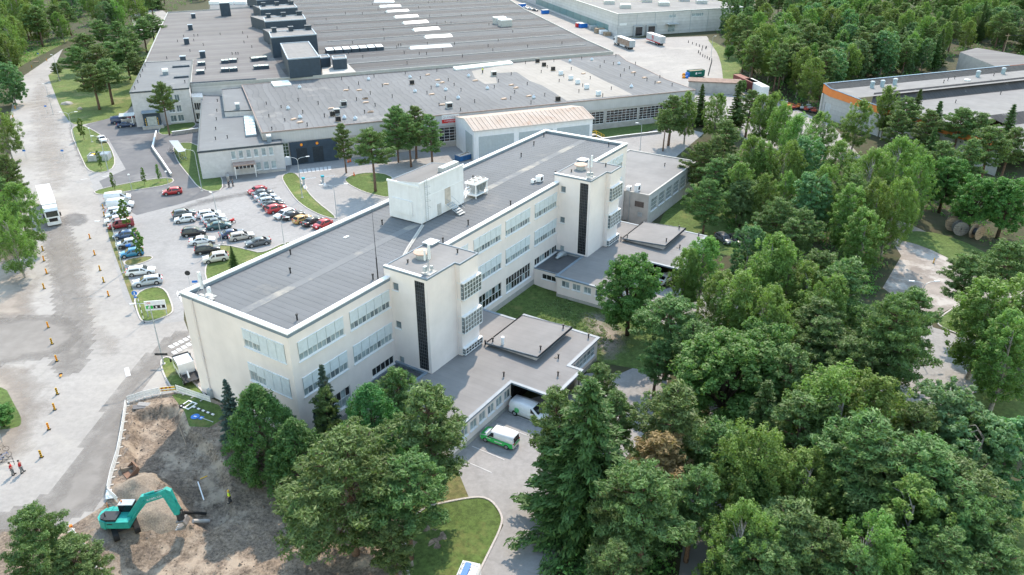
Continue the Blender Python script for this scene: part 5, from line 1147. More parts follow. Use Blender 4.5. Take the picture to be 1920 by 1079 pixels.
def make_birch(seed, h, cw, leaf=0.12, base=0.22, droop=0.7, n=420, slim=1.0):
    r = np.random.RandomState(seed); c = Crown(seed); tr = MB(); ph = r.uniform(0,6.28)
    bend = lambda z: np.array([math.sin(z/h*2+ph)*.3*z/h, math.cos(z/h*2.3+ph)*.3*z/h, z])
    zs = np.linspace(0, h*.86, 8); tr.tube([(0,0,-.4)]+[tuple(bend(z)) for z in zs], [.016*h]+[.014*h*(1-.9*z/h)+.015 for z in zs], 7)
    # leader branches give the crown its uneven lobes
    nb = 16; br = [(r.uniform(0,6.28), (i+r.uniform(.1,.9))/nb, r.uniform(.75,1.12)) for i in range(nb)]
    for k in range(n):
        a0, fb, rl = br[k % nb]; f = min(1, max(0, fb+r.normal()*.10)); z = h*(base+(1-base)*f); prof = math.sqrt(max(.05, 1-((f-.40)/.66)**2))
        a = a0+r.normal()*.75; R = cw*prof*rl*math.sqrt(r.uniform(.10,1.0))*slim
        q = bend(z)+np.array([math.cos(a)*R, math.sin(a)*R, r.normal()*.3]); s = r.uniform(.32,.62)*(.55+.10*cw)
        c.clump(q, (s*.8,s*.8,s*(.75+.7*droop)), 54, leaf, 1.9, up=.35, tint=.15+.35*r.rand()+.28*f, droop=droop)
        if k % 12 == 0: tr.tube([tuple(bend(max(.5,z-R*.8))), tuple((bend(z)+q)/2+[0,0,.2]), tuple(q*.85+bend(z)*.15)], [.06,.03,.008], 4, False)
    return tr, c
def make_broad(seed, h, cw, leaf=0.17, n=620, base=.12):
    r = np.random.RandomState(seed); c = Crown(seed); tr = MB(); tr.tube([(0,0,-.4),(.1,0,h*.3),(0,.1,h*.75)], [.024*h,.018*h,.03], 8)
    lobes = []
    for i in range(26):
        f = (i+.5)/26; z = h*(.22+.68*f); R = cw*math.sin(math.pi*min(.95,.22+.66*f))**.7*r.uniform(.55,.92); a = i*2.4+r.uniform(-.4,.4)
        lobes.append((np.array([math.cos(a)*R*.8, math.sin(a)*R*.8, z]), cw*r.uniform(.20,.34)))
    lobes.append((np.array([0,0,h*.84]), cw*.34))
    for k in range(n):
        o, R = lobes[k % len(lobes)]; d = r.normal(size=3); d[2] = d[2]*.8+.25; d /= np.linalg.norm(d)
        q = o+d*R*r.uniform(.6,1.08); q[2] = min(max(q[2], h*base), h*.985); s = r.uniform(.34,.62)*(.5+.09*cw)
        c.clump(q, (s,s,s*.75), 56, leaf, 1.4, up=.45, tint=.22+.30*((k % len(lobes))*7 % 10)/10+.25*r.rand())
        if k % 14 == 0: tr.tube([(0,0,h*.3), tuple((np.array([0,0,h*.3])+q)/2+[0,0,.3]), tuple(q)], [.10,.06,.02], 4, False)
    return tr, c
PROTO = {}
def proto(key, kind, mk, leaf_m, bark_m, cat='tree'):
    tr, c = mk; o = root(kind, (0,0,-500), 0, 'tree', cat)
    link('trunk', tr.mesh('trunk', True), o, bark_m); link('crown', c.mesh('crown'), o, leaf_m)
    PROTO[key] = o
H0 = 14.0
proto('p1','pine_tree', make_pine(1,H0,3.4,.38), M_pine, M_barkp); proto('p2','pine_tree', make_pine(2,H0,3.9,.46,1.0), M_pine, M_barkp)
proto('p3','pine_tree', make_pine(3,H0,3.0,.30,1.1), M_pine, M_barkp); proto('p4','pine_tree', make_pine(4,H0,5.2,.24,1.3), M_pine, M_barkp)
proto('py','pine_tree', make_pine(6,H0,2.6,.45,.85), M_yellowp, M_barkp); proto('pl','pine_tree', make_pine(7,H0,3.0,.50,.9,lean=.10), M_pine, M_barkp)
proto('d1','pine_tree', make_dense_pine(1,H0,4.2), M_pined, M_barkd); proto('d2','pine_tree', make_dense_pine(2,H0,5.0), M_pined, M_barkd)
proto('s1','spruce_tree', make_spruce(1,H0,3.2), M_spruce, M_barkd); proto('s2','spruce_tree', make_spruce(2,H0,2.3), M_spruce, M_barkd); proto('sb','spruce_tree', make_spruce(3,H0,2.7), M_bspruce, M_barkd)
proto('b1','birch_tree', make_birch(1,H0,3.4), M_birch, M_barkb); proto('b2','birch_tree', make_birch(2,H0,2.7,droop=.9), M_birch, M_barkb); proto('b3','birch_tree', make_birch(3,H0,4.2,n=520,droop=.8), M_birch, M_barkb)
proto('m1','maple_tree', make_broad(1,H0,5.2,n=760), M_broad, M_barkd); proto('m2','maple_tree', make_broad(2,H0,4.4,n=620), M_broad, M_barkd)
proto('a1','aspen_tree', make_birch(5,H0,3.8,leaf=.17,droop=.1,n=480,base=.12), M_aspen, M_barkb); proto('w1','willow_tree', make_broad(4,H0,5.4,leaf=.16,n=800), M_willow, M_barkd)
proto('y1','young_tree', make_birch(8,H0,2.6,leaf=.36,droop=.3,n=110,base=.25), M_birch, M_barkd)
_tr = random.Random(21)
def tree(key, px, h, label, group=None, w=1.0, rz=None, base_px=None):
    """px: sight line through the tree top; the foot follows from the height."""
    if base_px is not None: P = GG(*base_px)
    else: h *= 1.10 if px[1] > 430 and px[0] > 980 else 1.2 if px[1] > 680 and 440 < px[0] < 980 else 1.0; P = GG(*px, dz=h); P[2] -= h
    s = h/H0; w *= 1.20*(1.25 if px[0] < 290 and px[1] < 130 else 1)
    return dup(PROTO[key], P, _tr.uniform(0, 6.28) if rz is None else rz, label, group, (s*w, s*w, s))
NEAR = 'trees around the office'
T = [
 # around the dig and the near end of the office
 ('p4',(52,960),10,'broad pine cut by the lower left picture corner, below the excavator',.78), ('p1',(128,1022),8,'smaller pine at the lower left edge beside the dig barrier',1.25),
 ('sb',(421,712),9.5,'slim blue-grey spruce against the office end wall',.85), ('d1',(474,724),10.5,'dense rounded dark green pine right of the slim blue-grey spruce',.95),
 ('d1',(546,788),8.5,'dense rounded bright green pine in front of the office corner',1.05), ('sb',(602,684),10.5,'dark narrow spruce standing close to the office corner wall',.75),
 ('p3',(607,728),8.5,'narrow yellow-green pine before the dark corner spruce',.75), ('d2',(690,722),10.0,'blue-green bushy pine before the ground floor office windows',.85),
 ('p3',(738,690),9.5,'light green pine poking up at the dark link roof edge',.95), ('p3',(800,722),13.0,'tall full pine at the left end of the van lot',1.15),
 ('p4',(640,822),12.5,'very broad spreading pine with reddish limbs at the bottom of the lawn',1.12), ('p2',(755,858),11.0,'pine merging with the broad spreading pine on its right',1.0),
 ('p1',(560,940),6,'low pine below the dense bright green pine at the dig',1.2), ('p1',(735,985),7,'small dark pine at the lower lawn beneath the spreading pine',1.0),
 # between the van lot and the path
 ('s1',(1108,712),17.5,'tall dark spruce towering over the van lot',1.4), ('p3',(1046,728),14.0,'greyish pine hugging the dark spruce on the van lot side',.88),
 ('p1',(1122,683),9.0,'light green pine behind the tall dark spruce',.95), ('p1',(1160,735),10.0,'pine half hidden behind the right flank of the tall dark spruce',.9),
 ('p2',(1218,876),13,'flat-topped pine with several bare trunks at the bottom edge',1.0), ('p1',(1170,905),11,'pine sharing the clump of bare trunks, left one',.9), ('p3',(1275,728),14.0,'large blue-green pine right of the footpath',1.15),
 ('py',(1246,812),11.5,'yellowing pine with dying needles',1.35), ('p1',(1165,1020),9.0,'small pine cut by the bottom edge left of the bare trunks',1.1), ('p1',(1310,880),11.0,'thin pine behind the yellowing pine',.9),
 # by the courtyard
 ('m1',(1188,478),12.5,'big pale green maple at the corner of the courtyard lawn',.92), ('p2',(1262,556),12.0,'open crowned pine leaning over the footpath',1.15), ('p3',(1305,606),11.0,'bluish pine just below the open crowned pine',1.0),
 ('p1',(1235,640),8.0,'low pine branch crown over the footpath edge',1.1), ('m1',(1375,622),14.0,'huge dense dark green maple in the middle of the grove',1.20), ('m2',(1440,600),13.0,'leafy maple behind the huge dark maple',1.0),
 ('p3',(1492,650),13.0,'dark pine right of the huge dark maple',1.0),
 # birch grove right of the wings
 ('b1',(1325,448),12,'light birch beside the second wing roof',1.0), ('b2',(1288,470),11,'slim birch close against the second wing',.9), ('b1',(1360,520),12,'drooping birch at the edge of the grove by the wing',1.0),
 ('b2',(1392,515),14,'tall yellow-green birch in the centre of the grove',1.05), ('b3',(1432,545),13.5,'yellow-green birch right of the tall centre birch',.85), ('b1',(1452,448),14,'birch behind the grove below the willow',1.0),
 ('b3',(1490,470),13,'wide birch in the grove left of the visitor parking',.9), ('a1',(1410,425),11,'grey-green rowan-like tree below the round willow',.9), ('p3',(1490,410),12,'pine between the willow and the birches',1.0), ('p1',(1515,395),12.5,'dark pine on the right of the willow',1.0), ('p2',(1540,470),12,'dark pine over the shaded drive',1.0),
 ('b1',(1560,520),13,'birch above the shaded parking lane',1.0), ('b2',(1525,505),12,'thin birch beside the shaded parking lane',1.0),
 # by the annex
 ('p4',(1330,337),11.5,'lone spreading pine on the annex lawn',.82), ('p4',(1318,268),12.5,'dark pine behind the annex roof corner',.75), ('p1',(1375,292),12.5,'dark pine right of the annex roof corner pine',1.1),
 ('w1',(1400,335),10.5,'round pale green willow with soft cushions of leaves',.95), ('b1',(1476,325),11,'bright birch right of the round willow',.9),
 ('p3',(1262,178),13.5,'pine at the right end of the factory hall windows, leftmost of its clump',1.15), ('b2',(1292,178),13,'birch with a white stem in the clump by the factory hall',1.0), ('s1',(1318,158),12,'dark spruce above the clump by the factory hall corner',.9),
 ('b1',(1348,178),13,'birch right of the dark spruce by the factory hall',1.0), ('p1',(1368,225),14,'pine with a reddish trunk behind the annex',1.05), ('p2',(1250,205),11,'low pine at the hall wall beside the street lamp',.8),
 ('s2',(1388,152),14,'black-green spruce before the parked trailers',1.1), ('p3',(1410,168),13.5,'pine right of the spruce before the trailers',1.1), ('b1',(1432,182),14,'birch in the row facing the trailers',1.0), ('b3',(1462,180),14,'wide birch behind the annex grove',.85),
 ('b1',(1412,262),14,'tall bright birch in the middle of the annex grove',1.0), ('b2',(1440,270),13.5,'slender birch beside the tall bright birch',1.1), ('b3',(1480,200),14,'leafy birch left of the bobbin yard row',.9), ('p3',(1345,255),13,'pine between the birches behind the annex lawn',1.0),
 ('b3',(1510,222),14,'pale feathery birch facing the orange-banded hall',1.0), ('b1',(1545,215),13,'pale green aspen-like birch at the orange-banded hall door',1.1), ('b3',(1475,270),14,'wide green birch in the annex grove',.9), ('a1',(1520,262),14,'grey-green aspen in the upper grove',1.0),
 ('b1',(1395,310),12.5,'birch standing behind the round willow',1.0), ('b2',(1440,330),12,'slim birch to the upper right of the willow',1.0), ('p2',(1465,375),12.5,'broad pine between willow and aspens',.95), ('a1',(1530,330),13.5,'dark aspen below the orange hall row',1.0), ('p1',(1345,300),12,'dark pine in the shadow behind the annex lawn',1.0),
 # along the orange-banded hall
 ('b1',(1615,192),13.5,'yellowish birch at the orange fascia, left of the spires',1.1), ('b2',(1672,165),14,'tall light birch covering the orange fascia end',1.05), ('p3',(1688,205),13,'pine right of the tall light birch',1.0), ('p1',(1708,183),14,'dark pine before the lower hall roof',1.1),
 ('s2',(1727,168),14.5,'pointed dark spruce before the lower hall roof',.95), ('s2',(1765,190),14,'second pointed spruce in the row before the hall roof',1.15), ('p3',(1745,205),13.5,'pine between the two pointed spruces',1.1), ('p2',(1808,202),14,'broad pine right of the two pointed spruces',1.05),
 ('p1',(1845,212),13,'pine before the second dark roof step',1.0), ('s2',(1903,196),14,'dark spruce at the right edge before the roof step',1.1), ('p2',(1868,240),15,'tall open pine with a bare lower trunk near the bobbins',1.05), ('p1',(1905,240),13,'pine at the right edge above the cable drums',1.0),
 ('b3',(1690,268),15,'great light green birch left of the dark wood edge',1.15), ('b3',(1640,290),14.5,'wide birch mass right of the aspens',1.1), ('b1',(1735,295),15,'bright willowy birch over the dirt road',.85), ('b2',(1655,345),15,'silvery drooping birch over the dirt road',.95), ('b3',(1685,340),15,'big drooping birch shading the dirt road bend',.85), ('b2',(1610,355),14,'yellow-tipped weeping birch in front of the shaded bend',1.2),
 ('b2',(1632,400),12.5,'dark weeping birch standing on the shaded verge',1.3), ('b1',(1585,270),14,'green birch above the centre of the right grove',1.1), ('b3',(1560,320),14,'light birch in the centre of the right grove',.9), ('p2',(1600,330),13,'pine between birches in the right grove',.9),
 ('m2',(1790,290),13,'dark shady maple behind the cable drums',1.0), ('m2',(1845,325),12.5,'dense dark maple right of the cable drums',1.0), ('m2',(1905,330),13,'shaded broadleaf tree at the right edge by the cable drums',1.0), ('p1',(1770,265),14,'dark pine above the cable drums',1.0), ('s1',(1755,240),14,'shaded spruce in the dark wood edge',.9), ('p3',(1830,262),14,'dark pine in the shaded wood edge',1.0),
 # between dirt road and visitor parking
 ('p3',(1600,488),14,'broad dark pine left of the double street lamp',1.15), ('p3',(1540,560),12,'bluish dense pine beside the visitor parking',1.15), ('p2',(1560,600),11,'dark pine at the left of the visitor parking',1.1), ('p4',(1690,560),15.5,'great dark layered pine in front of the visitor parking',.72),
 ('p3',(1722,540),13,'narrow pine behind the great layered pine',1.0), ('p2',(1660,600),12,'dark pine left flank of the great layered pine',1.1), ('pl',(1845,485),12,'leaning pine with a bare trunk on the grass island',1.1), ('p2',(1895,452),13,'pine behind the leaning pine at the right edge',1.0),
 ('b2',(1870,535),13.5,'twin-stemmed weeping birch by the visitor parking',1.35), ('b2',(1925,520),14,'weeping birch cut by the right edge',1.3), ('b2',(1915,600),12.5,'shaded weeping birch right of the twin-stemmed birch',1.2),
 # lower right wood
 ('b3',(1598,715),14,'big pale yellow-green birch in the lower right wood',1.05), ('b1',(1660,712),13.5,'light birch beside the big pale birch',1.1), ('p3',(1508,740),13,'blue-green pine left of the big pale birch',1.1), ('b3',(1430,802),13,'yellow-green birch left of the pointed light spruce',.95), ('s1',(1428,850),11.5,'light green pointed spruce with bare stem tips',1.0),
 ('b1',(1520,860),11,'birch with pale tips in the lower wood',1.1), ('a1',(1790,732),12.5,'grey-green aspen at the edge of the visitor parking',1.1), ('a1',(1850,790),12,'silvery aspen right of the grey-green aspen',1.1), ('a1',(1905,800),11,'aspen at the right edge over the grass',1.0),
 ('p3',(1640,785),14.5,'wide pine in the middle of the lower right wood',1.2), ('p2',(1675,840),12.5,'pine with exposed twigs in the lower right wood',1.1), ('p1',(1755,830),13.5,'broad light pine in the lower right wood',1.2), ('p2',(1810,880),11.5,'spreading pine sloping to the right grass',1.3), ('p4',(1830,935),11,'low wide pine near the right grass',.9),
 ('p1',(1640,925),9.5,'small bright young pine in a dark gap',.9), ('b2',(1730,925),11.5,'weeping birch with white twigs near the bottom edge',1.3), ('s2',(1810,965),10.5,'bright green young spruce near the bottom right',1.3), ('b3',(1632,978),10.5,'yellowish birch at the bottom edge',.95), ('p1',(1610,1030),9,'blue-green pine before the yellowish bottom birch',1.1),
 ('p3',(1500,950),11,'greyish pine at the bottom centre right',1.25), ('p1',(1460,965),10,'thin pine between the bottom pines',1.1), ('b3',(1395,968),11,'bushy bright birch at the bottom right of the bare trunks',.9), ('s1',(1385,1010),9.5,'spruce hidden in the bushy bright birch',1.0), ('p2',(1445,1010),9.5,'grey-green pine cut by the bottom edge',1.2), ('p1',(1880,1020),9,'pine in the bottom right corner',1.2),
 ('p3',(1570,690),12,'dark pine beneath the visitor parking',1.0), ('p2',(1610,640),11,'pine in front of the parked cars of the visitor parking',1.0), ('s1',(1560,755),13,'dark spruce between the pines left of the big pale birch',1.0), ('p1',(1720,760),12,'dark pine right of the pale birches',1.0), ('p2',(1775,1000),10,'dark pine behind the bright young spruce',1.0),('p3',(1560,985),10,'dark pine in the shade left of the yellowish birch',1.0), ('s2',(1440,715),13,'dark narrow spruce below the huge maple',1.2), ('p2',(1350,790),11,'pine right of the yellowing pine',1.0),
 # pines by the loading doors
 ('p3',(640,232),12,'slim pine at the navy loading bay, leftmost of the roadside pines',.8), ('p2',(694,240),14.5,'open pine in front of the loading yard lawn',1.0), ('p4',(740,200),14.0,'broad dark pine, tallest of the roadside pines',.72), ('p3',(775,198),13.5,'pine behind the broad roadside pine',1.0), ('p3',(806,215),13.0,'rightmost of the roadside pines, by the company sign',.95), ('p1',(765,215),13,'roadside pine with yellowish twigs',.9),
 ('p2',(298,155),14.5,'single pine in front of the dock building windows',.72),
 # park at the left by the road
 ('p1',(166,120),14,'pine on the park lawn nearest the road bend',1.0), ('p2',(192,112),14,'big pine on the park lawn beside the boulder',1.1), ('p3',(205,78),14,'pine behind the boulder on the park lawn',1.1), ('p1',(228,75),14,'pine in the middle of the park row',1.0), ('p1',(178,85),14.5,'tall pine at the upper road side of the park',1.0),
 ('p2',(155,62),14,'pine over the road bend',1.0), ('p3',(240,55),14,'pine right of the middle of the park row',1.0), ('p1',(262,35),14,'pine near the factory corner',1.0), ('p2',(280,28),14.5,'pine beside the factory roof corner',1.0), ('p3',(215,40),14,'pine higher in the park row',1.0), ('p1',(185,38),14,'pine at the upper edge of the park row',1.0), ('p2',(140,88),14,'pine overhanging the road at the bend',.9), ('p1',(250,98),12,'pine close to the dock building',.9),
 # left edge of the road
 ('a1',(8,120),13,'bushy tree at the left edge by the side track',.9), ('b1',(-5,205),13,'birch at the left picture edge above the dark pine',1.1), ('p4',(2,292),11,'dark pine at the left picture edge',.75), ('b1',(22,352),13,'large birch at the left edge beside the white truck',1.0), ('b3',(8,400),12,'leafy birch at the left edge below the white truck',.85), ('p1',(-5,335),11,'pine at the left edge before the large birch',1.0),
]
for k, px, h, lab, w in T: tree(k, px, h, lab, NEAR, w)
# distant woods: single trees, alike at that distance
def wood(n, poly, kinds, label_of, group, hrange, mind, seed):
    r = random.Random(seed); out = []; tries = 0
    xs = [p[0] for p in poly]; ys = [p[1] for p in poly]
    while len(out) < n and tries < n*80:
        tries += 1; x = r.uniform(min(xs), max(xs)); y = r.uniform(min(ys), max(ys))
        if not bool(inside(poly, np.array([x]), np.array([y]))[0]): continue
        P = GG(x, y)
        if any((P[0]-q[0])**2+(P[1]-q[1])**2 < mind*mind for q in out): continue
        out.append(P)
        k = r.choices([a for a, _ in kinds], [b for _, b in kinds])[0]; h = r.uniform(*hrange)
        s = h/H0; w_ = r.uniform(1.05, 1.4)
        dup(PROTO[k], P, r.uniform(0, 6.28), label_of[PROTO[k].name.split('.')[0]], group, (s*w_, s*w_, s))
KN = {'pine_tree': 'distant pine in the', 'birch_tree': 'distant birch in the', 'spruce_tree': 'distant spruce in the', 'aspen_tree': 'distant aspen in the', 'maple_tree': 'distant broadleaf tree in the', 'willow_tree': 'distant willow in the', 'young_tree': 'young tree in the'}
def lab(s): return {k: v+' '+s for k, v in KN.items()}
MIX = [('p1',3),('p2',2),('p3',3),('b1',4),('b2',3),('b3',3),('s1',2),('s2',2),('a1',2),('m2',1)]
wood(400, [(1365,95),(1345,60),(1330,18),(1380,-30),(1700,-60),(2050,-70),(2050,100),(1930,112),(1830,92),(1790,110),(1740,140),(1660,152),(1560,170),(1540,215),(1470,190),(1400,150)], MIX, lab('dense wood beyond the truck yard'), 'wood beyond the truck yard', (12,17), 3.7, 31)
wood(130, [(-40,10),(60,-40),(200,-50),(390,-60),(395,0),(300,28),(250,60),(140,70),(100,92),(40,122),(20,150),(-60,190)], [('p1',3),('p2',2),('p3',2),('b1',4),('b3',3),('a1',2),('s1',1)], lab('dark wood at the upper left by the road bend'), 'wood at the upper left', (12,17), 4.2, 32)
# small trees on the parking islands and lawns
for i, (px, base, h, l) in enumerate([((226,368),(240,431),6.0,'young tree overhanging the dark red van in the car park'),((262,430),(264,482),5.5,'slim young tree beside the teal hatchback'),((155,205),(158,262),5.5,'young tree on the verge by the double street lamp'),((183,270),(190,318),4.5,'young tree beside the bin enclosure'),((212,330),(216,358),4.0,'staked young tree, leftmost on the lawn strip by the dock yard'),((268,320),(272,348),4.0,'staked young tree, middle of the lawn strip by the dock yard'),((298,313),(301,341),4.0,'staked young tree, right end of the lawn strip by the dock yard')]):
    tree('y1', px, h, l, 'young trees', .62 if h < 5 else .8, base_px=base)
tree('s1', (440,466), 4.4, 'small bushy fir on the car park island beside the office roof edge', NEAR, .8, base_px=(440,504))
tree('p1', (110,100), 6, 'low shrubby tree beside the road bend', NEAR, 1.1, base_px=(112,150)); tree('m2', (1372,95), 6, 'low green bush by the truck yard lamp', NEAR, 1.1, base_px=(1366,112)); tree('m2', (1385,168), 5, 'low bush at the truck yard exit', NEAR, 1.2, base_px=(1388,178))
tree('m2', (12,770), 3.2, 'brownish round shrub at the left edge by the grass', NEAR, 1.6, base_px=(8,800))
# low growth on the forest floor, nobody could count it
def undergrowth(name, polys, n, size, seed, label, m):
    r = random.Random(seed); c = Crown(seed)
    for poly, share in polys:
        xs = [p[0] for p in poly]; ys = [p[1] for p in poly]; k = 0
        while k < n*share:
            x = r.uniform(min(xs), max(xs)); y = r.uniform(min(ys), max(ys))
            if not bool(inside(poly, np.array([x]), np.array([y]))[0]): continue
            P = GG(x, y); s = r.uniform(.6, 1.5)*size; k += 1
            c.clump(P+np.array([0,0,s*.5]), (s*1.2,s*1.2,s*.8), 20, .22*size+.05, 1.6, up=.5)
    stuff(link(name, c.mesh(name), None, m), label)
WOODR = [(1365,95),(1345,60),(1330,18),(1380,-30),(1700,-60),(2050,-70),(2050,100),(1930,112),(1830,92),(1790,110),(1740,140),(1660,152),(1560,170),(1540,215),(1470,190),(1400,150)]
WOODL = [(-40,10),(60,-40),(200,-50),(390,-60),(395,0),(300,28),(250,60),(140,70),(100,92),(40,122),(20,150),(-60,190)]
undergrowth('weeds', [([(1000,575),(1060,560),(1110,590),(1150,640),(1110,690),(1040,650)],1.0)], 420, .28, 8, 'pale green weeds with small blossoms on the courtyard lawn', M_willow)
undergrowth('undergrowth', [(WOODR,.7),(WOODL,.3)], 2600, 1.5, 5, 'low green undergrowth between the trunks of the distant woods', M_broad)
undergrowth('undergrowth', [([(1340,640),(1500,640),(1560,700),(1740,800),(1880,860),(1900,1100),(1330,1100),(1380,900)],.45),([(1340,330),(1520,260),(1660,330),(1680,420),(1640,560),(1500,560),(1360,480)],.3),([(1690,230),(1990,260),(1990,470),(1860,470),(1760,400),(1690,380)],.15),([(1040,930),(1150,900),(1260,930),(1260,1100),(1040,1100)],.1)], 2600, .8, 6, 'low shrubs and saplings on the floor of the groves', M_broad)
for o in PROTO.values(): kill(o)
# ================================================================= VEHICLES
def loft(secs):
    """secs: list of rings (equal length lists of 3D points); closes ends."""
    mb = MB(); n = len(secs[0])
    for r in secs: mb.v += [tuple(map(float, p)) for p in r]
    for i in range(len(secs)-1):
        for k in range(n): mb.f.append((i*n+k, i*n+(k+1)%n, (i+1)*n+(k+1)%n, (i+1)*n+k))
    mb.f.append(tuple(range(n-1, -1, -1))); mb.f.append(tuple((len(secs)-1)*n+k for k in range(n))); return mb
def quad_off(P, off, inset):
    P = [np.array(p, float) for p in P]; c = sum(P)/4; n = np.cross(P[1]-P[0], P[2]-P[0]); n /= np.linalg.norm(n)
    if n@np.array([c[0]*.2, c[1], .4]) < 0: n = -n
    return [tuple(p+(c-p)*inset+n*off) for p in P]
CARS = {}
def car_proto(key, name, L, Wd, Hh, hood, deck, belt, wb, ws0, rf0, rf1, rb, cat, roofbar=False, van=False, dark_side=()):
    """ws0: foot of the windscreen; rf0, rf1: front and rear of the roof; rb: foot of the rear window (x from the nose, m)."""
    o = root(name, (0,0,-500), 0, 'car', cat); X = lambda d: L/2-d; hw = Wd/2
    st = [(0,.80,hood-.34),(.12,.90,hood-.16),(.45,.965,hood-.05),(ws0-.15,1.0,hood+.05),(ws0+.25,1.0,belt),(L*.5,1.0,belt+.01),(min(rb,L-.35),1.0,belt+.02),(L-.22,.955,deck),(L-.05,.90,deck-.12),(L,.86,deck-.30)]
    secs = []
    for d, wf, zt in st:
        w = hw*wf; zt = max(zt, .62); low = .30 if d in (0, L) else .20
        half = [(w*.55, zt+.035), (w*.86, zt), (w*.975, zt-.11), (w, (zt+low)*.5+.06), (w*.985, low+.14), (w*.86, low)]
        secs.append([(X(d), y, z) for y, z in half] + [(X(d), -y, z) for y, z in half[::-1]])
    body = loft(secs[::-1])
    # cabin
    tw = hw*.78 if not van else hw*.88; bw = hw*.965
    A = [(X(ws0), bw*.93, belt-.02), (X(rf0), tw, Hh-.05), (X(rf1), tw, Hh-.07), (X(rb), bw*.93, belt)]
    ring = lambda x, w, z: [(x, w, z), (x, -w, z)]
    V = [(X(ws0-.02),bw*.9,belt-.03),(X(rf0),tw,Hh-.06),((X(rf0)+X(rf1))/2,tw*1.01,Hh-.02),(X(rf1),tw*.98,Hh-.08),(X(rb+.02),bw*.9,belt-.02)]
    Vb = [(X(ws0-.02),bw*.9,belt-.05),(X(rf0),bw,belt-.05),((X(rf0)+X(rf1))/2,bw,belt-.05),(X(rf1),bw,belt-.05),(X(rb+.02),bw*.9,belt-.05)]
    n0 = len(body.v); P = []
    for (a, b) in zip(V, Vb): P += [b, a, (a[0], a[1]*.5, a[2]+.035), (a[0], -a[1]*.5, a[2]+.035), (a[0], -a[1], a[2]), (b[0], -b[1], b[2])]
    F = []
    for i in range(4):
        for k in range(5): F.append((i*6+k, i*6+k+1, (i+1)*6+k+1, (i+1)*6+k))
    body.add(P, F)
    part('body', body, M_white, o, True)
    def g(name, Q, off=.018, ins=.10):
        q = quad_off(Q, off, ins); return part(name, MB().add(q, [(0,1,2,3),(3,2,1,0)]), M_carglass, o)
    y = lambda p, s: (p[0], p[1]*s, p[2])
    g('windscreen', [y(V[0],1), y(V[1],1), y(V[1],-1), y(V[0],-1)], .05, .12)
    if not van or key == 'mini': g('rear_window', [y(V[4],1), y(V[3],1), y(V[3],-1), y(V[4],-1)], .05, .16)
    for s in (1, -1):
        lo = lambda x: (x, bw*s*.985, belt+.01); hi = lambda x, z: (x, (tw+(bw-tw)*.12)*s, z)
        xm = X(ws0+(L*.5-ws0)*.95) if not van else X(ws0+1.15)
        a0 = X(ws0+.30); a1 = X(rf0+.12); b1 = X(rf1-.10); b0 = X(min(rb-.25, L-.5))
        g('side_window', [lo(a0), hi(a1, Hh-.13), hi(xm+.05, Hh-.11), lo(xm+.05)], .022, .07)
        if not van: g('side_window', [lo(xm-.07), hi(xm-.07, Hh-.11), hi(b1, Hh-.14), lo(b0)], .022, .07)
        for nm, xx, zz, m_ in (('headlight', X(.14), hood-.20, M_lamp), ('tail_light', X(L-.07), deck-.10, M_tail)):
            b = MB(); b.box((xx-.10, s*hw*.70-.16, zz-.08), (xx+.10, s*hw*.70+.16, zz+.08)); part(nm, b, m_, o)
        b = MB(); b.box((X(ws0+.42)-.08, s*(hw+.02), belt-.02), (X(ws0+.42)+.08, s*(hw+.20), belt+.14)) if s > 0 else b.box((X(ws0+.42)-.08, -(hw+.20), belt-.02), (X(ws0+.42)+.08, -(hw+.02), belt+.14)); part('mirror', b, M_black, o)
        for d in ((L-wb)/2-.02, (L-wb)/2+wb-.02):
            r = .33 if Hh < 2 else .36
            ar = MB().disc((X(d), s*(hw-.012), r+.03), r*1.18, (0,1,0), .04, 18); part('wheel_arch', ar, M_black, o)
            wl = part('wheel', MB().disc((X(d), s*(hw-.07), r), r, (0,1,0), .24, 18), M_tyre, o); part('rim', MB().disc((X(d), s*(hw+.052), r), r*.66, (0,1,0), .012, 14), M_rim, wl)
    bm_ = MB(); bm_.box((X(.06)-.02,-hw*.45,.36),(X(0)+.012,hw*.45,.56)); part('grille', bm_, M_black, o)
    bm_ = MB(); bm_.box((X(L)-.012,-.26,.62),(X(L)+.03,.26,.73)); part('number_plate', bm_, M_coping, o)
    if roofbar:
        for s in (1, -1): part('roof_rail', MB().tube([(X(rf0+.2), tw*.9*s, Hh-.01), (X(rf1-.15), tw*.9*s, Hh-.02)], .022, 5), M_dkmetal, o)
    CARS[key] = o
#        key    name          L    W    H     hood  deck belt  wb   ws0  rf0  rf1  rb
car_proto('hatch','hatchback_car',4.15,1.78,1.47,.92,1.02,.96,2.58,1.02,1.72,3.45,3.98,'car')
car_proto('wagon','estate_car',4.75,1.84,1.47,.92,1.05,.96,2.80,1.20,1.98,4.15,4.58,'car',True)
car_proto('sedan','saloon_car',4.70,1.82,1.44,.92,1.04,.96,2.75,1.20,2.00,3.30,4.02,'car')
car_proto('suv','suv_car',4.50,1.88,1.66,1.03,1.14,1.08,2.68,1.15,1.85,3.90,4.36,'car',True)
car_proto('mini','delivery_van',4.85,1.84,1.84,1.02,1.10,1.08,3.0,.98,1.62,4.70,4.82,'van',False,True)
car_proto('van','panel_van',5.3,2.0,2.05,1.12,1.2,1.22,3.3,.85,1.75,5.1,5.28,'van',False,True)
_paints = {}
def P_(n, c): 
    if n not in _paints: _paints[n] = paint('car_paint_'+n, c)
    return _paints[n]
PC = {'white':(.72,.73,.74),'silver':(.42,.46,.50),'grey':(.10,.115,.13),'black':(.016,.017,.020),'red':(.42,.025,.03),'darkred':(.26,.02,.03),'blue':(.05,.10,.20),'teal':(.03,.20,.36),'navy':(.028,.05,.115),'beige':(.47,.44,.40),'yellow':(.50,.31,.10),'dteal':(.03,.085,.095),'pearl':(.62,.60,.55)}
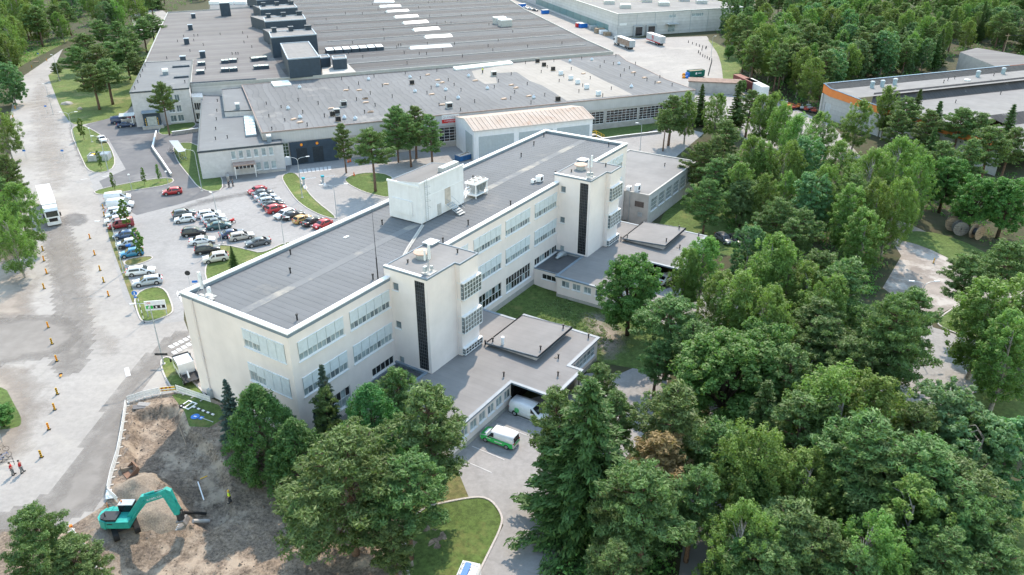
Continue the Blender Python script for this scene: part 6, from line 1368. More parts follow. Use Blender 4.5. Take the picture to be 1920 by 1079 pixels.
def recolour(o, part_name, m):
    for ch in o.children:
        if ch.name.split('.')[0] == part_name:
            ch.material_slots[0].link = 'OBJECT'; ch.material_slots[0].material = m
def put_car(key, colour, front, rear, label, group='cars in the car park', px=True):
    A, B = (GG(*front), GG(*rear)) if px else (np.array(front), np.array(rear)); d = A-B; c = (A+B)/2; c[2] = gz(c)+.012
    o = dup(CARS[key], c, math.atan2(d[1], d[0]), label, group); recolour(o, 'body', P_(colour, PC[colour])); return o
CL = [
 ('van','white',(241,375),(203,379),'white panel van at the top end of the left parking row'),
 ('van','white',(250,388),(204,392),'white panel van with a dark side window, second in the left parking row'),
 ('wagon','white',(244,399),(203,403),'white estate car between the white vans and a silver car'),
 ('hatch','silver',(202,411),(236,405),'silver hatchback half hidden behind the young tree'),
 ('hatch','white',(199,421),(236,415),'white hatchback beside the dark red van'),
 ('mini','darkred',(206,430),(250,423),'dark red delivery van under the young tree'),
 ('hatch','blue',(217,448),(253,444),'dark blue hatchback in the left parking row'),
 ('hatch','silver',(224,465),(257,459),'silver hatchback beside the blue motorcycle'),
 ('hatch','teal',(230,483),(266,477),'bright teal hatchback at the end of the left parking row'),
 ('wagon','white',(291,511),(239,517),'white estate car above the silver estate by the road sign'),
 ('wagon','silver',(252,537),(304,529),'silver estate car beside the grass with the road signs'),
 ('hatch','red',(307,366),(341,362),'bright red hatchback parked alone at the ramp wall'),
 ('sedan','white',(200,273),(185,257),'white car beside the bin enclosure'),
 ('van','navy',(249,228),(204,233),'dark panel van with a white front at the loading dock'),
 ('sedan','navy',(249,237),(224,239),'dark saloon beside the panel van at the loading dock'),
 ('hatch','red',(250,222),(232,224),'red car hidden behind the dark panel van'),
 ('suv','grey',(365,403),(326,410),'dark grey SUV behind the white hatchback in the middle block'),
 ('hatch','white',(330,418),(366,414),'white hatchback facing left in the middle block'),
 ('suv','black',(384,439),(345,443),'black SUV above the white saloon'),
 ('sedan','white',(402,454),(359,459),'white saloon between two black SUVs'),
 ('suv','black',(409,471),(371,476),'black SUV below the white saloon'),
 ('suv','pearl',(383,493),(428,486),'white SUV at the end of the middle block by the grass'),
 ('wagon','white',(412,404),(374,409),'white estate car at the top of the middle block'),
 ('wagon','white',(418,411),(383,416),'white estate car second from the top of the middle block'),
 ('sedan','grey',(423,419),(389,425),'dark grey saloon beside the green-black saloon'),
 ('sedan','dteal',(430,426),(393,431),'green-black saloon beside the lamp post'),
 ('sedan','navy',(455,440),(416,447),'navy saloon beside the beige estate'),
 ('wagon','beige',(473,445),(434,452),'beige estate car at the end of the middle block'),
 ('sedan','grey',(466,463),(503,456),'dark saloon parked alone at the grass island'),
 ('hatch','red',(465,366),(501,358),'dark red car at the top of the right parking row'),
 ('sedan','grey',(508,364),(477,370),'dark saloon second in the right parking row'),
 ('sedan','silver',(516,371),(480,377),'pale blue saloon in the right parking row'),
 ('wagon','silver',(526,378),(486,385),'silver estate car in the right parking row'),
 ('sedan','black',(532,385),(494,393),'black saloon above the bright red SUV'),
 ('suv','red',(537,392),(501,402),'bright red SUV in the right parking row'),
 ('wagon','white',(517,413),(551,400),'white estate car in the right parking row'),
 ('sedan','black',(568,404),(532,414),'black saloon beside the white estate in the right row'),
 ('hatch','yellow',(583,411),(553,421),'golden yellow hatchback in the right parking row'),
 ('sedan','black',(602,414),(570,427),'black saloon between the yellow and the red hatchback'),
 ('hatch','red',(588,432),(622,420),'red hatchback half hidden by the office roof edge'),
]
for c in CL: put_car(*c)
for c in (('wagon','grey',(1365,458),(1350,448),'dark car in the shade at the corner of the second wing','cars by the second wing'),('suv','black',(1388,462),(1372,452),'black car in the shade beside the birch by the second wing','cars by the second wing'),('sedan','white',(1255,523),(1240,532),'pale car under the roof of the second wing','cars by the second wing'),('hatch','silver',(1505,612),(1530,604),'silver car glimpsed between the maples at the visitor parking','cars at the visitor parking'),('wagon','white',(1905,668),(1885,660),'pale car behind the twin-stemmed birch','cars at the visitor parking')): put_car(*c)
for p in ((1008,22),(1000,20),(991,18)): put_car('sedan', ('grey','white','silver')[p[0] % 3], p, (p[0]-9, p[1]-2), ['far dark car by the warehouse wall, nearest of three','far white car by the warehouse wall, middle of three','far silver car by the warehouse wall, last of three'][(1008-p[0])//8], 'cars at the warehouse')
# green and white delivery van
A, B = GG(905,816), GG(968,839)
gv = put_car('mini','white',(907,818),(967,839),'green and white delivery van parked against the low wing','delivery vans at the wing')
Gr = paint('car_paint_green', (0.05,0.55,0.13))
gs = MB(); hw = .92
for s in (1,-1): gs.add([(2.2,s*.955,.32),(2.2,s*.945,.92),(1.3,s*.955,1.08),(-2.3,s*.955,1.0),(-2.38,s*.955,.32)], [(0,1,2,3,4),(4,3,2,1,0)])
part('green_side', gs, Gr, gv); gs = MB(); gs.add([(2.44,-.62,.62),(2.44,.62,.62),(2.32,.80,.93),(1.52,.80,1.11),(1.52,-.80,1.11),(2.32,-.80,.93)], [(0,1,2,5),(5,2,3,4),(5,2,1,0),(4,3,2,5)]); part('green_bonnet', gs, Gr, gv)
gs = MB(); gs.add([(2.45,-.76,.36),(2.45,.76,.36),(2.43,.78,.66),(2.43,-.78,.66)], [(0,1,2,3),(3,2,1,0)]); gs.add([(-2.46,-.74,.62),(-2.46,.74,.62),(-2.46,.74,.95),(-2.46,-.74,.95)], [(0,1,2,3),(3,2,1,0)]); part('green_front', gs, Gr, gv)
for s in (1,-1):
    l = MB(); l.box((.75,s*.962-.003,.74),(1.35,s*.962+.003,.86)); l.box((-.9,s*.962-.003,.56),(.2,s*.962+.003,.72)); part('side_lettering', l, M_white, gv)
part('rear_glass', MB().add([(-2.46,-.70,1.08),(-2.46,.70,1.08),(-2.36,.64,1.62),(-2.36,-.64,1.62)], [(0,1,2,3),(3,2,1,0)]), M_carglass, gv)
wv = put_car('van','white',(1022,791),(963,769),'white delivery van with a green round emblem beside the low wing','delivery vans at the wing')
for s in (1,-1):
    e = MB()
    for k in range(3): e.tube([(-1.3+.34*math.cos(a*math.pi/8)*(1-.28*k), s*1.035, .98+.34*math.sin(a*math.pi/8)*(1-.28*k)) for a in range(17)], .035, 4)
    e.box((-1.6,s*1.035-.004,.94),(-1.0,s*1.035+.004,1.02)); part('round_emblem', e, Gr, wv)
rv = put_car('van','white',(862,1140),(880,1096),'white van with a roof rack cut by the bottom edge','delivery vans at the wing')
mb = MB()
for k in range(6): mb.tube([(-2.2+.75*k,-.85,2.16),(-2.2+.75*k,.85,2.16)], .04, 5)
for s in (-.85,.85): mb.tube([(-2.3,s,2.16),(1.6,s,2.16)], .04, 5)
part('roof_rack', mb, M_coping, rv); part('load', MB().box((-2.0,-.5,2.2),(1.0,.1,2.32)), M_blue, rv)
for o in CARS.values(): kill(o)

# white articulated lorry on the road
def wheels(o, xs, y, r, w, zc=None):
    for x in xs:
        for s in (1,-1):
            wl = part('wheel', MB().disc((x,s*y,r), r, (0,1,0), w, 18), M_tyre, o); part('rim', MB().disc((x,s*(y+w/2+.004),r), r*.58, (0,1,0), .02, 14), M_rim, wl)
def cab(o, x, col_m):
    """Cab-over tractor cab; x: rear of the cab."""
    pr = [(x,.95),(x+2.25,.45),(x+2.3,1.25),(x+2.22,2.0),(x+1.95,3.05),(x+1.55,3.65),(x+.1,3.85),(x,3.8)]
    mb = MB().extr_y(pr, -1.22, 1.22); c = part('cab', mb, col_m, o)
    part('windscreen', MB().add([(x+2.235,-1.08,2.02),(x+2.235,1.08,2.02),(x+2.0,1.02,2.95),(x+2.0,-1.02,2.95)], [(0,1,2,3),(3,2,1,0)]), M_carglass, c)
    part('grille', MB().box((x+2.285,-.75,1.05),(x+2.33,.75,1.75)), M_black, c); part('bumper', MB().box((x+1.9,-1.2,.35),(x+2.36,1.2,.72)), col_m, c)
    for s in (1,-1):
        part('side_window', MB().box((x+1.15,s*1.222-.006,2.0),(x+1.95,s*1.222+.006,2.8)), M_carglass, c); part('headlight', MB().box((x+2.25,s*.95-.2,.74),(x+2.345,s*.95+.2,.98)), M_lamp, c); part('mirror', MB().box((x+1.9,s*1.45-.12,1.9),(x+2.05,s*1.45+.12,2.7)), M_black, c)
    part('sun_visor', MB().box((x+1.95,-1.1,2.98),(x+2.2,1.1,3.1)), M_black, c)
def lorry(front_px, rear_px, label, box_m, sides=None, L=13.6, roof_m=None, cab_m=None, name='articulated_lorry', cat='truck', Htop=3.95):
    A, B = GG(*front_px), GG(*rear_px); d = A-B; d[2] = 0; d /= np.linalg.norm(d); c = A-d*8.2; c[2] = gz(c)+.012
    o = root(name, c, math.atan2(d[1], d[0]), label, cat, 'lorries and trailers')
    x0 = -8.2; bx = MB().box((x0,-1.27,1.15),(x0+L,1.27,Htop)); t = part('trailer_box', bx, box_m, o); part('trailer_roof', MB().box((x0-.03,-1.3,Htop+.003),(x0+L+.03,1.3,Htop+.06)), roof_m or M_white, t)
    part('rear_door', MB().box((x0-.05,-1.2,1.2),(x0-.004,-.02,Htop-.08)), box_m, t); part('rear_door', MB().box((x0-.05,.02,1.2),(x0-.004,1.2,Htop-.08)), box_m, t)
    part('chassis', MB().box((x0,-.5,.85),(x0+L+1.5,.5,1.14)), M_dkmetal, o); part('side_guard', MB().box((x0+5,-1.2,.55),(x0+10,-1.14,1.05)).box((x0+5,1.14,.55),(x0+10,1.2,1.05)), M_coping, o)
    wheels(o, [x0+2.2,x0+3.5,x0+4.8], 1.05, .5, .36)
    if cab_m: cab(o, x0+L+.45, cab_m); wheels(o, [x0+L-1.2,x0+L+1.75], 1.05, .5, .36)
    else: part('landing_leg', MB().box((x0+L-3,-.9,0),(x0+L-2.85,-.75,1.1)), M_dkmetal, o); part('landing_leg', MB().box((x0+L-3,.75,0),(x0+L-2.85,.9,1.1)), M_dkmetal, o)
    return o, x0
wp = paint('lorry_white', (.74,.75,.76))
lorry((104,425),(84,364),'white articulated lorry driving down the road on the left', wp, cab_m=wp)
tr1, x0 = lorry((1155,83),(1192,97),'grey trailer with an open load side in the truck yard', M_metal, cab_m=wp)
part('open_side', MB().box((x0+.5,-1.285,1.3),(x0+12.6,-1.272,3.7)).box((x0+.5,1.272,1.3),(x0+12.6,1.285,3.7)), mat('brown_load', (0.26,0.15,0.10), .8, scale=.8, col2=(.45,.38,.32), stripe=(0,1.1,.3,0)), tr1)
tr2, x0 = lorry((1211,76),(1245,88),'silver trailer with a red emblem backed to the warehouse dock', mat('silver_box', (.50,.51,.53), .4))
for sy in (-1, 1):
  e = MB(); e.tube([(x0+7.5+1.0*math.cos(a*math.pi/10), sy*1.29, 2.5+.95*math.sin(a*math.pi/10)) for a in range(2,19)], .10, 5); e.add([(x0+6.9,sy*1.29,2.6),(x0+8.1,sy*1.29,2.6),(x0+7.5,sy*1.29,1.9)], [(0,1,2),(2,1,0)]); e.box((x0+6.9,sy*1.29-.01,2.75),(x0+8.1,sy*1.29+.01,3.0)); e.box((x0+6.7,sy*1.29-.01,3.1),(x0+7.9,sy*1.29+.01,3.25)); part('red_emblem', e, M_red, tr2)
  part('red_skirt', MB().box((x0,sy*1.29-.015,1.0),(x0+13.6,sy*1.29+.015,1.35)), M_red, tr2)
tr3, x0 = lorry((1372,158),(1402,172),'dark red container trailer parked at the wood edge', mat('dark_red_box', (.14,.035,.035), .6), roof_m=mat('dark_red_top', (.2,.07,.06), .7))
tr4, x0 = lorry((1394,166),(1420,180),'white trailer parked behind the dark red one', wp)
# green waste container on the yard
A, B = GG(1287,146), GG(1320,143); d = A-B; c = (A+B)/2; c[2] = gz(c)+.012
cn = root('waste_container', c, math.atan2(d[1], d[0]), 'dark green open waste container on the truck yard', 'container'); gm = mat('container_green', (.012,.13,.10), .5, var=.08)
part('body', MB().box((-3.2,-1.2,.25),(3.2,1.2,.32)).box((-3.2,-1.2,.3),(3.2,-1.1,2.5)).box((-3.2,1.1,.3),(3.2,1.2,2.5)).box((-3.2,-1.1,.3),(-3.1,1.1,2.5)).box((3.1,-1.1,.3),(3.2,1.1,2.5)), gm, cn)
for s in (-1,1):
    r_ = MB()
    for k in range(9): r_.box((-3.1+.76*k,s*1.26-.05,.35),(-3.0+.76*k,s*1.26+.05,2.45))
    part('side_rib', r_, gm, cn)['kind'] = 'stuff'
part('load', MB().prism([(-3,-1.05),(3,-1.05),(3,1.05),(-3,1.05)], 1.8, 2.3), M_wood, cn); part('front_lock', MB().box((3.2,-1.0,.4),(3.7,1.0,1.9)), M_blue, cn)
for s in (-1, 1): part('round_emblem', MB().disc((.6,s*1.33,1.5), .42, (0,1,0), .02, 16), M_white, cn); part('side_lettering', MB().box((-1.6,s*1.33-.01,1.4),(-.2,s*1.33+.01,1.65)), M_white, cn)
part('skid', MB().box((-3.1,-.6,0),(3.1,-.45,.25)), M_dkmetal, cn); part('skid', MB().box((-3.1,.45,0),(3.1,.6,.25)), M_dkmetal, cn)
# blue skip beside the shed
c = GG(871,299); bs = root('blue_skip', c, FYAW+.35, 'blue open skip full of boards beside the white shed', 'skip')
part('body', MB().prism([(-2.3,-1.1),(2.3,-1.1),(2.3,1.1),(-2.3,1.1)], .1, 1.3, True), mat('skip_blue', (.02,.10,.26), .5), bs); part('load', MB().prism([(-2.1,-.95),(2.1,-.95),(2.1,.95),(-2.1,.95)], 1.303, 1.42), mat('white_rubble', (.62,.60,.58), .9, scale=2, col2=(.40,.33,.27)), bs)
for k in range(4): part('board', MB().cbox((-1.2+.8*k,-.3+.2*k,1.5),(1.1,.35,.06), .5*k, .05*k), M_wood, bs)
# boxy white works vehicle by the office corner
c = GG(352,706); c[2] = gz(c)+.01; d = GG(338,684)-GG(366,728)
tv = root('works_truck', c, math.atan2(d[1], d[0]), 'white cab-over works truck with an empty dark bed by the office end wall', 'truck')
part('cab', MB().extr_y([(-.6,.5),(2.6,.5),(2.75,1.0),(2.6,1.5),(2.2,2.45),(-.5,2.5),(-.6,2.4)], -1.05, 1.05), wp, tv)
part('windscreen', MB().add([(2.64,-.95,1.52),(2.64,.95,1.52),(2.27,.9,2.35),(2.27,-.9,2.35)], [(0,1,2,3),(3,2,1,0)]), M_carglass, tv)
for s in (1,-1): part('side_window', MB().box((-.3,s*1.053-.006,1.45),(2.1,s*1.053+.006,2.2)), M_carglass, tv); part('mirror', MB().box((2.3,s*1.3-.1,1.6),(2.42,s*1.3+.1,2.1)), M_black, tv)
part('roof_rack', MB().box((2.0,-1.08,2.46),(2.12,1.08,2.62)).box((-.5,-1.08,2.50),(2.1,-1.02,2.62)).box((-.5,1.02,2.50),(2.1,1.08,2.62)), M_dkmetal, tv)
part('rear_bed', MB().box((-2.9,-1.05,.75),(-.65,1.05,.85)).box((-2.9,-1.05,.85),(-.65,-.98,1.25)).box((-2.9,.98,.85),(-.65,1.05,1.25)), M_dkmetal, tv); part('crane_arm', MB().tube([(-.9,0,.9),(-1.6,.2,1.7),(-2.6,.3,1.2)], .12, 6), M_metal, tv); wheels(tv, [-1.9,1.6], .92, .4, .28)
# motorcycles
def motorcycle(px, rz, col, label):
    c = GG(*px); o = root('motorcycle', c, rz, label, 'motorcycle')
    for x in (-.68,.68): part('wheel', MB().tube([(x+.30*math.cos(a*.5236),0,.31+.30*math.sin(a*.5236)) for a in range(13)], .06, 6), M_tyre, o)
    part('engine', MB().box((-.3,-.16,.25),(.35,.16,.6)), M_dkmetal, o); part('tank', MB().box((-.05,-.15,.62),(.5,.15,.92)), col, o); part('seat', MB().box((-.75,-.13,.68),(-.05,.13,.80)), M_black, o); part('handlebar', MB().tube([(.5,-.38,1.0),(.6,0,1.02),(.5,.38,1.0)], .025, 5), M_dkmetal, o); part('fairing', MB().prism([(.45,-.2),(.8,-.1),(.8,.1),(.45,.2)], .6, 1.05), col, o)
motorcycle((238,468), math.radians(10), M_blue, 'blue motorcycle between the silver and the teal hatchback'); motorcycle((433,420), math.radians(30), M_red, 'red motorcycle beside the green-black saloon')

# ================================================================= THE EXCAVATOR
ex_c = GG(234,988); ex_c[2] = pit_z(ex_c)
EX = root('excavator', ex_c, math.radians(1.4), 'turquoise tracked excavator with its boom over the gravel pile', 'excavator')
TQ = mat('turquoise_paint', (0.03,0.36,0.315), .42, var=.08, scale=1.2, fine=(2.5,.18), blotch=(1.1,.60,(0.20,0.21,0.18),.45)); dr = math.radians(-55.5-1.4); EX.scale = (.90,.90,.90)
um = Matrix.Rotation(dr, 4, 'Z')
for s in (1,-1):
    n = 40; path = []
    for i in range(n):                                     # track loop with separate shoes
        t = i/n*2*(3.2+math.pi*.42); 
        if t < 3.2: p = (-1.6+t, .88, 0)
        elif t < 3.2+math.pi*.42: a = (t-3.2)/.42; p = (1.6+.42*math.sin(a), .46+.42*math.cos(a), a)
        elif t < 6.4+math.pi*.42: p = (1.6-(t-3.2-math.pi*.42), .04, math.pi)
        else: a = (t-6.4-math.pi*.42)/.42; p = (-1.6-.42*math.sin(a), .46-.42*math.cos(a), math.pi+a)
        path.append(p)
    mb = MB()
    for x, z, a in path: mb.cbox((x, s*1.12, z), (.27,.62,.07), 0, a)
    part('track', mb.xf(um), M_tyre, EX)['kind'] = 'stuff'
    mb = MB(); mb.extr_y([(-1.75,.2),(1.75,.2),(1.95,.46),(1.75,.74),(-1.75,.74),(-1.95,.46)], s*1.12-.2, s*1.12+.2); part('track_frame', mb.xf(um), M_dkmetal, EX)
part('undercarriage', MB().box((-.9,-.95,.4),(.9,.95,.95)).xf(um), M_dkmetal, EX); part('turntable', MB().tube([(0,0,.9),(0,0,1.12)], .7, 18), M_dkmetal, EX)
pts = [(1.35,-1.32),(1.35,1.32),(-1.3,1.32),(-2.05,.95),(-2.35,.45),(-2.35,-.45),(-2.05,-.95),(-1.3,-1.32)]
hs_ = part('house', MB().prism(pts, 1.13, 2.05), TQ, EX)
cw = part('counterweight', MB().prism([(-1.35,1.36),(-2.12,1.0),(-2.48,.48),(-2.48,-.48),(-2.12,-1.0),(-1.35,-1.36)], 1.0, 2.12), TQ, EX)
part('engine_hood', MB().prism([(-.1,-1.2),(-.1,.25),(-1.9,.25),(-2.15,-.4),(-1.9,-.95),(-1.2,-1.2)], 2.053, [2.35]*6), M_dkmetal, EX)
part('side_panel', MB().box((-1.2,-1.335,1.25),(-.2,-1.322,1.95)).box((-.1,-1.335,1.25),(1.0,-1.322,1.95)), TQ, EX); part('vent_slot', MB().box((-1.1,-1.345,1.7),(-.5,-1.336,1.85)), M_black, EX); part('exhaust', MB().tube([(-1.5,-.6,2.35),(-1.5,-.6,2.85)], .07, 8), M_dkmetal, EX)
cb = part('cab', MB().extr_y([(-.35,2.06),(1.5,2.06),(1.62,2.5),(1.3,2.98),(-.25,3.02),(-.35,2.9)], .38, 1.30), M_carglass, EX)
part('cab_roof', MB().box((-.35,.36,3.02),(1.32,1.32,3.12)), M_metal, cb); part('cab_frame', MB().tube([(-.3,.38,2.06),(-.3,.38,3.02)], .05, 5).tube([(1.5,.38,2.1),(1.3,.38,3.0)], .05, 5).tube([(1.5,1.3,2.1),(1.3,1.3,3.0)], .05, 5).tube([(-.3,1.3,2.06),(-.3,1.3,3.02)], .05, 5).tube([(.5,1.31,2.06),(.5,1.31,3.02)], .04, 5), M_dkmetal, cb)
part('beacon', MB().tube([(-.1,.9,3.12),(-.1,.9,3.35)], .09, 10), M_orange, cb); part('beacon', MB().tube([(-1.9,1.0,2.1),(-1.9,1.0,2.9)], .05, 6), M_orange, EX)
def beam(prof, y0, y1): return MB().extr_y(prof, y0, y1)
bm1 = beam([(.95,1.45),(1.35,1.4),(3.5,4.05),(6.0,4.98),(6.3,5.35),(5.9,5.70),(2.95,4.95),(.8,2.0)], -.42, .12)
bo = part('boom', bm1, TQ, EX)
part('stick', beam([(5.55,5.75),(6.05,6.05),(6.55,5.7),(7.0,2.5),(6.75,2.0),(6.3,2.15),(5.55,4.9)], -.40, .08), TQ, EX)
part('boom_cylinder', MB().tube([(1.3,-.5,1.6),(2.2,-.5,2.9)], .12, 8).tube([(2.2,-.5,2.9),(3.3,-.5,4.5)], .07, 8), TQ, EX); part('boom_cylinder', MB().tube([(1.3,.2,1.6),(2.2,.2,2.9)], .12, 8).tube([(2.2,.2,2.9),(3.3,.2,4.5)], .07, 8), TQ, EX)
part('stick_cylinder', MB().tube([(3.4,-.16,5.1),(4.6,-.16,5.55)], .13, 8), TQ, EX); part('cylinder_rod', MB().tube([(4.6,-.16,5.55),(5.7,-.16,5.9)], .06, 8), M_rim, EX)
part('bucket_cylinder', MB().tube([(6.35,-.16,5.4),(6.85,-.16,4.1)], .11, 8).tube([(6.85,-.16,4.1),(7.15,-.16,2.9)], .05, 8), TQ, EX); part('bucket_link', MB().tube([(7.15,-.16,2.9),(6.8,-.16,2.3)], .09, 6).tube([(7.15,-.16,2.9),(7.3,-.16,1.9)], .09, 6), M_dkmetal, EX); part('rotator', MB().tube([(6.75,-.16,2.2),(6.85,-.16,1.35)], [.35,.45], 10), M_dkmetal, EX)
bk = MB().extr_y([(6.4,1.35),(7.35,1.45),(7.6,.9),(7.35,.35),(6.75,.10),(6.35,.12),(6.30,.2),(6.75,.30),(7.2,.55),(7.35,.95),(7.15,1.25),(6.4,1.2)], -.75, .45); part('bucket', bk, mat('worn_bucket_steel', (.23,.22,.215), .55, scale=3, col2=(.14,.125,.115)), EX)
for k in range(5): part('bucket_tooth', MB().box((6.12,-.72+.27*k,.10),(6.38,-.62+.27*k,.18)), M_rim, EX)
for yy, rr in ((-.426, 0),(.126, math.pi)):
    text(EX, 'KOBELCO', .34, (4.55,yy,4.78), (math.pi/2,math.radians(-19)*(1 if rr == 0 else -1),rr), M_white, xs=1.25)
part('hose', MB().tube([(1.2,-.1,2.0),(2.0,-.1,3.3),(3.2,-.1,4.85),(5.5,-.1,5.75)], .04, 5), M_black, EX); part('handrail', MB().tube([(-1.9,1.2,2.1),(-1.9,1.2,2.5),(-.5,1.25,2.5),(-.5,1.25,2.1)], .025, 5), M_dkmetal, EX)
# ================================================================= STREET FURNITURE
def lamp(base, h, arms, label, heads=None, r=.075, group='street lamps', extra=None):
    """arms: list of (azimuth in degrees, reach)."""
    P = GG(*base); o = root('street_lamp', P, 0, label, 'street lamp', group)
    part('post', MB().tube([(0,0,-.2),(0,0,h*.5),(0,0,h)], [r*1.35,r*1.1,r*.8], 8), M_metal, o); part('footing', MB().tube([(0,0,-.1),(0,0,.12)], .28, 10), M_plinth, o)
    for az, rc in arms:
        a = math.radians(az); c, s = math.cos(a), math.sin(a)
        part('arm', MB().tube([(0,0,h-.05),(c*.25,s*.25,h+.35),(c*rc*.5,s*rc*.5,h+.55),(c*rc,s*rc,h+.62)], [.05,.045,.04,.035], 6), M_metal, o)
        hd = MB().cbox((0,0,0), (.75,.24,.12)); hd.xf(Matrix.Translation((c*(rc+.3), s*(rc+.3), h+.64)) @ Matrix.Rotation(a, 4, 'Z')); part('lamp_head', hd, M_coping, o)
    if not arms: part('lamp_head', MB().tube([(0,0,h),(0,0,h+.12),(0,0,h+.3)], [.12,.24,.20], 10), M_coping, o)
    return o
l1 = lamp((307,683), 9.3, [(195,1.7)], 'tall single-arm street lamp with a dark plate beside the office end')
part('plate', MB().box((-.9,-.06,1.5),(.9,-.10,1.85)), M_dkmetal, l1)
lamp((232,512), 9.3, [(190,1.8),(12,1.8)], 'double-arm street lamp on the verge beside the left parking row')
lamp((417,457), 9.5, [(140,.6)], 'street lamp on the tip of the car park island'); lamp((567,371), 8.5, [(172,1.9),(20,1.9)], 'double-arm street lamp on the curved lawn by the loading yard')
lamp((632,409), 6.6, [(185,2.2),(10,2.2)], 'double-arm street lamp standing at the service road bend'); lamp((533,458), 4.8, [(5,1.0)], 'thin lamp post on the grass at the office roof edge', r=.05)
lamp((1200,281), 6.4, [(170,1.0)], 'street lamp behind the far end of the office roof'); lamp((1705,640), 9.5, [(170,1.6),(10,1.6)], 'double-arm street lamp over the grove by the dirt road')
lamp((145,279), 9.0, [(180,1.6),(15,1.6)], 'double-arm street lamp at the dock yard entrance'); lamp((203,321), 8.0, [(180,1.5)], 'street lamp on the lawn beside the bin enclosure')
lamp((379,359), 9.0, [(175,2.0)], 'curved street lamp on the lawn before the factory office'); lamp((1333,106), 7.5, [(0,.6)], 'lamp mast at the edge of the truck yard')
for i, b in enumerate(((248,358),(317,352),(173,267),(500,388))): lamp(b, 3.6, [], ['low path lamp on the lawn strip by the dock yard','low path lamp at the right end of the lawn strip','low path lamp on the verge near the park lawn','low path lamp behind the right parking row'][i], r=.05, group='path lamps')
lamp((100,215), 8.5, [(160,.5)], 'slim lamp mast at the road side below the park pines', r=.06); lamp((112,152), 8.5, [(160,.5)], 'slim lamp mast at the road bend', r=.06)

def sign_post(base, h, plates, label, name='road_sign'):
    """plates: (shape, size, z, material)"""
    P = GG(*base); o = root(name, P, math.radians(8), label, 'road sign', 'road signs'); part('post', MB().tube([(0,0,-.1),(0,0,h)], .035, 6), M_metal, o)
    for sh_, s, z, m in plates:
        if sh_ == 'o': part('plate', MB().disc((0,-.06,z), s, (0,1,0), .02, 18), m, o)
        else: part('plate', MB().box((-s[0]/2,-.07,z-s[1]/2),(s[0]/2,-.05,z+s[1]/2)), m, o)
    return o
s1 = sign_post((259,578), 3.0, [('o',.42,2.7,M_blue),('r',(.45,.3),2.0,M_blue)], 'round blue cycle path sign on the grass point')
part('pictogram', MB().box((-.06,-.085,2.5),(.06,-.075,2.95)).box((-.2,-.085,2.45),(.2,-.075,2.5)), M_white, s1)
sign_post((357,538), 3.0, [('o',.45,2.6,M_dkmetal)], 'grey back of a round sign in front of the office corner'); sign_post((367,537), 1.1, [('r',(.9,.4),.9,M_blue)], 'low blue sign beside the round sign back')
for b, l in (((89,214),'blue sign post on the pavement below the park'),((121,300),'blue sign post on the right pavement of the road'),((50,300),'blue sign post on the left pavement of the road'),((9,318),'blue sign post at the left edge of the road'),((74,112),'blue sign at the road bend under the trees')): sign_post(b, 2.6, [('r',(.7,.42),2.4,M_blue)], l)
sign_post((160,430), 2.2, [], 'thin marker post on the road') if False else None
# factory name board on the island
P = GG(296,593); ib = root('information_board', P, math.radians(11), 'white company information board with a red name and green arrow on the grass', 'sign board')
part('board', MB().box((-1.55,-.06,1.1),(1.55,.06,2.75)), M_white, ib)
for x in (-1.4,1.4): part('leg', MB().box((x-.06,-.05,-.1),(x+.06,.05,1.1)), M_metal, ib)
part('green_panel', MB().box((-1.4,-.075,1.4),(-.35,-.063,1.95)), mat('sign_green', (.02,.42,.07), .5), ib); part('black_panel', MB().box((-.3,-.075,1.4),(1.4,-.063,1.95)), M_black, ib)
text(ib, 'ABB', .42, (-1.0,-.07,2.42), (math.pi/2,0,0), M_red); part('arrow', MB().add([(-1.2,-.08,1.5),(-.9,-.08,1.5),(-.7,-.08,1.85),(-1.0,-.08,1.85)], [(0,1,2,3)]), M_white, ib); part('pictogram', MB().box((.0,-.085,1.5),(.25,-.077,1.8)).box((.7,-.085,1.48),(.95,-.077,1.88)), M_white, ib)
# snow/marker mast with striped sleeve on the island
P = GG(271,606); o = root('marker_mast', P, 0, 'slender black and white marker mast at the tip of the grass island', 'marker post'); part('post', MB().tube([(0,0,0),(-.1,0,4.6)], .05, 6), M_dkmetal, o)
for k in range(4): part('white_ring', MB().tube([(-.02*k-.01,0,.8+1.0*k),(-.02*k-.02,0,1.3+1.0*k)], .06, 6), M_white, o)

# red and yellow delineator boards
def delineator_proto():
    o = root('delineator_board', (0,0,-500), 0, 'x', 'traffic marker'); part('base', MB().box((-.22,-.16,0),(.22,.16,.08)), M_black, o)
    part('board', MB().box((-.12,-.025,.08),(.12,.025,1.05)), M_yellow, o); rm = mat('signal_red', (.62,.06,.025), .5)
    for k in range(3):
        z = .16+.29*k
        for s in (1,-1): part('red_stripe', MB().add([(-.12,s*.03,z),(.12,s*.03,z+.12),(.12,s*.03,z+.27),(-.12,s*.03,z+.15)], [(0,1,2,3),(3,2,1,0)]), rm, o)
    return o
dp = delineator_proto()
LD = [(73,421),(79,449),(81,471),(83,490),(88,514),(83,542),(91,615),(98,646),(107,678),(108,740),(103,769),(92,806),(78,858)]; RD = [(169,448),(178,479),(188,508),(195,530),(204,556),(194,392),(196,406)]
ordw = ['first','second','third','fourth','fifth','sixth','seventh','eighth','ninth','tenth','eleventh','twelfth','thirteenth']
for i, b in enumerate(LD): dup(dp, GG(*b), math.radians(12+6*math.sin(i*3)), 'red and yellow marker board, %s down the left row from the lorry' % ordw[i], 'marker boards along the road')
for i, b in enumerate(RD): dup(dp, GG(*b), math.radians(5+5*math.sin(i*2)), ('red and yellow marker board, %s down the right row of the road' % ordw[i]) if i < 5 else ['marker board beside the second white panel van','marker board beside the white hatchback in the left parking row'][i-5], 'marker boards along the road')
o = dup(dp, GG(114,702), .3, 'red marker board knocked over on its side', 'marker boards along the road'); o.rotation_euler = (1.35, 0, .5)
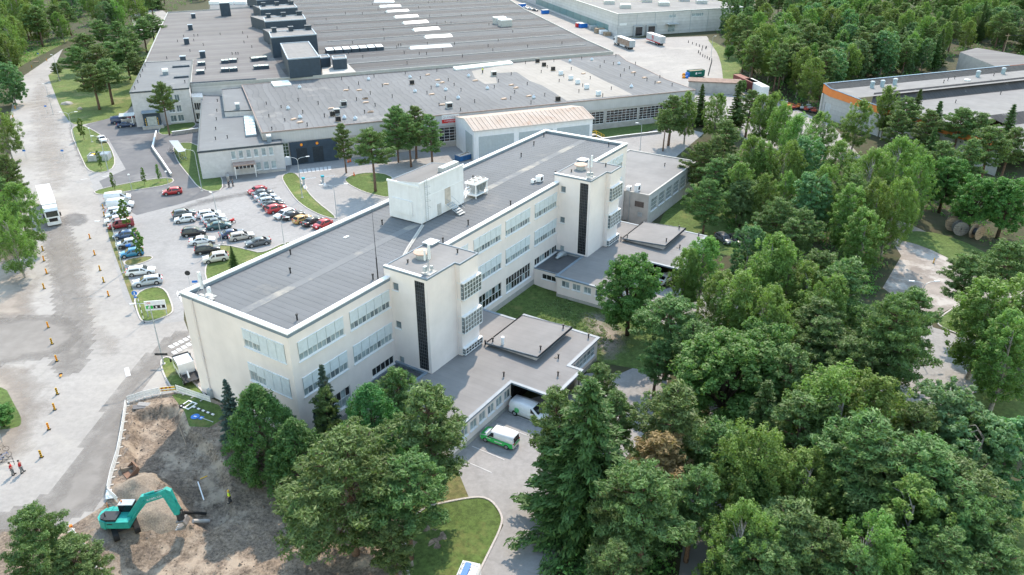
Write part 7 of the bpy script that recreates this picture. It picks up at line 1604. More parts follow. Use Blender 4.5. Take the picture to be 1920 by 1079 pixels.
dup(dp, GG(1750,494), .4, 'lone red marker board standing on the dirt road', 'marker boards along the road')
for i, b in enumerate(((29,205),(25,222),(22,240),(31,262),(60,128),(88,115))): dup(dp, GG(*b), .2, 'small marker board at the far road edge, %s from the top' % ['third','fourth','fifth','sixth','second','first'][i], 'marker boards along the road')
kill(dp)

# barrier fences round the dig
def barrier(a, b, label, n, striped=False, h=1.05, name='barrier_fence'):
    A, B = GG(*a), GG(*b); d = B-A; L = np.linalg.norm(d[:2]); az = math.atan2(d[1], d[0]); z = min(A[2], B[2])
    o = root(name, (A[0],A[1],z), az, label, 'barrier', 'barriers round the dig'); w = L/n; sl = (B[2]-A[2])/L
    for k in range(n):
        x0, x1 = k*w+.03, (k+1)*w-.03; zz = A[2]-z+sl*k*w
        mb = MB(); mb.box((x0,-.02,zz+.15),(x1,.02,zz+.22)).box((x0,-.02,zz+h-.08),(x1,.02,zz+h)).box((x0,-.02,zz+.55),(x1,.02,zz+.68))
        m = max(5, int(w/.14))
        for j in range(m+1): xx = x0+(x1-x0-.07)*j/m; mb.box((xx,-.012,zz+.2),(xx+.075,.012,zz+h-.05))
        p = part('panel', mb, M_white, o); part('foot', MB().box((x0-.1,-.35,zz-.02),(x0+.1,.35,zz+.10)), M_plinth, p)
        if striped:
            for zq, hq in ((h-.30,.28),(.42,.14)):
                part('board', MB().box((x0,-.05,zz+zq),(x1,-.022,zz+zq+hq)), M_yellow, p); s = MB(); q = int(w/.5)
                for j in range(q): s.add([(x0+.1+j*.5,-.055,zz+zq),(x0+.3+j*.5,-.055,zz+zq),(x0+.4+j*.5,-.055,zz+zq+hq),(x0+.2+j*.5,-.055,zz+zq+hq)], [(0,1,2,3),(3,2,1,0)])
                part('red_stripe', s, mat('signal_red', (.62,.06,.025), .5), p)
    return o
barrier((240,756),(271,746),'white barrier fence at the upper left corner of the dig',2); barrier((271,746),(301,739),'white barrier fence left of the striped barrier',2); barrier((302,739),(330,736),'red and yellow striped barrier closing the footpath',1,True)
barrier((331,734),(362,745),'white barrier fence on the lawn edge by the works truck',2); barrier((362,745),(396,756),'white barrier fence reaching the office wall',2)
barrier((238,762),(231,808),'white barrier fence on the left rim of the dig, upper stretch',3); barrier((231,808),(222,856),'white barrier fence on the left rim of the dig, middle stretch',3); barrier((222,856),(210,896),'white barrier fence on the left rim of the dig, lower stretch',3); barrier((210,896),(204,925),'white barrier fence at the lower left end of the dig',2)
P = GG(217,927); o = root('loose_sheet', P+np.array([0,0,.02]), .2, 'white barrier panel lying flat beside the dark gravel pile', 'barrier panel'); part('sheet', MB().cbox((0,0,.12),(1.9,1.6,.05),.2,.12), M_white, o); part('slot', MB().cbox((0,.2,.16),(1.2,.1,.02),.2,.12).cbox((0,-.2,.16),(1.2,.1,.02),.2,.12), M_plinth, o)
o = barrier((204,928),(222,944),'wooden plank barrier at the lower left of the dig',1); 
o = barrier((134,996),(165,1034),'long low plank barrier beside the lower left pine, upper part',3,False,.8); o = barrier((165,1034),(205,1090),'long low plank barrier beside the lower left pine, lower part',4,False,.8)
P = GG(137,999); o = root('warning_lamp', P+np.array([0,0,.8]), 0, 'orange warning lamp on the plank barrier at the lower left', 'warning lamp'); part('lens', MB().tube([(0,0,0),(0,0,.22)], .16, 10), mat('orange_lens', (.85,.2,.02), .4), o); part('stem', MB().tube([(0,0,-.3),(0,0,0)], .04, 6), M_dkmetal, o)
# things lying about the dig
P = GG(357,762); o = root('lying_sign_frame', P+np.array([0,0,.05]), math.radians(-28), 'white sign frame with striped legs lying on the grass by the dig', 'sign frame')
part('frame', MB().box((-1.1,-.75,0),(-.95,.75,.1)).box((-.35,-.6,0),(-.22,.6,.1)).box((.35,-.6,0),(.5,.6,.1)).box((-.95,-.75,0),(.5,-.6,.1)).box((-.95,.6,0),(.5,.75,.1)), M_white, o)
for k in range(9): part('leg', MB().box((.5+.42*k,-.12,0),(.5+.42*k+.40,.12,.1)), M_white if k % 2 == 0 else M_dkmetal, o)
P = GG(370,783); o = root('fallen_road_sign', P+np.array([0,0,.05]), -.3, 'blue round road sign lying on the grass by the dig', 'road sign'); part('plate', MB().disc((-.3,0,.03), .55, (0,0,1), .03, 18), M_blue, o); part('plate', MB().box((.35,-.3,.0),(.85,.3,.03)), M_blue, o); part('pictogram', MB().box((-.5,-.1,.046),(-.1,.1,.05)).box((.45,-.1,.032),(.75,.1,.036)), M_white, o); part('post', MB().tube([(.6,0,.02),(2.6,-.3,.02)], .04, 6), M_metal, o)
def pipe(a, b, r, m, label, lift=.15, name='pipe'):
    A, B = GG(*a), GG(*b); A[2], B[2] = pit_z(A)+lift, pit_z(B)+lift; o = part(name, MB().tube([A*.0, (B-A)], r, 9), m); o.location = tuple(A); return tag(o, label, 'pipe', 'pipes at the dig')
pipe((369,895),(380,928), .07, M_coping, 'thin white pipe standing out of the dug bank', .5); pipe((346,966),(383,950), .16, M_black, 'black duct pipe lying at the bucket of the excavator'); pipe((362,978),(388,964), .22, M_conc, 'thick grey concrete pipe lying right of the bucket'); pipe((333,790),(346,823), .05, M_wood, 'long thin pale pipe along the trench edge', .3); pipe((372,884),(386,881), .05, M_yellow, 'short yellow pipe on the dug bank')
def slab(px, d, rz, m, label, name='asphalt_slab', tilt=.15, cat='slab'):
    P = GG(*px); P[2] = pit_z(P)+.12; o = part(name, MB().cbox((0,0,0), d, rz, tilt), m); o.location = tuple(P); return tag(o, label, cat)
slab((262,765),(1.6,.9,.14),.4,M_newasph,'broken dark asphalt slab at the upper trench rim'); slab((272,760),(1.7,.8,.12),.1,M_park,'broken pale pavement slab at the upper trench rim'); slab((238,880),(1.2,1.0,.5),.6,M_dirt,'curved dirt clod plate behind the dark gravel pile','soil_clod')
P = GG(341,763); o = root('tyre', P, 0, 'small dark tyre standing at the lawn corner of the dig', 'tyre'); part('tread', MB().tube([(.26*math.cos(a*.5236),.26*math.sin(a*.5236),.12) for a in range(13)], .11, 7), M_tyre, o)
P = GG(245,888); o = root('spare_bucket', P, .8, 'brown spare digger bucket behind the dark gravel pile', 'digger bucket'); part('shell', MB().extr_y([(-.7,0),(.5,0),(.85,.5),(.75,1.0),(.6,1.0),(.65,.55),(.4,.15),(-.7,.1)], -.75, .75), mat('rusty_steel', (.22,.13,.09), .8), o)
for s in (-.76,.70): part('side_plate', MB().extr_y([(-.7,.02),(.5,.02),(.8,.5),(.7,1.0)], s, s+.06), mat('rusty_steel', (.22,.13,.09), .8), o)

# ================================================================= PEOPLE
def skin_mesh(name, verts, edges, radii, m, parent, rootv=0):
    me = bpy.data.meshes.new(name); me.from_pydata(verts, edges, []); o = link(name, me, parent, m)
    md = o.modifiers.new('skin', 'SKIN'); md.use_smooth_shade = True
    for i, r in enumerate(radii): me.skin_vertices[0].data[i].radius = (r, r)
    me.skin_vertices[0].data[rootv].use_root = True
    s = o.modifiers.new('sub', 'SUBSURF'); s.levels = 1; s.render_levels = 1; return o
def person(P, rz, label, shirt, trousers, arms, head_m=None, vest=None, stride=.16, name='person'):
    """arms: elbow and wrist offsets for the left and right arm."""
    o = root(name, P, rz, label, 'person', 'people'); hp = .92
    S_ = [(0,.20,1.42),(0,-.20,1.42)]; (le, lw), (re, rw) = arms
    v = [(0,0,hp),(0,0,1.15),(0,0,1.40),(.01,0,1.53),(.03,0,1.66),(.02,0,1.76), S_[0], le, lw, S_[1], re, rw, (.02,.10,.86),(.03+stride*.4,.11,.47),(stride*.6,.11,.08),(stride*.6+.17,.12,.04),(.02,-.10,.86),(.03-stride*.3,-.11,.47),(-stride*.7,-.11,.08),(-stride*.7+.17,-.12,.04)]
    e = [(0,1),(1,2),(2,3),(3,4),(4,5),(2,6),(6,7),(7,8),(2,9),(9,10),(10,11),(0,12),(12,13),(13,14),(14,15),(0,16),(16,17),(17,18),(18,19)]
    r = [.11,.10,.10,.055,.10,.075,.065,.045,.036,.065,.045,.036,.075,.055,.042,.04,.075,.055,.042,.04]
    skin_mesh('body', v, e, r, M_skin, o)
    sv = [v[i] for i in (0,1,2,6,7,9,10)]; sv[0] = (0,0,.95); mid = lambda a, b: tuple((np.array(a)*.4+np.array(b)*.6)); sv[4] = mid(v[6], v[7]) if vest is None else v[7]; sv[6] = mid(v[9], v[10]) if vest is None else v[10]
    skin_mesh('shirt', sv, [(0,1),(1,2),(2,3),(3,4),(2,5),(5,6)], [.20,.19,.205,.11,.085,.11,.085], shirt, o)
    tv_ = [(0,0,.95)]+[v[i] for i in (12,13,14,16,17,18)]; skin_mesh('trousers', tv_, [(0,1),(1,2),(2,3),(0,4),(4,5),(5,6)], [.185,.13,.10,.085,.13,.10,.085], trousers, o)
    for i, j in ((14,15),(18,19)): part('shoe', MB().cbox(((v[i][0]+v[j][0])/2+.02, v[i][1], .05), (.28,.11,.10)), M_black, o)
    part('hair' if head_m is None else 'helmet', MB().tube([(-.01,0,1.70),(-.01,0,1.76),(-.01,0,1.82),(-.01,0,1.86)], [.108,.118,.095,.03], 12), head_m or M_barkd, o, True)
    for s in (1,-1): part('ear', MB().cbox((.03,s*.10,1.68),(.04,.02,.06)), M_skin, o)
    part('nose', MB().cbox((.13,0,1.675),(.03,.025,.04)), M_skin, o)
    return o
RS = mat('red_shirt', (.42,.015,.02), .85, var=.1); GT = mat('grey_trousers', (.17,.175,.185), .9, var=.1); HV = mat('hi_vis_yellow', (.55,.72,.05), .8, var=.06); DKT = mat('dark_trousers', (.04,.045,.06), .9)
crossed = (((.06,.25,1.18),(.24,.02,1.22)),((.06,-.25,1.18),(.24,-.02,1.2)))
person(GG(25,891), math.radians(35), 'person in a red shirt with folded arms, left of the pair by the dig', RS, GT, crossed); person(GG(42,887), math.radians(45), 'person in a red shirt shading the eyes, right of the pair by the dig', RS, GT, (((.10,.26,1.2),(.22,.08,1.3)),((.18,-.30,1.42),(.16,-.08,1.66))), stride=.25, head_m=mat('dark_cap', (.03,.03,.035), .8))
P = GG(432,942); P[2] = pit_z(P)+.03
wk = person(P, math.radians(200), 'worker in yellow high-visibility clothes and helmet in the dig', HV, DKT, (((.05,.27,1.15),(.15,.24,.95)),((.05,-.27,1.15),(.12,-.22,.92))), head_m=M_yellow, vest=True)
person(G(905,137.5,HZ), 1.2, 'roofer in a yellow high-visibility vest on the hall roof', HV, DKT, (((.05,.27,1.15),(.2,.2,1.0)),((.05,-.27,1.15),(.1,-.25,.92))), vest=True)
person(GG(430,352), 2.6, 'person with yellow sleeves standing at the factory office porch', DKT, DKT, (((.05,.27,1.15),(.2,.2,1.0)),((.05,-.27,1.15),(.1,-.25,.92)))); person(GG(437,350), .4, 'person in dark clothes at the factory office porch', DKT, DKT, (((.05,.27,1.15),(.15,.22,.95)),((.05,-.27,1.15),(.1,-.25,.92))))

# ================================================================= BICYCLES AND SHELTER
def bicycle_proto(name, m):
    o = root(name, (0,0,-500), 0, 'x', 'bicycle')
    for x in (-.52,.52): part('wheel', MB().tube([(x+.33*math.cos(a*.4488),0,.34+.33*math.sin(a*.4488)) for a in range(15)], .022, 5), M_tyre, o)
    part('frame', MB().tube([(-.52,0,.34),(-.12,0,.36),(.40,0,.78),(-.22,0,.80),(-.12,0,.36)], .02, 5).tube([(-.52,0,.34),(-.22,0,.80)], .016, 5).tube([(.52,0,.34),(.38,0,.92)], .02, 5), m, o)
    part('saddle', MB().cbox((-.25,0,.92),(.26,.14,.06)), M_black, o); part('handlebar', MB().tube([(.30,-.28,1.0),(.38,0,.98),(.30,.28,1.0)], .016, 5), M_dkmetal, o); part('crank', MB().disc((-.12,.05,.34), .10, (0,1,0), .03, 10), M_dkmetal, o); return o
bp = [bicycle_proto('bicycle', M_black), bicycle_proto('bicycle', M_metal), bicycle_proto('bicycle', M_blue)]
A, B = GG(320,283), GG(347,303); dv = B-A; az = math.atan2(dv[1], dv[0])
for k in range(9): dup(bp[k % 3], A+dv*(k+.5)/9, az+math.pi/2+.12*math.sin(k*5), 'parked bicycle, %s from the far end of the open shelter' % ordw[k], 'bicycles in the shelter')
for i, b in enumerate(((3,848),(2,868),(10,862))): dup(bp[i], GG(*b), .5+.3*i, ['bicycle at the left picture edge under the small roof','bicycle lying against the rack at the left edge','bicycle behind the two red-shirted people'][i], 'bicycles at the left edge')
for o in bp: kill(o)
Q = [G(*p, 2.5) for p in ((316.8,264),(333.5,263.4),(348,283.4),(334,285.5))]
c = sum(Q)/4; o = root('bicycle_shelter', (c[0],c[1],0), 0, 'open bicycle shelter with a pale sheet roof beside the ramp', 'shelter'); loc = [(q[0]-c[0], q[1]-c[1]) for q in Q]
part('roof', MB().prism(loc, 2.42, 2.5), M_metal, o)
for k in (0,1,2,3): part('post', MB().tube([(loc[k][0]*.92,loc[k][1]*.92,-.1),(loc[k][0]*.92,loc[k][1]*.92,2.42)], .05, 6), M_metal, o)
for k in range(7): f = (k+.5)/7; a = np.array(loc[0])*(1-f)+np.array(loc[3])*f; b = np.array(loc[1])*(1-f)+np.array(loc[2])*f; part('roof_rib', MB().tube([(a[0],a[1],2.52),(b[0],b[1],2.52)], .03, 4), M_coping, o)
P = GG(-3,838); o = root('bicycle_roof', P, .4, 'blue-grey corner of a small bicycle roof at the left edge', 'shelter'); part('roof', MB().box((-2.5,-1.0,2.1),(.6,1.0,2.2)), M_flash, o); part('post', MB().tube([(.3,.8,0),(.3,.8,2.1)], .05, 6), M_metal, o); part('post', MB().tube([(.3,-.8,0),(.3,-.8,2.1)], .05, 6), M_metal, o)
P = GG(12,872); o = root('bicycle_rack', P, .1, 'thin metal bicycle rack beside the red-shirted people', 'rack'); part('rail', MB().tube([(-1.2,0,.8),(1.0,0,.8)], .03, 5).tube([(-1.2,0,.4),(1.0,0,.4)], .03, 5), M_dkmetal, o); part('upright', MB().tube([(.9,0,0),(.9,0,1.2),(.6,0,1.2)], .03, 5), M_dkmetal, o)

# ================================================================= YARD THINGS
# retaining wall of the ramp
def low_wall(pts, h, w, label, m, name='retaining_wall'):
    P = [GG(*p) for p in pts]; o = root(name, P[0], 0, label, 'wall'); 
    for k in range(len(P)-1):
        a, b = P[k]-P[0], P[k+1]-P[0]; d = (b-a)/np.linalg.norm(b-a); n = np.array([-d[1], d[0], 0])*w/2
        mb = MB().prism([tuple((a-n)[:2]), tuple((b-n)[:2]), tuple((b+n)[:2]), tuple((a+n)[:2])], -.2, h-(.003*k)); part('wall_section', mb, m, o); n2 = n*1.25
        part('wall_cap', MB().prism([tuple((a-n2)[:2]), tuple((b-n2)[:2]), tuple((b+n2)[:2]), tuple((a+n2)[:2])], h+.002-(.003*k), h+.07-(.003*k)), M_coping, o)
    return o
low_wall([(294,251),(290,268),(287,281),(304,305),(322,332)], .85, .3, 'pale concrete retaining wall winding down the ramp', M_conc); low_wall([(323,254),(340,252),(373,247)], 1.0, .4, 'dark stone wall beside the path to the factory office', M_stone)
low_wall([(1100,268),(1170,258),(1240,250)], .6, .3, 'low dark wall at the grass behind the far end of the office', M_stone)
# bin enclosure
P = GG(188,299); o = root('bin_enclosure', P, math.radians(10), 'grey board bin enclosure with bins on the lawn by the dock yard', 'bin enclosure')
for a, b in (((-2.4,-1.6),(2.4,-1.5)),((-2.4,1.5),(2.4,1.6)),((-2.4,-1.5),(-2.3,1.5)),((2.3,-1.5),(2.4,1.5))): part('board_wall', MB().box((*a,0),(*b,1.5)), M_metal, o)
part('lid_roof', MB().box((.4,-1.4,1.52),(2.3,1.4,1.6)), M_flash, o)
for i, (x, y, m) in enumerate(((-1.6,-.6,M_coping),(-1.5,.6,M_yellow),(-.4,0,M_dkmetal),(1.6,0,M_coping))): part('bin', MB().prism([(x-.4,y-.4),(x+.4,y-.4),(x+.4,y+.4),(x-.4,y+.4)], 0, 1.35), m, o)
# boulders
for px, s, l in (((126,196),(2.2,1.6,1.1),'big pale boulder on the park lawn'),((226,149),(2.2,1.5,.9),'low boulder among the park pines'),((150,206),(.9,.8,1.1),'small dark stone post on the park lawn')):
    me = bpy.data.meshes.new('boulder'); b_ = bmesh.new(); bmesh.ops.create_icosphere(b_, subdivisions=3, radius=1.0); rr = np.random.RandomState(int(px[0]))
    for v in b_.verts: f = .8+.35*float(vnoise(np.array([v.co.x*1.3+9+v.co.z]), np.array([v.co.y*1.3+9]), .7, int(px[0]))[0]); v.co = Vector((v.co.x*s[0]*f, v.co.y*s[1]*f, max(v.co.z*s[2]*f, -.2)))
    b_.to_mesh(me); b_.free(); me.polygons.foreach_set('use_smooth', [True]*len(me.polygons)); o = link('boulder', me, None, M_stone); o.location = tuple(GG(*px)); tag(o, l, 'boulder', 'boulders')
# entry gates: two islands with terminals
for i, (b, l) in enumerate((((571,349),'ticket terminal on the kerb island by the curved lawn'),((607,345),'ticket terminal on the middle island of the loading road'))):
    P = GG(*b); o = root('gate_terminal', P, FYAW, l, 'terminal', 'gate terminals'); part('island', MB().box((-.45,-2.6,0),(.45,2.6,.14)), M_kerb, o); part('cabinet', MB().box((-.25,.6,.14),(.25,1.1,1.4)), M_metal, o); part('screen', MB().box((-.35,.5,1.4),(.35,1.2,1.75)), mat('teal_hood', (.02,.33,.42), .5), o); part('cone', MB().tube([(0,-1.7,.14),(0,-1.7,.9)], [.22,.05], 10), M_coping, o); part('boom', MB().tube([(0,1.9,1.0),(3.0,1.9,1.05)], .05, 6), M_coping, o)
for i, p in enumerate(((653,305),(657,304),(664,330))): P = GG(*p); o = root('traffic_cone', P, 0, 'orange cone by the navy loading bay, %s' % ['left one of a close pair','right one of a close pair','single one under the slim pine'][i], 'traffic cone', 'traffic cones'); part('cone', MB().tube([(0,0,.05),(0,0,1.0)], [.22,.05], 10), mat('cone_orange', (.75,.16,.03), .6), o); part('base', MB().box((-.28,-.28,0),(.28,.28,.05)), M_black, o)
# yellow stairs at the hall
P = GG(1118,262); o = root('yellow_steps', P, FYAW, 'yellow railed steel steps at the factory hall wall', 'steps')
part('platform', MB().box((-3.2,0,1.2),(0,1.6,1.3)), M_conc, o); part('rail', MB().tube([(-3.2,0,1.3),(-3.2,0,2.3),(0,0,2.3),(2.4,0,1.0),(2.4,0,0)], .06, 6).tube([(-3.2,0,1.8),(0,0,1.8),(2.4,0,.5)], .05, 6).tube([(0,0,0),(0,0,2.3)], .06, 6).tube([(0,1.6,2.3),(2.4,1.6,1.0),(2.4,1.6,0)], .06, 6), M_yellow, o)
for k in range(6): part('step', MB().box((.4*k,0,1.1-.2*k),(.4*k+.36,1.6,1.15-.2*k)), M_metal, o)
# far yard: posts, crates, machines
ZP = [(590,110),(630,125),(668,138),(700,150),(732,160),(762,172),(770,165),(725,188),(692,208),(690,214),(708,230),(733,248),(755,258),(778,268),(800,282),(822,292),(822,312),(818,325),(814,340),(810,355),(806,370),(802,385),(799,398),(796,412),(792,425),(788,438)]
for i, p in enumerate(ZP):
    P = GG(1180+p[0]/5.333, 60+p[1]/5.333); o = part('bollard', MB().tube([(0,0,-.1),(0,0,1.0),(0,0,1.08)], [.16,.15,.05], 8), M_dkmetal); o.location = tuple(P); tag(o, 'dark bollard in the curved row closing the truck yard', 'bollard', 'bollards of the truck yard')
for i, (x, y, s, m) in enumerate(((1124,62,2.2,M_wood),(1131,64,1.8,M_coping),(1138,67,1.6,M_wood),(1112,56,1.8,M_metal))):
    P = GG(x, y); o = root('crate_stack', P, .3, ['wooden crate stack at the warehouse wall, left of the pale one','pale crate stack at the warehouse wall','wooden crate stack nearest the warehouse corner','grey cage box at the warehouse wall'][i], 'crate', 'crates at the warehouse'); part('crate', MB().box((-s,-s*.7,.1),(s,s*.7,s)), m, o); part('pallet', MB().box((-s,-s*.7,0),(s,s*.7,.09)), M_wood, o)
for i, (x, y, m) in enumerate(((979,14,M_blue),(1022,26,M_blue),(1093,52,M_blue),(1087,51,M_red))): P = GG(x, y); o = root('site_box', P, .4, ['blue site box far along the warehouse lane','blue tank halfway along the warehouse lane','blue drum rack by the warehouse wall','red drum by the warehouse wall'][i], 'site box'); part('box', MB().box((-2,-1.2,.1),(2,1.2,2.0)), m, o); part('lid', MB().box((-2.05,-1.25,2.003),(2.05,1.25,2.1)), M_metal, o)
for i, (x, y, m) in enumerate(((1282,142,'o'),(1282,147,'o'),(1288,147,'b'))): P = GG(x, y); o = root('sand_bag', P, 0, ['orange marker bag beside the green container, far one','orange marker bag beside the green container, near one','small blue bag beside the green container'][i], 'bag'); part('bag', MB().tube([(0,0,0),(0,0,.5),(0,0,.9)], [.6,.65,.25], 10), mat('orange_bag', (.75,.28,.03), .8) if m == 'o' else M_blue, o, True); part('strap', MB().tube([(-.2,0,.85),(0,0,1.1),(.2,0,.85)], .04, 5), M_white, o)
sh2 = root('flat_shed', GG(1335,172), math.radians(-12), 'low grey shed with a brown flat roof at the truck yard exit', 'shed'); part('wall', MB().box((-8,-3,-.5),(9,3,3.6)), M_conc, sh2); part('roof', MB().box((-8.3,-3.3,3.603),(9.3,3.3,3.85)), mat('brown_flat_roof', (.24,.17,.14), .9, var=.15, scale=.6), sh2)
MC = [('o',1480,203),('r',1488,206),('o',1496,204),('m',1503,206),('r',1510,209),('m',1516,206),('r',1524,212),('b',1470,197)]
for i, (k, x, y) in enumerate(MC):
    P = GG(x, y); o = root('rental_machine', P, .4*i, '%s small machine in the row left of the orange-banded hall, %s from the wood' % ({'o':'orange','r':'red','m':'grey','b':'blue'}[k], ordw[[1,2,3,4,5,6,7,0][i]]), 'machine', 'machines by the orange-banded hall'); cm = {'o':M_orange,'r':mat('faded_red', (.38,.07,.05), .6),'m':M_metal,'b':M_flash}[k]; o.scale = (.8,.8,.8)
    part('chassis', MB().box((-1.4,-.7,.4),(1.4,.7,.8)), M_dkmetal, o); part('body', MB().prism([(-1.3,-.65),(.6,-.65),(.6,.65),(-1.3,.65)], .803, [1.5,1.3,1.3,1.5]), cm, o); part('mast', MB().tube([(.8,0,.8),(1.5,0,1.7),(-1.0,0,2.1)], .12, 6), cm, o)
    for sx in (-.9,.9): part('wheel', MB().disc((sx,-.75,.35), .35, (0,1,0), .2, 12), M_tyre, o); part('wheel', MB().disc((sx,.75,.35), .35, (0,1,0), .2, 12), M_tyre, o)
def drum(px, rz, m, label, r=1.45):
    P = GG(*px); o = root('cable_drum', P, rz, label, 'cable drum', 'cable drums')
    for y in (-.6,.6):
        f = part('flange', MB().disc((0,y,r), r, (0,1,0), .14, 24), m, o)
        for k in range(5): part('plank_joint', MB().box((-r*.9+.0,y+(.075 if y > 0 else -.085),r*(.4+.3*k)-.02),(r*.9,y+(.085 if y > 0 else -.075),r*(.4+.3*k)+.02)), M_barkd, f) if k in (1,2,3) else None
    part('barrel', MB().disc((0,0,r), r*.5, (0,1,0), 1.06, 18), M_dkmetal, o); part('hub', MB().disc((0,-.69,r), .16, (0,1,0), .03, 10), M_dkmetal, o); return o
drum((1784,432),-.5,M_wood,'brown wooden cable drum, leftmost by the dark wood'); drum((1796,429),-.3,M_dkmetal,'dark cable drum behind the grey one'); drum((1797,440),-.2,mat('grey_wood', (.20,.19,.18), .9, var=.15, scale=2),'grey wooden cable drum in the middle'); drum((1828,448),.5,M_wood,'brown wooden cable drum standing apart on the right')
P = GG(1878,112); o = root('power_pole', P, .3, 'wooden power pole with wires at the wood edge beyond the far hall', 'power pole'); part('pole', MB().tube([(0,0,-.3),(0,0,10.5)], [.17,.11], 8), M_wood, o); part('crossarm', MB().box((-1.4,-.08,9.6),(1.4,.08,9.75)), M_wood, o)
for k in (-1.2,0,1.2): part('wire', MB().tube([(k,0,9.9),(k+25,-8,8.9),(k+60,-20,9.6)], .03, 4), M_dkmetal, o)
P = GG(68,118); o = root('park_bench', P, .6, 'small bench at the road bend under the trees', 'bench'); part('seat', MB().box((-1.0,-.25,.42),(1.0,.25,.5)), M_wood, o); part('leg', MB().box((-.85,-.2,0),(-.75,.2,.42)), M_dkmetal, o); part('leg', MB().box((.75,-.2,0),(.85,.2,.42)), M_dkmetal, o)

# ================================================================= THINGS ON THE HALL ROOF
zA = lambda x, y: (600+x/6.4, 100+y/6.4); zB = lambda x, y: (900+x/6.4, 100+y/6.4); zC = lambda x, y: (540+x/7.195, 180+y/7.195)
VT = [zA(*p) for p in ((262,320),(465,378),(650,290),(750,405),(605,497),(440,572),(537,725),(868,535),(663,640),(55,770),(1025,255),(1205,310),(1540,335),(1335,430),(1285,495),(1430,637),(1505,558),(1693,458),(1857,595),(1687,695),(348,440),(1403,222),(1610,395))] + [zB(*p) for p in ((375,265),(567,385),(417,480),(370,555),(777,515),(612,610),(222,350),(172,420),(545,130),(887,102),(735,237),(807,180),(1005,285),(950,348),(1095,203),(1322,313),(1232,402),(1187,472),(1575,440),(1472,525),(1220,75),(1440,175),(1490,117),(1685,283),(1730,218),(1865,138),(1630,42))] + [zC(*p) for p in ((140,75),(410,118),(202,240),(493,290),(262,412),(927,68),(1177,142),(1035,240))]
for p in VT: vent_post(hall, *FL(*p, HZ), HZ, .95)
for p in ((1520,760),(1315,790),(1540,905),(1735,770),(1980,870)): pass
for p in ((1150,120),(1180,128),(1190,140),(1213,150),(1228,156),(1237,145),(1260,160)): vent_post(hall, *FL(p[0], p[1]+2, HZ), HZ, .95)
rr_ = random.Random(8)
def roof_item(px, kind, label):
    P = G(*px, HZ); P[2] = HZ+.012
    if kind == 'bag':
        o = root('material_bag', P, rr_.uniform(0,3), label, 'bag', 'roofing bags on the hall roof'); part('sack', MB().tube([(0,0,0),(0,0,.35),(0,0,.75),(.1,0,.95)], [.48,.56,.4,.12], 8), mat('blue_white_sack', (.55,.63,.72), .6, var=.15, scale=2), o, True); part('loop', MB().tube([(-.2,0,.85),(0,0,1.15),(.25,0,.85)], .04, 5), M_coping, o)
    elif kind == 'board':
        o = root('board_stack', P, FYAW+rr_.uniform(-.4,.4), label, 'boards', 'board stacks on the hall roof'); bmat = mat('beige_board', (.50,.38,.30), .8, var=.12, scale=2)
        for k in range(3): part('board', MB().cbox((.08*k,.05*k,.06+.10*k),(1.5-.1*k,.8,.08),.12*k), bmat, o)
    elif kind == 'crate':
        o = root('roofing_pallet', P, FYAW, label, 'pallet', 'pallets on the hall roof'); part('pallet', MB().box((-.6,-.5,0),(.6,.5,.14)), M_wood, o); part('load', MB().box((-.58,-.48,.143),(.58,.48,1.35)), mat('blue_white_wrap', (.58,.66,.74), .45, var=.08, scale=2), o)
    elif kind == 'dark':
        o = root('roofing_pallet', P, FYAW, label, 'pallet', 'pallets on the hall roof'); part('pallet', MB().box((-.7,-.55,0),(.7,.55,.14)), M_wood, o)
        for i in range(3):
            for j in range(2): part('roll', MB().tube([(-.45+.45*i,-.25+.5*j,.143),(-.45+.45*i,-.25+.5*j,1.25)], .21, 8), M_dkmetal, o)
    else:
        o = root('air_unit', P, FYAW, label, 'air unit'); part('casing', MB().box((-.8,-.6,.1),(.8,.6,1.5)), M_metal, o); part('louvre', MB().box((-.7,-.62,.3),(.7,-.603,1.3)), M_dkmetal, o); part('stand', MB().box((-.85,-.65,0),(.85,.65,.1)), M_conc, o)
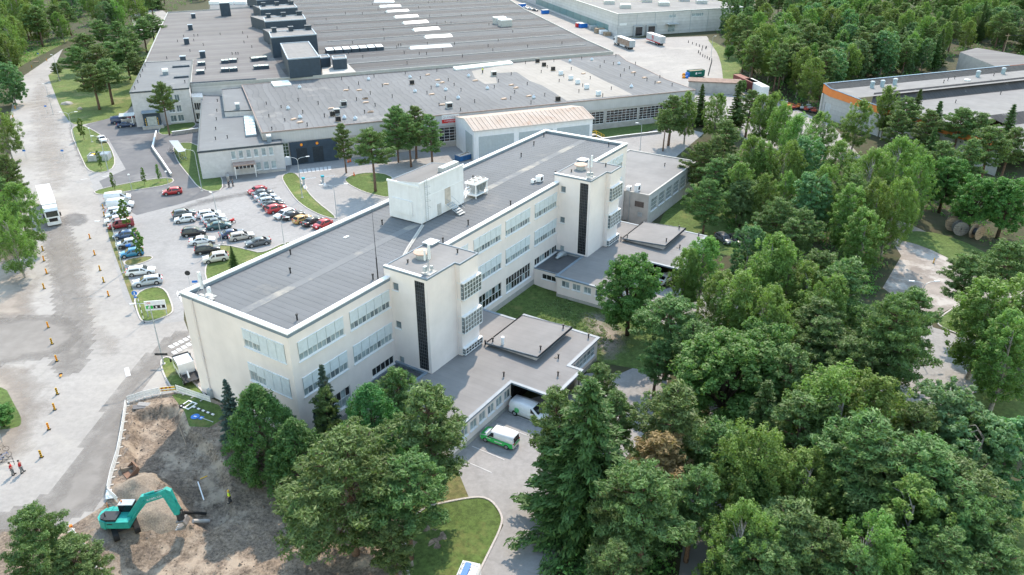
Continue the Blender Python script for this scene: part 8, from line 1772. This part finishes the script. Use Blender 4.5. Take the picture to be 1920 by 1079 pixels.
RI = [('bag',zA(585,325)),('bag',zA(1082,300)),('bag',zA(1412,400)),('bag',zA(1510,450)),('bag',zA(1142,470)),('bag',zA(1660,550)),('bag',zA(425,800)),('bag',zA(295,790)),('bag',zA(1785,285)),('bag',zB(1080,105)),('bag',zB(1342,88)),('bag',zB(1667,138)),('bag',zB(1815,415)),('bag',zB(645,545)),('bag',zB(90,435)),('bag',zC(165,305)),('bag',zC(5,185)),('bag',(562,166)),
 ('board',zA(790,378)),('board',zA(310,450)),('board',zA(468,450)),('board',zA(540,552)),('board',zA(548,598)),('board',zA(605,710)),('board',zA(1290,265)),('board',zA(1412,328)),('board',zA(1465,358)),('board',zA(1340,500)),('board',zA(1465,625)),('board',zA(1860,335)),('board',zB(432,422)),('board',zB(375,388)),('board',zB(285,555)),('board',zB(585,522)),('board',zB(1240,250)),('board',zB(1840,237)),('board',(1208,147)),('board',(1235,156)),('board',zC(75,325)),('board',zC(160,365)),('board',zC(580,178)),('board',zC(1040,45)),('board',zC(1110,225)),
 ('crate',zB(970,262)),('crate',zB(1090,320)),('crate',zB(1172,370)),('crate',zB(1280,430)),('crate',zB(1420,510)),('dark',zB(690,115)),('dark',zB(768,158)),('dark',zB(877,210)),('dark',zB(935,575)),('dark',zC(605,275)),('dark',zC(680,345)),('dark',zA(1105,375)),
 ('unit',zA(1550,660)),('unit',zA(285,640)),('unit',zC(755,140)),('unit',zC(660,250)),('unit',zB(165,275))]
cnt = {}
ORD = [''] + ordw + ['fourteenth','fifteenth','sixteenth','seventeenth','eighteenth','nineteenth','twentieth','twenty-first','twenty-second','twenty-third','twenty-fourth','twenty-fifth','twenty-sixth','twenty-seventh','twenty-eighth']
for k, p in RI:
    cnt[k] = cnt.get(k, 0)+1
for k, p in sorted(RI, key=lambda q: q[1][0]):
    cnt[k+'_'] = cnt.get(k+'_', 0)+1; i = cnt[k+'_']
    nm = {'bag':'pale blue roofing bag','board':'beige board stack','crate':'pale wrapped pallet','dark':'dark pallet of roofing rolls','unit':'grey metal air unit'}[k]
    place = 'left' if p[0] < 700 else 'middle' if p[0] < 900 else 'pale patch' if p[0] < 1110 else 'right'
    roof_item(p, k, '%s on the hall roof, %s such from the left' % (nm, ORD[i]))
for i, (a, b) in enumerate((((855,133),(900,128)),((900,128),(962,121)))):
    A, B = np.array(FL(*a, HZ)), np.array(FL(*b, HZ)); d = (B-A)/np.linalg.norm(B-A); n = np.array([-d[1], d[0]])*2.2; part('skylight', MB().prism([tuple(A),tuple(B),tuple(B+n),tuple(A+n)], HZ+.01, [HZ+.5,HZ+.5,HZ+.9,HZ+.9]), M_sky, hall)
A, B = np.array(FL(514,164, HZ)), np.array(FL(547,161, HZ)); d = (B-A)/np.linalg.norm(B-A); n = np.array([-d[1], d[0]])*5; part('skylight', MB().prism([tuple(A),tuple(B),tuple(B+n),tuple(A+n)], HZ+.01, [HZ+.4,HZ+.4,HZ+.7,HZ+.7]), M_sky, hall)
